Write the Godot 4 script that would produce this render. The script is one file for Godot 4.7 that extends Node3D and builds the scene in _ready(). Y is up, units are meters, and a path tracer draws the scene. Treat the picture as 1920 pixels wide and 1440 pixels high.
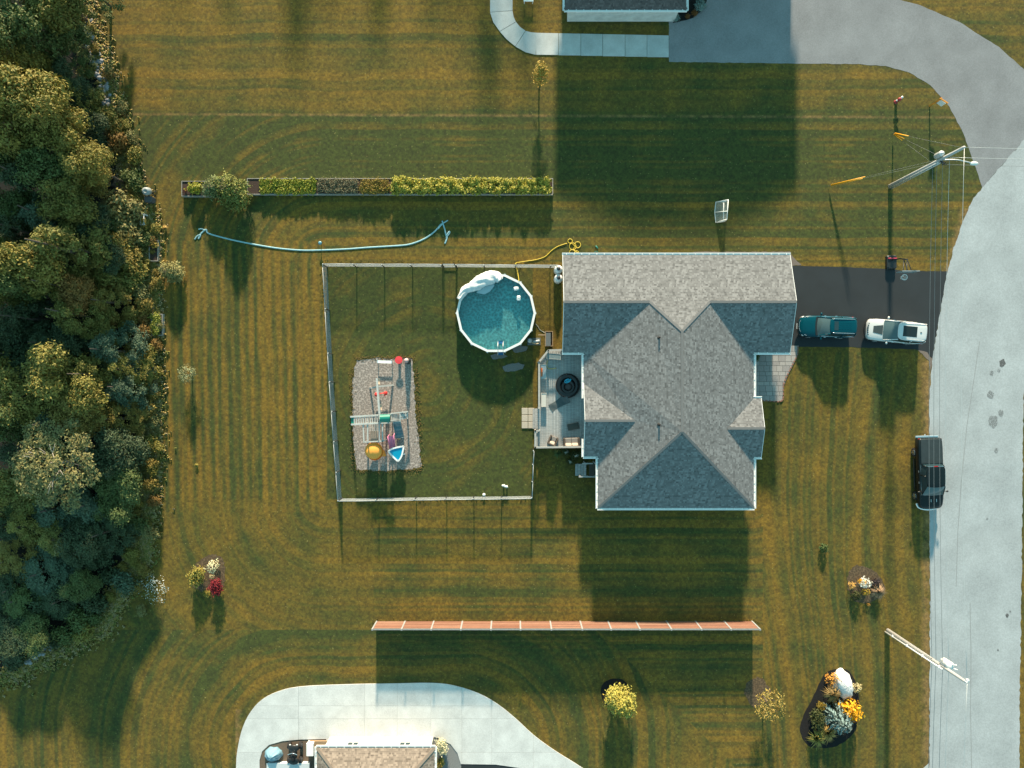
extends Node3D
# A drone's view straight down on a house, its garden and the street. 21.5 photo pixels measure one metre on the ground.
const S := 21.5
const H := 62.0
var M := {}
var T := {}
var used := {}
var rng := RandomNumberGenerator.new()
var lawn_img: Image
var solid := []

# ---------------------------------------------------------------- mesh builder
class MB:
	var st := SurfaceTool.new()
	func _init(smooth := false):
		st.begin(Mesh.PRIMITIVE_TRIANGLES)
		st.set_smooth_group(0 if smooth else 0xFFFFFFFF)
	func col(c: Color): st.set_color(c)
	func tri(a: Vector3, b: Vector3, c: Vector3):
		st.add_vertex(a); st.add_vertex(c); st.add_vertex(b)
	func triuv(a: Vector3, b: Vector3, c: Vector3, ua: Vector2, ub: Vector2, uc: Vector2):
		st.set_uv(ua); st.add_vertex(a); st.set_uv(uc); st.add_vertex(c); st.set_uv(ub); st.add_vertex(b)
	func quad(a: Vector3, b: Vector3, c: Vector3, d: Vector3):
		tri(a, b, c); tri(a, c, d)
	func box(c: Vector3, s: Vector3, b := Basis.IDENTITY):
		var x: Vector3 = b.x * s.x * .5
		var y: Vector3 = b.y * s.y * .5
		var z: Vector3 = b.z * s.z * .5
		var p := []
		for k in 8: p.append(c + x * (1 if k & 1 else -1) + y * (1 if k & 2 else -1) + z * (1 if k & 4 else -1))
		quad(p[4], p[5], p[7], p[6]); quad(p[1], p[0], p[2], p[3])
		quad(p[5], p[1], p[3], p[7]); quad(p[0], p[4], p[6], p[2])
		quad(p[6], p[7], p[3], p[2]); quad(p[0], p[1], p[5], p[4])
	func bevel_box(c: Vector3, s: Vector3, r: float, b := Basis.IDENTITY):
		# a box whose upright edges and top edge are chamfered
		var hx := s.x * .5
		var hz := s.z * .5
		var ring := func(ins: float, y: float) -> Array:
			var o := []
			var ix := hx - ins
			var iz := hz - ins
			var q := r
			for v in [[ix, -iz + q], [ix, iz - q], [ix - q, iz], [-ix + q, iz], [-ix, iz - q], [-ix, -iz + q], [-ix + q, -iz], [ix - q, -iz]]:
				o.append(c + b * Vector3(v[0], y, v[1]))
			return o
		loft([ring.call(0.0, -s.y * .5), ring.call(0.0, s.y * .5 - r), ring.call(r, s.y * .5)], true, true)
	func loft(rings: Array, cap0 := true, cap1 := true):
		# rings of equal count, each running counter-clockwise about the way the loft goes
		for i in rings.size() - 1:
			var a: Array = rings[i]
			var c: Array = rings[i + 1]
			var n: int = a.size()
			for k in n:
				quad(a[(k + 1) % n], a[k], c[k], c[(k + 1) % n])
		if cap0: fan(rings[0], false)
		if cap1: fan(rings[-1], true)
	func fan(r: Array, out: bool):
		var m := Vector3.ZERO
		for p in r: m += p
		m /= r.size()
		for k in r.size():
			var a: Vector3 = r[k]
			var b: Vector3 = r[(k + 1) % r.size()]
			if out: tri(m, b, a)
			else: tri(m, a, b)
	func tube(pts: Array, r: float, n := 6, r1 := -1.0, flat := 1.0):
		if r1 < 0.0: r1 = r
		var rings := []
		for i in pts.size():
			var p: Vector3 = pts[i]
			var d: Vector3 = (pts[mini(i + 1, pts.size() - 1)] - pts[maxi(i - 1, 0)]).normalized()
			var side: Vector3 = d.cross(Vector3.UP)
			if side.length() < .05: side = d.cross(Vector3.RIGHT)
			side = side.normalized()
			var up: Vector3 = side.cross(d).normalized()
			var rr := lerpf(r, r1, float(i) / maxf(1.0, pts.size() - 1))
			var ring := []
			for k in n:
				var a := TAU * k / n
				ring.append(p + side * cos(a) * rr + up * sin(a) * rr * flat)
			rings.append(ring)
		loft(rings)
	func cyl(a: Vector3, b: Vector3, r0: float, r1 := -1.0, n := 10): tube([a, b], r0, n, r1)
	func lathe(c: Vector3, prof: Array, n := 16, b := Basis.IDENTITY):
		var rings := []
		for q in prof:
			var ring := []
			for k in n:
				var a := TAU * k / n
				ring.append(c + b * Vector3(cos(a) * q[0], q[1], sin(a) * q[0]))
			rings.append(ring)
		loft(rings)
	func prism(poly: PackedVector2Array, y0: float, y1: float):
		if Geometry2D.is_polygon_clockwise(poly):
			poly = poly.duplicate(); poly.reverse()
		var ix := Geometry2D.triangulate_polygon(poly)
		for k in range(0, ix.size(), 3):
			var p := []
			for j in 3: p.append(poly[ix[k + j]])
			var n: float = (p[1] - p[0]).cross(p[2] - p[0])
			if n > 0: p = [p[0], p[2], p[1]]
			tri(Vector3(p[0].x, y1, p[0].y), Vector3(p[1].x, y1, p[1].y), Vector3(p[2].x, y1, p[2].y))
			if y1 > y0: tri(Vector3(p[0].x, y0, p[0].y), Vector3(p[2].x, y0, p[2].y), Vector3(p[1].x, y0, p[1].y))
		if y1 > y0:
			for k in poly.size():
				var a := poly[k]
				var c := poly[(k + 1) % poly.size()]
				var e := c - a
				var o := Vector3(e.y, 0, -e.x)
				var A := Vector3(a.x, y0, a.y)
				var B := Vector3(c.x, y0, c.y)
				var C := Vector3(c.x, y1, c.y)
				var D := Vector3(a.x, y1, a.y)
				if (B - A).cross(D - A).dot(o) > 0: quad(A, B, C, D)
				else: quad(B, A, D, C)
	func ball(c: Vector3, r: Vector3, n := 10, m := 6, y0 := -1.0):
		var prof := []
		for i in m + 1:
			var t := lerpf(asin(y0), PI / 2, float(i) / m)
			prof.append([maxf(.001, cos(t)), sin(t)])
		lathe(c, prof, n, Basis(Vector3(r.x, 0, 0), Vector3(0, r.y, 0), Vector3(0, 0, r.z)))
	func patch(a: Vector3, b: Vector3, c: Vector3, d: Vector3, bulge: Vector3, n := 6, m := 4):
		# a curved sheet a-b-c-d (counter-clockwise from outside), pushed out by bulge in the middle
		var at := func(u: float, v: float) -> Vector3:
			return a.lerp(b, u).lerp(d.lerp(c, u), v) + bulge * (4 * u * (1 - u)) * (.5 + 2 * v * (1 - v))
		for i in n:
			for j in m:
				var u := float(i) / n
				var v := float(j) / m
				var u1 := float(i + 1) / n
				var v1 := float(j + 1) / m
				quad(at.call(u, v), at.call(u1, v), at.call(u1, v1), at.call(u, v1))
	func done() -> ArrayMesh:
		st.generate_normals()
		return st.commit()

# ---------------------------------------------------------------- naming
func numbered(n: String) -> String:
	used[n] = used.get(n, -1) + 1
	return n if used[n] == 0 else "%s_%03d" % [n, used[n]]
func tag(o: Node, label := "", category := "", group := "", kind := "") -> Node:
	if label: o.set_meta("label", label)
	if category: o.set_meta("category", category)
	if group: o.set_meta("group", group)
	if kind: o.set_meta("kind", kind)
	return o
func thing(called: String, label: String, category: String, at := Vector3.ZERO, turn := 0.0, group := "") -> Node3D:
	var o := Node3D.new()
	o.name = numbered(called)
	add_child(o)
	o.position = at
	o.rotation.y = turn
	tag(o, label, category, group)
	return o
func part(called: String, mesh, m: Material, parent: Node = null, at := Vector3.ZERO) -> MeshInstance3D:
	var o := MeshInstance3D.new()
	o.mesh = mesh.done() if mesh is MB else mesh
	o.material_override = m
	o.name = called if parent else numbered(called)
	if parent: parent.add_child(o, true)
	else: add_child(o)
	o.position = at
	return o
func copy(o: Node3D, called := "") -> Node3D:
	var c: Node3D = o.duplicate()
	c.name = numbered(called if called else String(o.name).split("_0")[0])
	add_child(c)
	return c
func tint(o: Node, m: Material, which := "crown"):
	for c in o.get_children():
		if String(c.name).begins_with(which): c.material_override = m
	return o
# a place on the photograph at a height above the ground, as a place in the world
func G(px: float, py: float, h := 0.0) -> Vector3:
	var k := (1.0 - h / H) / S
	return Vector3((px - 960.0) * k, h, (py - 720.0) * k)
func F(px: float, py: float, h := 0.0) -> Vector3:
	var p := G(px, py, h)
	return Vector3(p.x, 0, p.z)
func P2(list: Array, h := 0.0) -> PackedVector2Array:
	var o := PackedVector2Array()
	for q in list:
		var p := G(q[0], q[1], h)
		o.append(Vector2(p.x, p.z))
	return o
func smooth_line(pts: Array, per := 6) -> Array:
	var c := Curve3D.new()
	for i in pts.size():
		var t: Vector3 = (pts[mini(i + 1, pts.size() - 1)] - pts[maxi(i - 1, 0)]) / 6.0
		c.add_point(pts[i], -t, t)
	var o := []
	for i in pts.size() - 1:
		for k in per: o.append(c.sample(i, float(k) / per))
	o.append(pts[-1])
	return o
func smooth_poly(list: Array, per := 4) -> Array:
	# rounds a closed outline given in photo pixels
	var o := []
	var n := list.size()
	for i in n:
		var p0 := Vector2(list[(i + n - 1) % n][0], list[(i + n - 1) % n][1])
		var p1 := Vector2(list[i][0], list[i][1])
		var p2 := Vector2(list[(i + 1) % n][0], list[(i + 1) % n][1])
		var p3 := Vector2(list[(i + 2) % n][0], list[(i + 2) % n][1])
		for k in per:
			var q := p1.cubic_interpolate(p2, p0, p3, float(k) / per)
			o.append([q.x, q.y])
	return o
func ragged(list: Array, amount: float, step := 5.0) -> Array:
	# an outline with an uneven edge
	var o := []
	for i in list.size():
		var a := Vector2(list[i][0], list[i][1])
		var b := Vector2(list[(i + 1) % list.size()][0], list[(i + 1) % list.size()][1])
		var n := maxi(1, int(a.distance_to(b) / step))
		for k in n:
			var q := a.lerp(b, float(k) / n)
			o.append([q.x + rng.randf_range(-amount, amount), q.y + rng.randf_range(-amount, amount)])
	return o
func sheet(called: String, list: Array, m: Material, y: float, depth := 0.0) -> MeshInstance3D:
	var b := MB.new()
	var poly := P2(list)
	b.prism(poly, y - depth, y)
	no_grass(poly)
	var o := part(called, b, m)
	tag(o, "", "", "", "structure")
	return o

func no_grass(poly: PackedVector2Array):
	var r := Rect2(poly[0], Vector2.ZERO)
	for p in poly: r = r.expand(p)
	solid.append([r, poly])

# ---------------------------------------------------------------- materials
func noise(freq: float, oct := 3, kind := FastNoiseLite.TYPE_SIMPLEX_SMOOTH, sd := 1) -> FastNoiseLite:
	var f := FastNoiseLite.new()
	f.noise_type = kind
	f.frequency = freq
	f.seed = sd
	f.fractal_octaves = oct
	return f
func grey_tex(n: int, fn: Callable) -> ImageTexture:
	var d := PackedByteArray()
	d.resize(n * n)
	for y in n:
		for x in n: d[y * n + x] = clampi(int(fn.call(x, y) * 255.0), 0, 255)
	var i := Image.create_from_data(n, n, false, Image.FORMAT_L8, d)
	i.generate_mipmaps()
	return ImageTexture.create_from_image(i)
func noise_tex(n: int, f: FastNoiseLite, lo: float, hi: float) -> ImageTexture:
	var src := f.get_seamless_image(n, n, false, false, .2).get_data()
	return grey_tex(n, func(x, y): return lerpf(lo, hi, src[y * n + x] / 255.0))
func mat(key: String, c: Color, rough := .85, tex: Texture2D = null, scale := 1.0, metal := 0.0, relief := 0.0) -> StandardMaterial3D:
	if M.has(key): return M[key]
	var m := StandardMaterial3D.new()
	m.albedo_color = c.linear_to_srgb()
	m.roughness = rough
	m.metallic = metal
	if tex:
		m.albedo_texture = tex
		m.uv1_triplanar = true
		m.uv1_world_triplanar = true
		m.uv1_scale = Vector3.ONE * scale
		if relief > 0.0:
			m.heightmap_enabled = true
			m.heightmap_texture = tex
			m.heightmap_scale = relief
	M[key] = m
	return m
func leaf_mat(key: String, c: Color, back := .35) -> StandardMaterial3D:
	if M.has(key): return M[key]
	var m := mat(key, c, .75)
	m.vertex_color_use_as_albedo = true
	m.cull_mode = BaseMaterial3D.CULL_DISABLED
	m.backlight_enabled = true
	m.backlight = Color(back, back, back * .6)
	return m
func glass_mat() -> StandardMaterial3D: return mat("car_glass", Color(.02, .045, .055), .06)

func make_textures():
	T.grain = noise_tex(256, noise(.25, 3, FastNoiseLite.TYPE_VALUE, 3), .72, 1.0)
	T.blotch = noise_tex(256, noise(.015, 5, FastNoiseLite.TYPE_SIMPLEX_SMOOTH, 4), .86, 1.0)
	T.pebble = noise_tex(512, noise(.09, 2, FastNoiseLite.TYPE_CELLULAR, 5), .5, 1.0)
	# worn paving: fine grain over broad stains and a few cracks
	var g1 := noise(.30, 2, FastNoiseLite.TYPE_VALUE, 31).get_seamless_image(1024, 1024, false, false, .1).get_data()
	var g2 := noise(.006, 5, FastNoiseLite.TYPE_SIMPLEX_SMOOTH, 32).get_seamless_image(1024, 1024, false, false, .1).get_data()
	var g3 := noise(.007, 3, FastNoiseLite.TYPE_SIMPLEX_SMOOTH, 33)
	g3.fractal_type = FastNoiseLite.FRACTAL_RIDGED
	var g4 := g3.get_seamless_image(1024, 1024, false, false, .1).get_data()
	T.worn = grey_tex(1024, func(x, y):
		var k: int = y * 1024 + x
		var v: float = .90 + (g1[k] - 128) * .0005 + (g2[k] - 128) * .00042
		if g4[k] > 250: v -= .07
		return v)
	var r := RandomNumberGenerator.new()
	r.seed = 77
	var wn := noise(.02, 3, FastNoiseLite.TYPE_VALUE, 8)
	T.wood = grey_tex(256, func(x, y): return .78 + .16 * wn.get_noise_2d(x * 1.2, y * 22.0) + r.randf() * .06)
	# roof shingles: rows of tabs of uneven width and tone, 4.2 m to the side
	var n := 512
	var rows := 30
	var tone := []
	for i in rows:
		var line := PackedFloat32Array()
		line.resize(n)
		var x := 0
		while x < n:
			var w := r.randi_range(9, 30)
			var v := .86 + r.randf_range(-.09, .06)
			if r.randf() < .25: v = r.randf_range(.95, 1.0)
			if r.randf() < .10: v = r.randf_range(.68, .74)
			for k in range(x, mini(n, x + w)): line[k] = v
			x += w
		tone.append(line)
	T.shingle = grey_tex(n, func(x, y): return tone[y * rows / n][x] + r.randf_range(-.05, .05))
	T.shingle_relief = grey_tex(n, func(x, y):
		var f: float = fmod(y * float(rows) / n, 1.0)
		return .15 + f * .6 + (tone[y * rows / n][x] - .8) * .5)
func shingle_mat(key: String, c: Color) -> StandardMaterial3D:
	var m := mat(key, c, .92)
	m.albedo_texture = T.shingle
	m.heightmap_enabled = true
	m.heightmap_texture = T.shingle_relief
	m.heightmap_scale = 1.4
	return m
# ---------------------------------------------------------------- plants
# leaves: quads in clumps spread over lobes [centre, radii]; each clump has a tone of its own
func leaf_mesh(sd: int, lobes: Array, clumps: int, per: int, size: float, c: Color, spread := .28, flat := .35, vary := .35) -> ArrayMesh:
	var r := RandomNumberGenerator.new()
	r.seed = sd
	var v := PackedVector3Array()
	var nn := PackedVector3Array()
	var cc := PackedColorArray()
	var wsum := 0.0
	for l in lobes: wsum += l[1].x * l[1].z
	for i in clumps:
		var w := r.randf() * wsum
		var lobe = lobes[0]
		for l in lobes:
			w -= l[1].x * l[1].z
			if w <= 0.0:
				lobe = l
				break
		var d := Vector3(r.randfn(), r.randfn() + .35, r.randfn()).normalized()
		var k := pow(r.randf_range(.25, 1.0), .45)
		var cen: Vector3 = lobe[0] + d * lobe[1] * k * r.randf_range(.9, 1.08)
		var tone := 1.0 + r.randf_range(-vary, vary)
		var hue := r.randf_range(-.14, .14)
		for j in per:
			var p := cen + Vector3(r.randfn(), r.randfn() * .7, r.randfn()) * spread
			var up := (d + Vector3(r.randfn(), r.randfn() + flat, r.randfn()) * .7).normalized()
			var a := up.cross(Vector3(r.randfn(), r.randfn(), r.randfn())).normalized()
			var b := up.cross(a)
			var s := size * r.randf_range(.6, 1.25)
			var t := tone * r.randf_range(.8, 1.2)
			var col := Color(c.r * t * (1 + hue), c.g * t, c.b * t * (1 - hue))
			var q := [p - a * s, p + b * s * .45 + up * s * .12, p + a * s, p - b * s * .45 + up * s * .12]
			for id in [0, 1, 2, 0, 2, 3]:
				v.append(q[id]); nn.append(up); cc.append(col)
	return raw(v, nn, cc)
func raw(v, nn, cc) -> ArrayMesh:
	var arr := []
	arr.resize(Mesh.ARRAY_MAX)
	arr[Mesh.ARRAY_VERTEX] = v
	arr[Mesh.ARRAY_NORMAL] = nn
	arr[Mesh.ARRAY_COLOR] = cc
	var m := ArrayMesh.new()
	m.add_surface_from_arrays(Mesh.PRIMITIVE_TRIANGLES, arr)
	return m
# a spruce or fir: whorls of drooping boughs, each a flat spray of twigs
func conifer_mesh(sd: int, h: float, rad: float, c: Color, whorls := 15, bare := .08) -> ArrayMesh:
	var r := RandomNumberGenerator.new()
	r.seed = sd
	var v := PackedVector3Array()
	var nn := PackedVector3Array()
	var cc := PackedColorArray()
	for i in whorls:
		var t := bare + (1.0 - bare) * float(i) / whorls
		var y := h * t
		var len := rad * pow(1.0 - t, .75) * r.randf_range(.85, 1.12) + .18
		var nb := 7 + r.randi() % 4
		var off := r.randf() * TAU
		for b in nb:
			var a := off + TAU * b / nb + r.randf_range(-.25, .25)
			var dir := Vector3(cos(a), 0, sin(a))
			var side := Vector3(-sin(a), 0, cos(a))
			var L := len * r.randf_range(.7, 1.15)
			var rise := r.randf_range(.0, .3)
			var droop := r.randf_range(.12, .32)
			var tone := r.randf_range(.7, 1.3)
			var steps := maxi(5, int(L / .085))
			for k in steps:
				var f := float(k + 1) / steps
				var p := Vector3(0, y + L * (rise * f - droop * f * f), 0) + dir * L * f
				var wl := (L * .20 * (1.05 - f) + .11) * r.randf_range(.5, 1.35)
				for s in [-1.0, 1.0]:
					var tip: Vector3 = p + side * s * wl + dir * wl * .75 + Vector3(0, -wl * r.randf_range(.0, .3), 0)
					var mid: Vector3 = (p + tip) * .5
					var wd: Vector3 = (dir * .8 - side * s * .5).normalized() * wl * .24
					var tt := tone * r.randf_range(.75, 1.3)
					var col := Color(c.r * tt, c.g * tt, c.b * tt)
					var up := (dir * .75 + Vector3(r.randfn() * .5, .75, r.randfn() * .5)).normalized()
					for q in [p, mid + wd, tip, p, tip, mid - wd]:
						v.append(q); nn.append(up); cc.append(col)
	for k in 30:
		var a := r.randf() * TAU
		var p := Vector3(0, h * r.randf_range(.93, 1.0), 0)
		var tip := p + Vector3(cos(a) * .22, .16, sin(a) * .22)
		for q in [p, tip, p + Vector3(sin(a) * .06, .1, cos(a) * .06)]:
			v.append(q); nn.append(Vector3.UP); cc.append(c)
	return raw(v, nn, cc)
# arching blades from one root
func blade_mesh(sd: int, n: int, len: float, width: float, c: Color, upright := .6) -> ArrayMesh:
	var r := RandomNumberGenerator.new()
	r.seed = sd
	var v := PackedVector3Array()
	var nn := PackedVector3Array()
	var cc := PackedColorArray()
	for i in n:
		var a := r.randf() * TAU
		var lean := r.randf_range(.05, 1.0) * (1.3 - upright)
		var L := len * r.randf_range(.6, 1.1)
		var d := Vector3(cos(a), 0, sin(a))
		var s := Vector3(-sin(a), 0, cos(a)) * width * r.randf_range(.6, 1.2)
		var root := d * r.randf_range(0, len * .12)
		var p1 := root + d * L * .35 * lean + Vector3.UP * L * .6
		var p2 := root + d * L * .95 * lean + Vector3.UP * L * (.85 - lean * .45)
		var t := r.randf_range(.65, 1.35)
		var col := Color(c.r * t, c.g * t * r.randf_range(.92, 1.08), c.b * t)
		for q in [root - s, p1 - s, p1 + s, root - s, p1 + s, root + s, p1 - s, p2, p1 + s]:
			v.append(q); nn.append((Vector3.UP * .6 + d * .5).normalized()); cc.append(col)
	return raw(v, nn, cc)
func trunk_mesh(sd: int, h: float, r0: float, limbs: int, reach: float) -> ArrayMesh:
	var r := RandomNumberGenerator.new()
	r.seed = sd
	var b := MB.new(true)
	var lean := Vector3(r.randf_range(-.05, .05), 1, r.randf_range(-.05, .05))
	var line := []
	for i in 5: line.append(lean * h * i / 4.0 + Vector3(r.randf_range(-.04, .04), 0, r.randf_range(-.04, .04)) * h * .2)
	line[0] = Vector3(0, -.1, 0)
	b.tube(line, r0, 8, r0 * .3)
	for i in limbs:
		var t := r.randf_range(.35, .95)
		var a := TAU * i / limbs + r.randf_range(-.4, .4)
		var p: Vector3 = lean * h * t
		var d := Vector3(cos(a), r.randf_range(.35, .9), sin(a)).normalized()
		var L := reach * r.randf_range(.6, 1.0) * (1.15 - t * .5)
		var q := p + d * L * .5
		b.tube([p, q, q + (d + Vector3(0, .25, 0)).normalized() * L * .5], r0 * .42 * (1.2 - t), 5, r0 * .07)
		for s in 2:
			var d2 := (d + Vector3(r.randfn(), .4, r.randfn()) * .6).normalized()
			b.tube([q, q + d2 * L * .45], r0 * .16, 4, r0 * .03)
	return b.done()
func plant(called: String, crown: ArrayMesh, cm: Material, label: String, category: String, at: Vector3, s := 1.0, turn := 0.0, group := "", trunk: ArrayMesh = null, crown_name := "foliage") -> Node3D:
	var o := thing(called, label, category, at, turn, group)
	o.scale = Vector3.ONE * s
	if trunk: part("trunk", trunk, M.bark, o)
	else:
		var b := MB.new()
		b.cyl(Vector3(0, -.06, 0), Vector3(0, .3, 0), .025, .012, 5)
		part("stem", b, M.bark, o)
	part(crown_name, crown, cm, o)
	return o
# ---------------------------------------------------------------- ground
func rect_d(px: float, py: float, x0: float, y0: float, x1: float, y1: float) -> float:
	var dx := maxf(maxf(x0 - px, px - x1), 0.0)
	var dy := maxf(maxf(y0 - py, py - y1), 0.0)
	return sqrt(dx * dx + dy * dy)
func track(t: PackedFloat32Array, d: float) -> float:
	var k := d / 5.2
	var i := int(k)
	return lerpf(t[i], t[i + 1], smoothstep(.3, .7, k - i))
func wood_edge(py: float) -> float:
	# where the woodland stops, in photo pixels
	var t := [[-600, 150], [0, 160], [120, 190], [262, 232], [345, 256], [450, 276], [860, 284], [990, 262], [1110, 226], [1200, 150], [1600, -100]]
	for k in t.size() - 1:
		if py < t[k + 1][0]: return remap(py, t[k][0], t[k + 1][0], t[k][1], t[k + 1][1])
	return 0.0
func make_lawn():
	# the turf: mown stripes round house and fence, patches of green and of dry gold, house shade tinted in at upper right, bare edges along the road
	var w := 1536
	var h := 1216
	var a := noise(.011, 4, FastNoiseLite.TYPE_SIMPLEX_SMOOTH, 11).get_image(w, h, false, false, true).get_data()
	var b := noise(.055, 3, FastNoiseLite.TYPE_SIMPLEX_SMOOTH, 12).get_image(w, h, false, false, true).get_data()
	var f := noise(.35, 2, FastNoiseLite.TYPE_VALUE, 13).get_image(w, h, false, false, true).get_data()
	var e := noise(.007, 2, FastNoiseLite.TYPE_SIMPLEX_SMOOTH, 14).get_image(w, h, false, false, true).get_data()
	var d := PackedByteArray()
	d.resize(w * h * 3)
	var r := RandomNumberGenerator.new()
	r.seed = 5
	var gr := Color(.043, .056, .0070)
	var go := Color(.156, .096, .0082)
	var br := Color(.235, .140, .045)
	var trk := PackedFloat32Array()
	for k in 1200: trk.append(r.randf_range(-1, 1) * .85 + .4 * sin(k * .9) + .35 * sin(k * .31))
	for y in h:
		var py := (y / 16.0 - 38.0) * S + 720.0
		for x in w:
			var px := (x / 16.0 - 48.0) * S + 960.0
			var i := y * w + x
			var na := a[i] / 255.0
			var nb := b[i] / 255.0
			var nf := f[i] / 255.0
			var ne := e[i] / 255.0
			var g := .50 + (na - .5) * .85 + (nb - .5) * .26
			var st := 0.0
			var amp := .44 + .3 * (ne - .5)
			if py < 216.0 + (nb - .5) * 5.0:
				st = track(trk, py * .8 + ne * 7.0) * .8
				g += .14 - .22 * smoothstep(1000.0, 1300.0, px)
			elif py > 1180.0 and px < 1120.0 + (py - 1180.0):
				var dd := rect_d(px, py, 560.0, 1395.0, 880.0, 1600.0)
				st = track(trk, dd * .8 + ne * 9.0)
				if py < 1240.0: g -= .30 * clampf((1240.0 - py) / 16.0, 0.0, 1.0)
			elif px > 1430.0 and py > 660.0:
				var q := px + 14.0 * sin(py * .008) - (py - 660.0) * .10 * clampf((1600.0 - px) / 160.0, 0.0, 1.0)
				st = track(trk, q * .9 + ne * 6.0)
				g += .08
			elif px > 612.0 and px < 998.0 and py > 498.0 and py < 936.0:
				st = track(trk, rect_d(px, py, 800.0, 716.0, 802.0, 720.0) * .8 + ne * 10.0) * .5
				g -= .46
			else:
				var dd := rect_d(px, py, 612.0, 498.0, 1410.0 if py > 700.0 else 2400.0, 936.0)
				st = track(trk, dd + ne * 3.0)
				amp *= 1.15
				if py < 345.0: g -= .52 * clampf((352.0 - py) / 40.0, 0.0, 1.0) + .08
				elif py < 490.0 and px > 1030.0: g -= .38  # greener turf, with some of the neighbour house's shade put into its colour
				if py > 935.0 and px < 700.0: amp *= .45
				if px < 700.0 and py > 440.0 and py < 1160.0: g += .06
				if px < 612.0 and py > 450.0 and py < 960.0:
					var wob := px - (py - 700.0) * .03 + ne * 5.0
					st = st * .7 + .75 * sin(wob * .36) * (.6 + .8 * nb)
					g += .30 * smoothstep(478.0, 512.0, wob) - .10 * smoothstep(400.0, 440.0, wob)
			g += st * amp
			# worn edges beside road, drives and concrete
			var bare := 0.0
			if py > 640.0: bare = maxf(bare, 1.0 - absf(px - 1738.0) / (10.0 + 9.0 * na))
			if py > 390.0 and py < 520.0: bare = maxf(bare, 1.0 - absf(px - (1826.0 - (py - 350.0) * .30)) / 18.0)
			if py < 240.0 and py > 208.0: bare = maxf(bare, .75 - absf(py - 216.0 - (px - 900.0) * .004) / 5.0)
			if px > 440.0 and px < 470.0 and py > 1330.0: bare = maxf(bare, .8 - absf(px - 444.0) / 14.0)
			bare = clampf(bare, 0.0, 1.0) * clampf(nb * 2.2 - .25, 0.0, 1.0)
			if px < 340.0 and py < 1200.0:
				var rim := wood_edge(py) + 26.0
				bare = maxf(bare, clampf((rim - px) / 32.0 + (nb - .55) * 1.8 - .1, 0.0, .95) * (.55 + .45 * na))
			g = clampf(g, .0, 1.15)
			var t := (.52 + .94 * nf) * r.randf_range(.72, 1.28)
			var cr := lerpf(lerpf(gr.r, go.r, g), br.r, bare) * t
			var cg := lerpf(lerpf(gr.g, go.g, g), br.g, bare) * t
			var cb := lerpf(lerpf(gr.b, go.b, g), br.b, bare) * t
			if r.randf() < .004:
				var v := r.randf_range(.5, 1.0)
				cr = .34 * v; cg = .29 * v; cb = .10 * v
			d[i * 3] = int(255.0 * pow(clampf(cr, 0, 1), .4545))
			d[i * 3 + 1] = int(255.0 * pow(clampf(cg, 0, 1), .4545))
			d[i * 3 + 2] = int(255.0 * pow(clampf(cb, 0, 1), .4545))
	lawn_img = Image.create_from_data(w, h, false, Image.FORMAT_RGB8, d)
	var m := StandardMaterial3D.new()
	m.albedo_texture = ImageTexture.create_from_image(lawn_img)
	m.roughness = .95
	m.heightmap_enabled = true
	var hi := Image.create_from_data(w, h, false, Image.FORMAT_L8, f)
	m.heightmap_texture = ImageTexture.create_from_image(hi)
	m.heightmap_scale = 1.2
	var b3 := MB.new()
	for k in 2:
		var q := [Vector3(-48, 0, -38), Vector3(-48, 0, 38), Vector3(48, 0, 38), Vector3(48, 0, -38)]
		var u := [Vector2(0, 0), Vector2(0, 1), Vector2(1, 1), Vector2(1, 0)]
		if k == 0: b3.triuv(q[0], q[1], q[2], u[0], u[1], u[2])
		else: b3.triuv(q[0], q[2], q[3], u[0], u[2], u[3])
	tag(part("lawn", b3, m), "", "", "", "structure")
	var far := MB.new()
	far.quad(Vector3(-500, -.06, -500), Vector3(-500, -.06, 500), Vector3(500, -.06, 500), Vector3(500, -.06, -500))
	tag(part("ground", far, mat("far_grass", Color(.13, .095, .018), .95, T.blotch, .05)), "", "", "", "structure")

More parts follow.
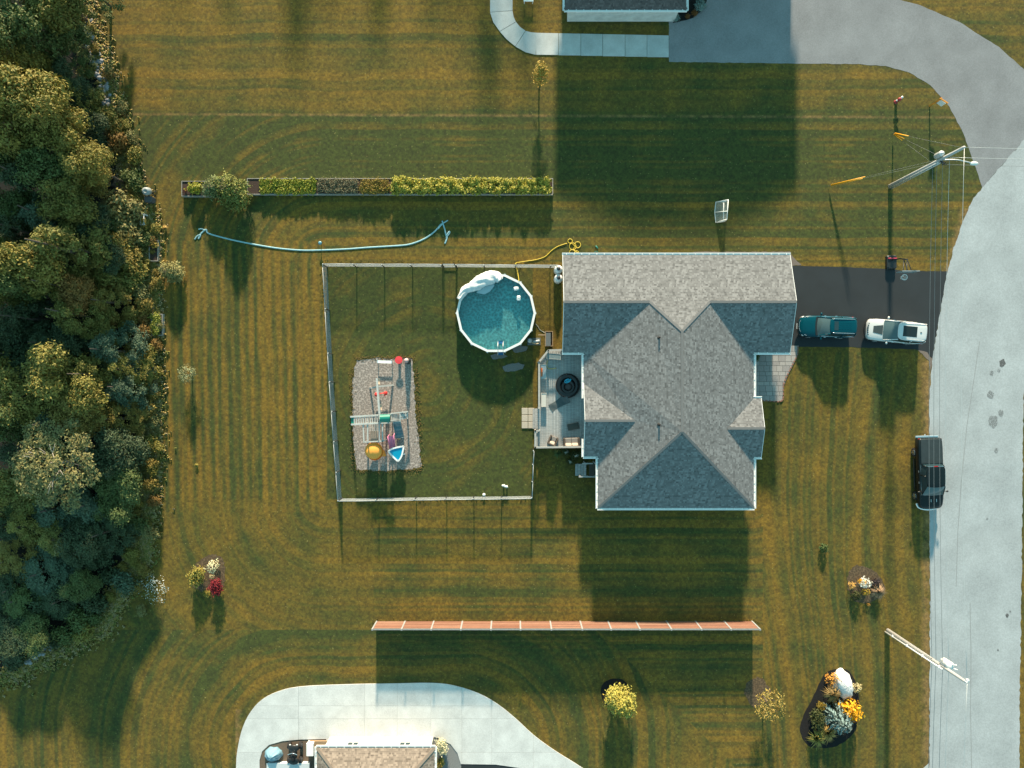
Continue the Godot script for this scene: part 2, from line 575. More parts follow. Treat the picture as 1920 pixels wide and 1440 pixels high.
func make_paving():
	var road := [[1742, 1620], [1743, 1300], [1744, 1100], [1742, 900], [1742, 760], [1748, 672], [1762, 590], [1776, 510], [1788, 465], [1802, 425], [1822, 376], [1842, 352], [1920, 262], [2010, 165], [2400, -100], [2400, 200], [2060, 420], [1945, 600], [1919, 740], [1917, 900], [1915, 1100], [1912, 1300], [1910, 1620]]
	sheet("road", ragged(road, 1.2, 6.0), mat("road", Color(.47, .51, .535), .9, T.worn, .042), .012)
	# repaired and worn patches of the road
	var patchm := mat("road_patch", Color(.22, .23, .24), .9, T.pebble, .2)
	var wornm := mat("road_worn", Color(.44, .475, .495), .9, T.pebble, .2)
	for q in [[1879, 681, 6, 0], [1873, 695, 3, 1], [1857, 740, 6, 1], [1862, 790, 9, 1], [1868, 845, 4, 1], [1859, 700, 4, 1], [1876, 775, 5, 1], [1888, 1154, 3, 0], [1894, 1147, 2, 1], [1871, 1219, 1.5, 0], [1851, 973, 2, 1]]:
		var o := []
		for k in 19:
			var an := TAU * k / 19
			var rr: float = q[2] * rng.randf_range(.75, 1.15)
			o.append([q[0] + cos(an) * rr, q[1] + sin(an) * rr * 1.35])
		sheet("road_patch", o, patchm if q[3] == 0 else wornm, .016)
	var seal := mat("crack_seal", Color(.36, .38, .39), .8, T.grain, .7)
	for line in [[[1836, 640], [1824, 720], [1812, 800], [1802, 900], [1795, 1000], [1792, 1100]], [[1818, 1130], [1820, 1230], [1819, 1330], [1821, 1440]]]:
		var o := []
		for q in line: o.append([q[0], q[1]])
		for k in line.size():
			var q = line[line.size() - 1 - k]
			o.append([q[0] + 1.1, q[1]])
		sheet("road_seam", o, seal, .016)
	var side := [[1254, 38], [1254, 116], [1480, 119], [1600, 120], [1660, 124], [1705, 136], [1745, 160], [1780, 200], [1806, 250], [1826, 305], [1842, 352], [1920, 262], [2010, 165], [1960, 152], [1920, 130], [1872, 88], [1800, 42], [1725, 10], [1660, -8], [1560, -60], [1500, -300], [1330, -300], [1318, -30], [1300, 22], [1276, 38]]
	sheet("neighbour_driveway", ragged(side, .6, 8.0), mat("grey_asphalt", Color(.29, .298, .315), .93, T.worn, .05), .008)
	var drive := [[1466, 498], [1560, 500], [1660, 504], [1700, 508], [1776, 509], [1762, 590], [1748, 672], [1736, 662], [1716, 655], [1600, 651], [1466, 650]]
	var dm := mat("black_asphalt", Color(.019, .027, .033), .8, T.blotch, .1)
	sheet("driveway", ragged(drive, .5, 9.0), dm, .010)
	# pale stones where the drive meets house and street
	var rim := mat("edge_gravel", Color(.36, .29, .25), .95, T.pebble, .8)
	sheet("gravel_strip", ragged([[1300, 472], [1481, 472], [1490, 485], [1503, 497], [1470, 498], [1300, 484]], .8), rim, .006)
	sheet("gravel_strip", ragged([[1718, 655], [1738, 661], [1748, 673], [1745, 700], [1741, 676], [1730, 664]], .8), rim, .014)
	# concrete path of the neighbour, slab by slab
	var conc := [mat("concrete_a", Color(.60, .63, .62), .85, T.worn, .11), mat("concrete_b", Color(.56, .60, .60), .85, T.worn, .1), mat("concrete_c", Color(.63, .65, .64), .85, T.worn, .12)]
	var wk := Node3D.new()
	wk.name = numbered("concrete_path")
	add_child(wk)
	tag(wk, "", "", "", "structure")
	no_grass(P2([[918, -120], [962, -120], [962, 20], [985, 58], [1008, 61], [1256, 66], [1256, 108], [1004, 104], [966, 88], [937, 60], [918, 24]]))
	var slabs := [[[919, -120], [961, -120], [961, -21], [919, -19]], [[919, -18.4], [961, -20.4], [961, 20], [919, 23]], [[919, 23.8], [961, 20.8], [963, 32], [967, 41], [937, 59], [925, 42]], [[937.4, 59.7], [967.6, 41.7], [975, 51], [985, 58], [966, 87], [950, 74]], [[966.6, 87.5], [985.6, 58.5], [996, 61], [1007.4, 62], [1004.4, 103], [985, 98]]]
	var xs := [1005, 1047, 1089, 1130, 1172, 1213, 1254]
	for i in 6:
		var t0: float = 62 + (xs[i] - 1005) * .02
		var t1: float = 62 + (xs[i + 1] - 1005) * .02
		slabs.append([[xs[i] + .3, t0], [xs[i + 1] - .4, t1], [xs[i + 1] - .4, t1 + 40.5], [xs[i] + .3, t0 + 41]])
	for i in slabs.size():
		var b := MB.new()
		b.prism(P2(slabs[i]), -.05, .05 + .003 * (i % 2))
		part("slab", b, conc[(i * 7) % 3], wk)
	# wide concrete apron of the house below, cut into slabs
	var apron := P2(smooth_poly([[443, 1560], [443, 1440], [447, 1398], [456, 1362], [471, 1333], [492, 1311], [522, 1296], [562, 1287], [640, 1283], [740, 1281], [810, 1280], [852, 1285], [896, 1299], [932, 1319], [966, 1346], [1002, 1379], [1042, 1408], [1093, 1440], [1180, 1500], [1180, 1560]], 3))
	var bed := P2([[488, 1560], [487, 1425], [492, 1408], [505, 1396], [530, 1389], [562, 1386], [612, 1385], [612, 1560]])
	var bed2 := P2([[810, 1560], [811, 1381], [822, 1383], [845, 1395], [858, 1412], [864, 1432], [930, 1433], [985, 1441], [1010, 1560]])
	var ap := Node3D.new()
	ap.name = numbered("concrete_apron")
	add_child(ap)
	tag(ap, "", "", "", "structure")
	no_grass(apron)
	var white := [mat("pale_concrete_a", Color(.78, .79, .785), .85, T.worn, .09), mat("pale_concrete_b", Color(.76, .77, .765), .85, T.worn, .07)]
	sheet("concrete_footing", [[446, 1560], [446, 1440], [450, 1400], [460, 1364], [476, 1336], [500, 1312], [540, 1296], [640, 1286], [810, 1284], [890, 1300], [960, 1346], [1000, 1382], [1090, 1444], [1180, 1560]], mat("joint_grey", Color(.40, .41, .41), .9), .014)
	var gx := [430, 560, 684, 745, 808, 866, 922, 1000, 1090, 1190]
	var gy := [1270, 1323, 1347, 1410, 1480, 1570]
	for i in gx.size() - 1:
		for j in gy.size() - 1:
			var cell := P2([[gx[i] + .15, gy[j] + .15], [gx[i + 1] - .15, gy[j] + .15], [gx[i + 1] - .15, gy[j + 1] - .15], [gx[i] + .15, gy[j + 1] - .15]])
			for piece in Geometry2D.intersect_polygons(apron, cell):
				for p1 in Geometry2D.clip_polygons(piece, bed):
					for p2 in Geometry2D.clip_polygons(p1, bed2):
						if p2.size() < 3: continue
						var b := MB.new()
						b.prism(p2, -.05, .06)
						part("slab", b, white[(i + j) % 2], ap)
	sheet("planting_bed", [[488, 1500], [487, 1425], [492, 1408], [505, 1396], [530, 1389], [562, 1386], [612, 1385], [612, 1500]], mat("bed_soil", Color(.30, .22, .16), .95, T.pebble, .9), .02)
	sheet("gravel_bed", [[811, 1500], [811, 1381], [822, 1383], [845, 1395], [858, 1412], [864, 1432], [864, 1500]], mat("grey_gravel", Color(.42, .44, .45), .95, T.pebble, 1.1), .02)
	sheet("asphalt_strip", [[864.5, 1500], [864.5, 1432], [930, 1433], [985, 1441], [1003, 1500]], dm, .03)
	sheet("concrete_corner", [[1722, 1448], [1742, 1430], [1743, 1500], [1700, 1500]], conc[0], .02)
	# paved front path: pavers laid in courses, edged with red brick
	var pv := Node3D.new()
	pv.name = numbered("paved_path")
	add_child(pv)
	tag(pv, "", "", "", "structure")
	no_grass(P2([[1400, 640], [1500, 640], [1498, 664], [1468, 722], [1466, 754], [1400, 754]]))
	var outl := P2([[1400, 648], [1497, 648], [1496, 664], [1488, 682], [1478, 702], [1470, 722], [1466, 752], [1400, 752]])
	var pm := [mat("paver_a", Color(.45, .42, .405), .9, T.grain, 1.0), mat("paver_b", Color(.50, .47, .45), .9, T.grain, 1.0), mat("paver_c", Color(.41, .385, .375), .9, T.grain, 1.0)]
	var row := 0
	var y := 648.0
	while y < 752.0:
		var hh := 11.2 if row % 2 == 0 else 7.6
		var x := 1400.0
		while x < 1500.0:
			var ww: float = [11.0, 8.0, 13.0][(row * 5 + int(x)) % 3]
			var cell := P2([[x + .28, y + .28], [x + ww - .28, y + .28], [x + ww - .28, y + hh - .28], [x + .28, y + hh - .28]])
			for piece in Geometry2D.intersect_polygons(outl, cell):
				var b := MB.new()
				b.prism(piece, -.03, .045 + rng.randf_range(0, .006))
				part("paver", b, pm[rng.randi() % 3], pv)
			x += ww
		y += hh
		row += 1
	sheet("paving_joints", [[1401, 648], [1497, 648], [1496, 664], [1488, 682], [1478, 702], [1470, 722], [1466, 752], [1401, 752]], mat("joint_sand", Color(.16, .15, .14), .95), .018)
	var edge := smooth_line([G(1497, 648), G(1496, 664), G(1488, 682), G(1478, 702), G(1470, 722), G(1466.5, 752), G(1434, 752.5), G(1420, 752.5)], 10)
	var bm := mat("edge_brick", Color(.36, .17, .12), .9, T.grain, 1.0)
	var travelled := 0.0
	for i in edge.size() - 1:
		travelled += edge[i].distance_to(edge[i + 1])
		if travelled > .23:
			travelled = 0.0
			var dir: Vector3 = (edge[i + 1] - edge[i]).normalized()
			var b := MB.new()
			b.box(edge[i] + dir.cross(Vector3.UP) * .06 + Vector3(0, .03, 0), Vector3(.2, .09, .1), Basis(dir, Vector3.UP, dir.cross(Vector3.UP)))
			part("edge_brick", b, bm, pv)
	# play area
	sheet("play_gravel", ragged([[668, 676], [700, 671], [735, 672], [772, 672], [776, 700], [777, 740], [780, 790], [787, 830], [790, 876], [745, 882], [705, 884], [668, 880], [662, 830], [660, 780], [661, 730], [663, 700]], 1.9, 4.5), mat("pea_gravel", Color(.57, .49, .44), .95, T.pebble, .14), .012)
	# woodland floor and stony bank
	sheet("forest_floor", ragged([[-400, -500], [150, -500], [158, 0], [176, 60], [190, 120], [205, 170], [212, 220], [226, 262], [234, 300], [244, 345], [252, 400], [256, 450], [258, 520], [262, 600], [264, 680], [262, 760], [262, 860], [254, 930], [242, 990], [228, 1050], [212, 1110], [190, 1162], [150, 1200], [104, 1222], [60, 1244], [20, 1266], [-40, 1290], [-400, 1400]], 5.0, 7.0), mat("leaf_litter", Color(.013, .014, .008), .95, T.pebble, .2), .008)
	sheet("bare_earth", ragged([[226, 290], [240, 286], [250, 318], [262, 352], [250, 372], [216, 372], [212, 340]], 2.5, 5.0), mat("pale_earth", Color(.25, .165, .115), .95, T.pebble, .15), .016)
	sheet("stony_bank", ragged([[160, 20], [174, 60], [192, 110], [206, 150], [216, 200], [200, 196], [186, 150], [170, 110], [156, 70]], 3.0, 5.0), mat("bank_stone", Color(.46, .46, .49), .95, T.pebble, .7), .016)
	sheet("stony_bank", ragged([[40, 1256], [58, 1236], [80, 1214], [104, 1206], [96, 1222], [74, 1238], [56, 1252]], 2.0, 5.0), M.bank_stone, .016)
	# mulch beds
	var mulch := mat("dark_mulch", Color(.011, .011, .013), .95, T.pebble, .16)
	sheet("mulch_bed", ragged(smooth_poly([[1500, 1365], [1507, 1340], [1520, 1315], [1532, 1290], [1546, 1264], [1566, 1255], [1588, 1256], [1602, 1275], [1610, 1305], [1608, 1340], [1602, 1372], [1570, 1398], [1530, 1402], [1508, 1390]]), .8, 4.0), mulch, .014)
	sheet("mulch_bed", ragged(smooth_poly([[1126, 1298], [1132, 1280], [1150, 1272], [1170, 1276], [1182, 1294], [1180, 1320], [1160, 1332], [1136, 1322]]), .6, 4.0), mulch, .014)
	sheet("mulch_bed", ragged([[1288, -40], [1330, -40], [1326, 0], [1316, 20], [1300, 34], [1262, 44], [1262, 20], [1288, 18]], .8, 4.0), mulch, .018)
	var dry := mat("dry_earth", Color(.20, .135, .075), .95, T.pebble, .13)
	sheet("dry_patch", ragged(smooth_poly([[1396, 1300], [1402, 1278], [1420, 1270], [1438, 1282], [1444, 1304], [1430, 1322], [1410, 1326]]), 2.2, 3.0), dry, .010)
	sheet("dry_patch", ragged(smooth_poly([[1588, 1092], [1596, 1066], [1612, 1060], [1640, 1072], [1656, 1092], [1656, 1114], [1630, 1130], [1600, 1124]]), 2.0, 3.0), dry, .010)
	sheet("dry_patch", ragged(smooth_poly([[356, 1078], [368, 1056], [396, 1040], [418, 1048], [422, 1080], [414, 1106], [384, 1112], [362, 1096]]), 2.0, 3.0), dry, .010)
# ---------------------------------------------------------------- buildings
# one roof slope: a polygon of points (x, y, z), shingle rows running across the fall; skirt and underside close it
func slope(b: MB, pts: Array, thick := .16):
	var flat := PackedVector2Array()
	for p in pts: flat.append(Vector2(p.x, p.z))
	# best-fit normal (Newell)
	var n := Vector3.ZERO
	for i in pts.size():
		var p: Vector3 = pts[i]
		var q: Vector3 = pts[(i + 1) % pts.size()]
		n += Vector3((p.y - q.y) * (p.z + q.z), (p.z - q.z) * (p.x + q.x), (p.x - q.x) * (p.y + q.y))
	n = n.normalized()
	if n.y < 0: n = -n
	var along := Vector3.UP.cross(n).normalized()
	var down := along.cross(n).normalized()
	if down.y > 0: down = -down
	var ix := Geometry2D.triangulate_polygon(flat)
	for k in range(0, ix.size(), 3):
		var a: Vector3 = pts[ix[k]]
		var c: Vector3 = pts[ix[k + 1]]
		var d: Vector3 = pts[ix[k + 2]]
		if (c - a).cross(d - a).y < 0:
			var t := c
			c = d
			d = t
		var uv := func(p: Vector3) -> Vector2: return Vector2(p.dot(along), p.dot(down)) / 4.2
		b.triuv(a, c, d, uv.call(a), uv.call(c), uv.call(d))
		var o := Vector3(0, -thick, 0)
		b.triuv(a + o, d + o, c + o, uv.call(a), uv.call(d), uv.call(c))
func strip(b: MB, pts: Array, r: float, rise := .03):
	# a low ridge cap over a line
	for i in pts.size() - 1:
		var p: Vector3 = pts[i]
		var q: Vector3 = pts[i + 1]
		var d := (q - p).normalized()
		b.box((p + q) * .5 + Vector3(0, rise * .3, 0), Vector3(p.distance_to(q), rise, r), Basis(d, d.cross(Vector3.UP).cross(d).normalized(), d.cross(Vector3.UP).normalized()).orthonormalized())
func gutter(parent: Node, p: Vector3, q: Vector3, out: Vector3, gap := .62):
	# an open trough along an eave, bridged by hangers
	var d := (q - p).normalized()
	var L := p.distance_to(q)
	var c := (p + q) * .5 + out * .075
	var bs := Basis(d, Vector3.UP, d.cross(Vector3.UP))
	var b := MB.new()
	b.box(c + out * .075 + Vector3(0, -.04, 0), Vector3(L + .1, .13, .055), bs)
	b.box(c + Vector3(0, -.105, 0), Vector3(L + .1, .015, .12), bs)
	b.box(c - out * .062 + Vector3(0, -.075, 0), Vector3(L + .1, .09, .015), bs)
	var n := int(L / gap)
	for k in n: b.box(p + d * (L * (k + .5) / n) + out * .075 + Vector3(0, .02, 0), Vector3(.06, .012, .17), bs)
	part("gutter", b, M.white_trim, parent)
func rake(parent: Node, pts: Array):
	var b := MB.new()
	for i in pts.size() - 1:
		var p: Vector3 = pts[i]
		var q: Vector3 = pts[i + 1]
		var d := (q - p).normalized()
		b.box((p + q) * .5 + Vector3(0, -.09, 0), Vector3(p.distance_to(q), .2, .03), Basis(d, d.cross(Vector3.UP).cross(d).normalized(), d.cross(Vector3.UP).normalized()).orthonormalized())
	part("rake_board", b, M.white_trim, parent)
func window(parent: Node, c: Vector3, out: Vector3, w: float, h: float):
	var s := out.cross(Vector3.UP)
	var bs := Basis(s, Vector3.UP, out)
	var f := MB.new()
	for k in [-1, 1]:
		f.box(c + s * k * (w * .5) + out * .03, Vector3(.08, h + .08, .06), bs)
		f.box(c + Vector3(0, k * h * .5, 0) + out * .03, Vector3(w - .08, .08, .06), bs)
	f.box(c + out * .025, Vector3(.05, h - .08, .05), bs)
	var o := part("window", f, M.white_trim, parent)
	var g := MB.new()
	g.box(c + out * .015, Vector3(w - .06, h - .06, .03), bs)
	part("pane", g, glass_mat(), o)
func walls(parent: Node, list: Array, y0: float, y1: float, m: Material):
	var poly := PackedVector2Array()
	for q in list: poly.append(Vector2(q[0], q[1]))
	var b := MB.new()
	b.prism(poly, y0, y1)
	part("wall", b, m, parent)

func make_house():
	M.white_trim = mat("white_trim", Color(.87, .88, .87), .5)
	var siding := mat("siding", Color(.62, .60, .55), .8, T.wood, .5)
	var hs := thing("house", "large house with grey shingle hip roof and white gutters beside the black driveway", "house", Vector3.ZERO)
	var e := 3.1
	var xW := 7.114
	var xE := 20.038
	var xm := 13.576
	var zN := -10.693
	var zS := 10.273
	var hM := 5.297
	var rN := Vector3(xm, hM, -4.231)
	var rS := Vector3(xm, hM, 3.811)
	var zg := -6.65
	var hG := 4.475
	var gl := 4.198
	var gr := 23.043
	var zs := -2.607
	var V1 := Vector3(11.157, hG, zg)
	var V2 := Vector3(15.995, hG, zg)
	var wx := 5.943
	var R1 := Vector3(10.0, 4.13, 2.98)
	var R2 := Vector3(17.61, 3.926, 3.623)
	var gx := 20.657
	var rb := MB.new()
	slope(rb, [Vector3(gl, e, zN), Vector3(gr, e, zN), Vector3(gr, hG, zg), V2, rN, V1, Vector3(gl, hG, zg)])
	slope(rb, [Vector3(gl, hG, zg), V1, Vector3(wx, e, zs), Vector3(gl, e, zs)])
	slope(rb, [V2, Vector3(gr, hG, zg), Vector3(gr, e, zs), Vector3(xE, e, zs)])
	slope(rb, [rN, rS, Vector3(xW, e, zS), Vector3(xW, e, 6.009), R1, Vector3(wx, e, -.04), Vector3(wx, e, zs), V1])
	slope(rb, [rN, V2, Vector3(xE, e, zs), Vector3(xE, e, 1.193), R2, Vector3(xE, e, 6.053), Vector3(xE, e, zS), rS])
	slope(rb, [Vector3(xW, e, zS), rS, Vector3(xE, e, zS)])
	slope(rb, [Vector3(wx, e, -.04), R1, Vector3(wx, 4.13, 2.98)])
	slope(rb, [Vector3(wx, 4.13, 2.98), R1, Vector3(xW, e, 6.009), Vector3(wx, e, 6.009)])
	slope(rb, [Vector3(xE, e, 1.193), R2, Vector3(gx, 3.926, 3.623), Vector3(gx, e, 1.193)])
	slope(rb, [R2, Vector3(xE, e, 6.053), Vector3(gx, e, 6.053), Vector3(gx, 3.926, 3.623)])
	var roof := part("roof", rb, shingle_mat("grey_shingle", Color(.235, .24, .245)), hs)
	var caps := shingle_mat("ridge_shingle", Color(.24, .245, .25))
	for line in [[Vector3(gl, hG, zg), V1], [V2, Vector3(gr, hG, zg)], [rN, rS], [V1, rN], [V2, rN], [Vector3(xW, e, zS), rS], [Vector3(xE, e, zS), rS], [Vector3(wx, 4.13, 2.98), R1], [R2, Vector3(gx, 3.926, 3.623)]]:
		var b := MB.new()
		strip(b, line, .2, .03)
		part("ridge_cap", b, caps, roof)
	var pipe := mat("vent_pipe", Color(.03, .03, .03), .7)
	for q in [[1236, 633, 4.75], [1236, 796, 4.8]]:
		var p := G(q[0], q[1], q[2])
		var b := MB.new()
		b.lathe(p + Vector3(0, -.15, 0), [[.16, 0], [.15, .1], [.07, .13], [.06, .42], [.045, .43], [.045, .3]], 10)
		part("vent_pipe", b, pipe, roof)
	for q in [[Vector3(gl, e, zN), Vector3(gr, e, zN), Vector3(0, 0, -1)], [Vector3(gl, e, zs), Vector3(wx, e, zs), Vector3(0, 0, 1)], [Vector3(xE, e, zs), Vector3(gr, e, zs), Vector3(0, 0, 1)], [Vector3(wx, e, zs + .15), Vector3(wx, e, 1.15), Vector3(-1, 0, 0)], [Vector3(wx, e, 4.6), Vector3(wx, e, 6.0), Vector3(-1, 0, 0)], [Vector3(wx, e, 6.009), Vector3(xW, e, 6.009), Vector3(0, 0, 1)], [Vector3(xW, e, 6.16), Vector3(xW, e, zS), Vector3(-1, 0, 0)], [Vector3(xW, e, zS), Vector3(xE, e, zS), Vector3(0, 0, 1)], [Vector3(xE, e, 6.2), Vector3(xE, e, zS), Vector3(1, 0, 0)], [Vector3(xE, e, zs + .15), Vector3(xE, e, 1.05), Vector3(1, 0, 0)], [Vector3(xE, e, 1.193), Vector3(gx, e, 1.193), Vector3(0, 0, -1)], [Vector3(xE, e, 6.053), Vector3(gx, e, 6.053), Vector3(0, 0, 1)]]:
		gutter(roof, q[0], q[1], q[2])
	rake(roof, [Vector3(gl, e, zN), Vector3(gl, hG, zg), Vector3(gl, e, zs)])
	rake(roof, [Vector3(gr, e, zN), Vector3(gr, hG, zg), Vector3(gr, e, zs)])
	rake(roof, [Vector3(wx, e, -.04), Vector3(wx, 4.13, 2.98), Vector3(wx, e, 6.009)])
	rake(roof, [Vector3(gx, e, 1.193), Vector3(gx, 3.926, 3.623), Vector3(gx, e, 6.053)])
	var o := .42
	walls(hs, [[gl + o, zN + o], [gr - o, zN + o], [gr - o, zs - o], [xE - o, zs - o], [xE - o, 1.193 + o], [gx - o, 1.193 + o], [gx - o, 6.053 - o], [xE - o, 6.053 - o], [xE - o, zS - o], [xW + o, zS - o], [xW + o, 6.009 - o], [wx + o, 6.009 - o], [wx + o, zs - o], [gl + o, zs - o]], -.1, 3.0, siding)
	for q in [[Vector3(gl + o, 0, 0), zN, zg, zs, hG], [Vector3(gr - o, 0, 0), zN, zg, zs, hG], [Vector3(wx + o, 0, 0), -.04, 2.98, 6.009, 4.13], [Vector3(gx - o, 0, 0), 1.193, 3.623, 6.053, 3.926]]:
		var b := MB.new()
		var x: float = q[0].x
		var s := .05 if x > 12 else -.05
		var A := Vector3(x, 3.0, q[1] + .4)
		var B := Vector3(x, q[4] - .2, q[2])
		var C := Vector3(x, 3.0, q[3] - .4)
		b.tri(A, B, C); b.tri(A - Vector3(s, 0, 0), C - Vector3(s, 0, 0), B - Vector3(s, 0, 0))
		part("gable", b, siding, hs)
	for q in [[Vector3(13, 1.7, zS - o), Vector3(0, 0, 1)], [Vector3(17, 1.7, zS - o), Vector3(0, 0, 1)], [Vector3(9.6, 1.7, zS - o), Vector3(0, 0, 1)], [Vector3(wx + o, 2.0, 3.0), Vector3(-1, 0, 0)], [Vector3(xW + o, 1.7, 8.2), Vector3(-1, 0, 0)], [Vector3(gx - o, 1.6, 3.6), Vector3(1, 0, 0)], [Vector3(xE - o, 1.7, 8.2), Vector3(1, 0, 0)], [Vector3(8.5, 1.8, zN + o), Vector3(0, 0, -1)], [Vector3(14, 1.8, zN + o), Vector3(0, 0, -1)]]:
		window(hs, q[0], q[1], 1.3, 1.1)
	var gd := mat("garage_door", Color(.7, .7, .68), .5)
	for z in [-8.6, -5.0]:
		var d := MB.new()
		for k in 4: d.box(Vector3(gr - o + .02, .3 + k * .54, z), Vector3(.06, .52, 2.8))
		part("garage_door", d, gd, hs)
	var fd := MB.new()
	fd.box(Vector3(xE - o + .03, 1.05, -1.2), Vector3(.06, 2.05, .95))
	part("front_door", fd, mat("front_door", Color(.25, .05, .04), .4), hs)
	# low wooden steps with a side rail at the rear corner
	var sp := thing("rear_steps", "weathered grey wooden steps with side rails against the house corner below the deck", "steps")
	var wood := [M.deck_a, M.deck_b, M.deck_c]
	for k in 4:
		var b := MB.new()
		var p := G(1081 + k * 5.2, 881, .2 + k * .2)
		b.box(p + Vector3(0, -.02, 0), Vector3(.22, .04, 1.0))
		part("tread", b, wood[k % 3], sp)
	var pl := MB.new()
	pl.box(G(1110, 881, .95), Vector3(.5, .05, 1.1))
	part("landing", pl, mat("old_wood", Color(.07, .065, .055), .9), sp)
	for y in [869.0, 894.0]:
		var b := MB.new()
		b.box(G(1105, y, 1.75) + Vector3(-.15, 0, 0), Vector3(1.5 if y > 880 else .9, .06, .1))
		for x in [1088.0, 1116.0] if y > 880 else [1098.0, 1116.0]:
			var p := F(x, y, 1.6)
			b.box(p + Vector3(0, .83, 0), Vector3(.09, 1.72, .09))
		for k in 3:
			b.box(G(1104, y, .45 + k * .42) + Vector3(-.1, 0, 0), Vector3(1.3 if y > 880 else .8, .05, .03))
		part("hand_rail", b, wood[1], sp)
	for y in [870.5, 891.5]:
		var sg := MB.new()
		sg.box(G(1092, y, .42), Vector3(1.05, .16, .05), Basis(Vector3(0, 0, 1), .65))
		part("stringer", sg, wood[2], sp)

func hip_house(called: String, label: String, x0: float, x1: float, z0: float, z1: float, e: float, pitch: float, roofm: Material, wallm: Material, winds: Array, over := .4) -> Node3D:
	var o := thing(called, label, "house")
	var s := minf(x1 - x0, z1 - z0) * .5
	var top := e + s * pitch
	var a: Vector3
	var b: Vector3
	if x1 - x0 >= z1 - z0:
		a = Vector3(x0 + s, top, (z0 + z1) * .5)
		b = Vector3(x1 - s, top, (z0 + z1) * .5)
	else:
		a = Vector3((x0 + x1) * .5, top, z0 + s)
		b = Vector3((x0 + x1) * .5, top, z1 - s)
	var NW := Vector3(x0, e, z0)
	var NE := Vector3(x1, e, z0)
	var SE := Vector3(x1, e, z1)
	var SW := Vector3(x0, e, z1)
	var rb := MB.new()
	if x1 - x0 >= z1 - z0:
		slope(rb, [NW, NE, b, a]); slope(rb, [NE, SE, b]); slope(rb, [SE, SW, a, b]); slope(rb, [SW, NW, a])
	else:
		slope(rb, [NW, NE, a]); slope(rb, [NE, SE, b, a]); slope(rb, [SE, SW, b]); slope(rb, [SW, NW, a, b])
	var roof := part("roof", rb, roofm, o)
	for line in ([[NW, a], [SW, a], [NE, b], [SE, b], [a, b]] if x1 - x0 >= z1 - z0 else [[NW, a], [NE, a], [SE, b], [SW, b], [a, b]]):
		var c := MB.new()
		strip(c, line, .24, .03)
		part("ridge_cap", c, roofm, roof)
	for q in [[NW, NE, Vector3(0, 0, -1)], [SW, SE, Vector3(0, 0, 1)], [NW, SW, Vector3(-1, 0, 0)], [NE, SE, Vector3(1, 0, 0)]]:
		gutter(roof, q[0], q[1], q[2])
	walls(o, [[x0 + over, z0 + over], [x1 - over, z0 + over], [x1 - over, z1 - over], [x0 + over, z1 - over]], -.1, e - .05, wallm)
	for q in winds: window(o, q[0], q[1], q[2], q[3])
	return o
func make_neighbours():
	var ww := mat("white_siding", Color(.80, .82, .80), .7, T.blotch, .3)
	var brown := shingle_mat("brown_shingle", Color(.16, .13, .125))
	var e := 2.75
	var A := G(1059, 18, e)
	var B := G(1287, 18, e)
	var wz := A.z - .4
	var n := hip_house("neighbour_house", "white walled house with dark brown hip roof beside the curved concrete path", A.x, B.x, A.z - 7.5, A.z, e, .36, brown, ww, [[Vector3(G(1090, 17, 1.9).x, 1.85, wz), Vector3(0, 0, 1), .75, .55], [Vector3(G(1180, 18, 1.9).x, 1.85, wz), Vector3(0, 0, 1), .75, .55]])
	var b := MB.new()
	for k in 9: b.box(Vector3((A.x + B.x) * .5, .2 + k * .28, wz + .012), Vector3(B.x - A.x - .8, .02, .02))
	part("siding_lap", b, ww, n)
	# its taller main block stands behind, above the picture
	hip_house("neighbour_house", "broad brown roofed main block behind the white walled house", G(1052, 0, 5.2).x, G(1540, 0, 5.2).x, G(0, -400, 5.2).z, G(0, -105, 5.2).z, 5.2, .42, brown, ww, [])
	var bench := thing("garden_bench", "white wooden bench standing on grass inside the bend of the concrete path", "bench", F(991, -2, .45))
	var bm: Material = M.white_trim
	for k in 3:
		var q := MB.new()
		q.box(Vector3(0, .43, -.15 + k * .15), Vector3(.85, .04, .12))
		part("slat", q, bm, bench)
	for k in [-1, 1]:
		var q := MB.new()
		q.box(Vector3(k * .36, .2, 0), Vector3(.06, .42, .4))
		part("leg", q, bm, bench)
	var e2 := 2.7
	var C := G(594, 1402, e2)
	var D := G(815, 1397, e2)
	var tan := shingle_mat("tan_shingle", Color(.36, .29, .235))
	var wz2 := C.z + .4
	hip_house("neighbour_house", "pale house with tan shingle hip roof standing on the wide concrete apron", C.x, D.x, C.z, C.z + 9.5, e2, .40, tan, mat("pale_wall", Color(.55, .56, .55), .7, T.blotch, .3), [[Vector3(G(661, 1394, 1.5).x, 1.5, wz2), Vector3(0, 0, -1), .95, .9], [Vector3(G(759, 1393, 1.5).x, 1.5, wz2), Vector3(0, 0, -1), .95, .9]])

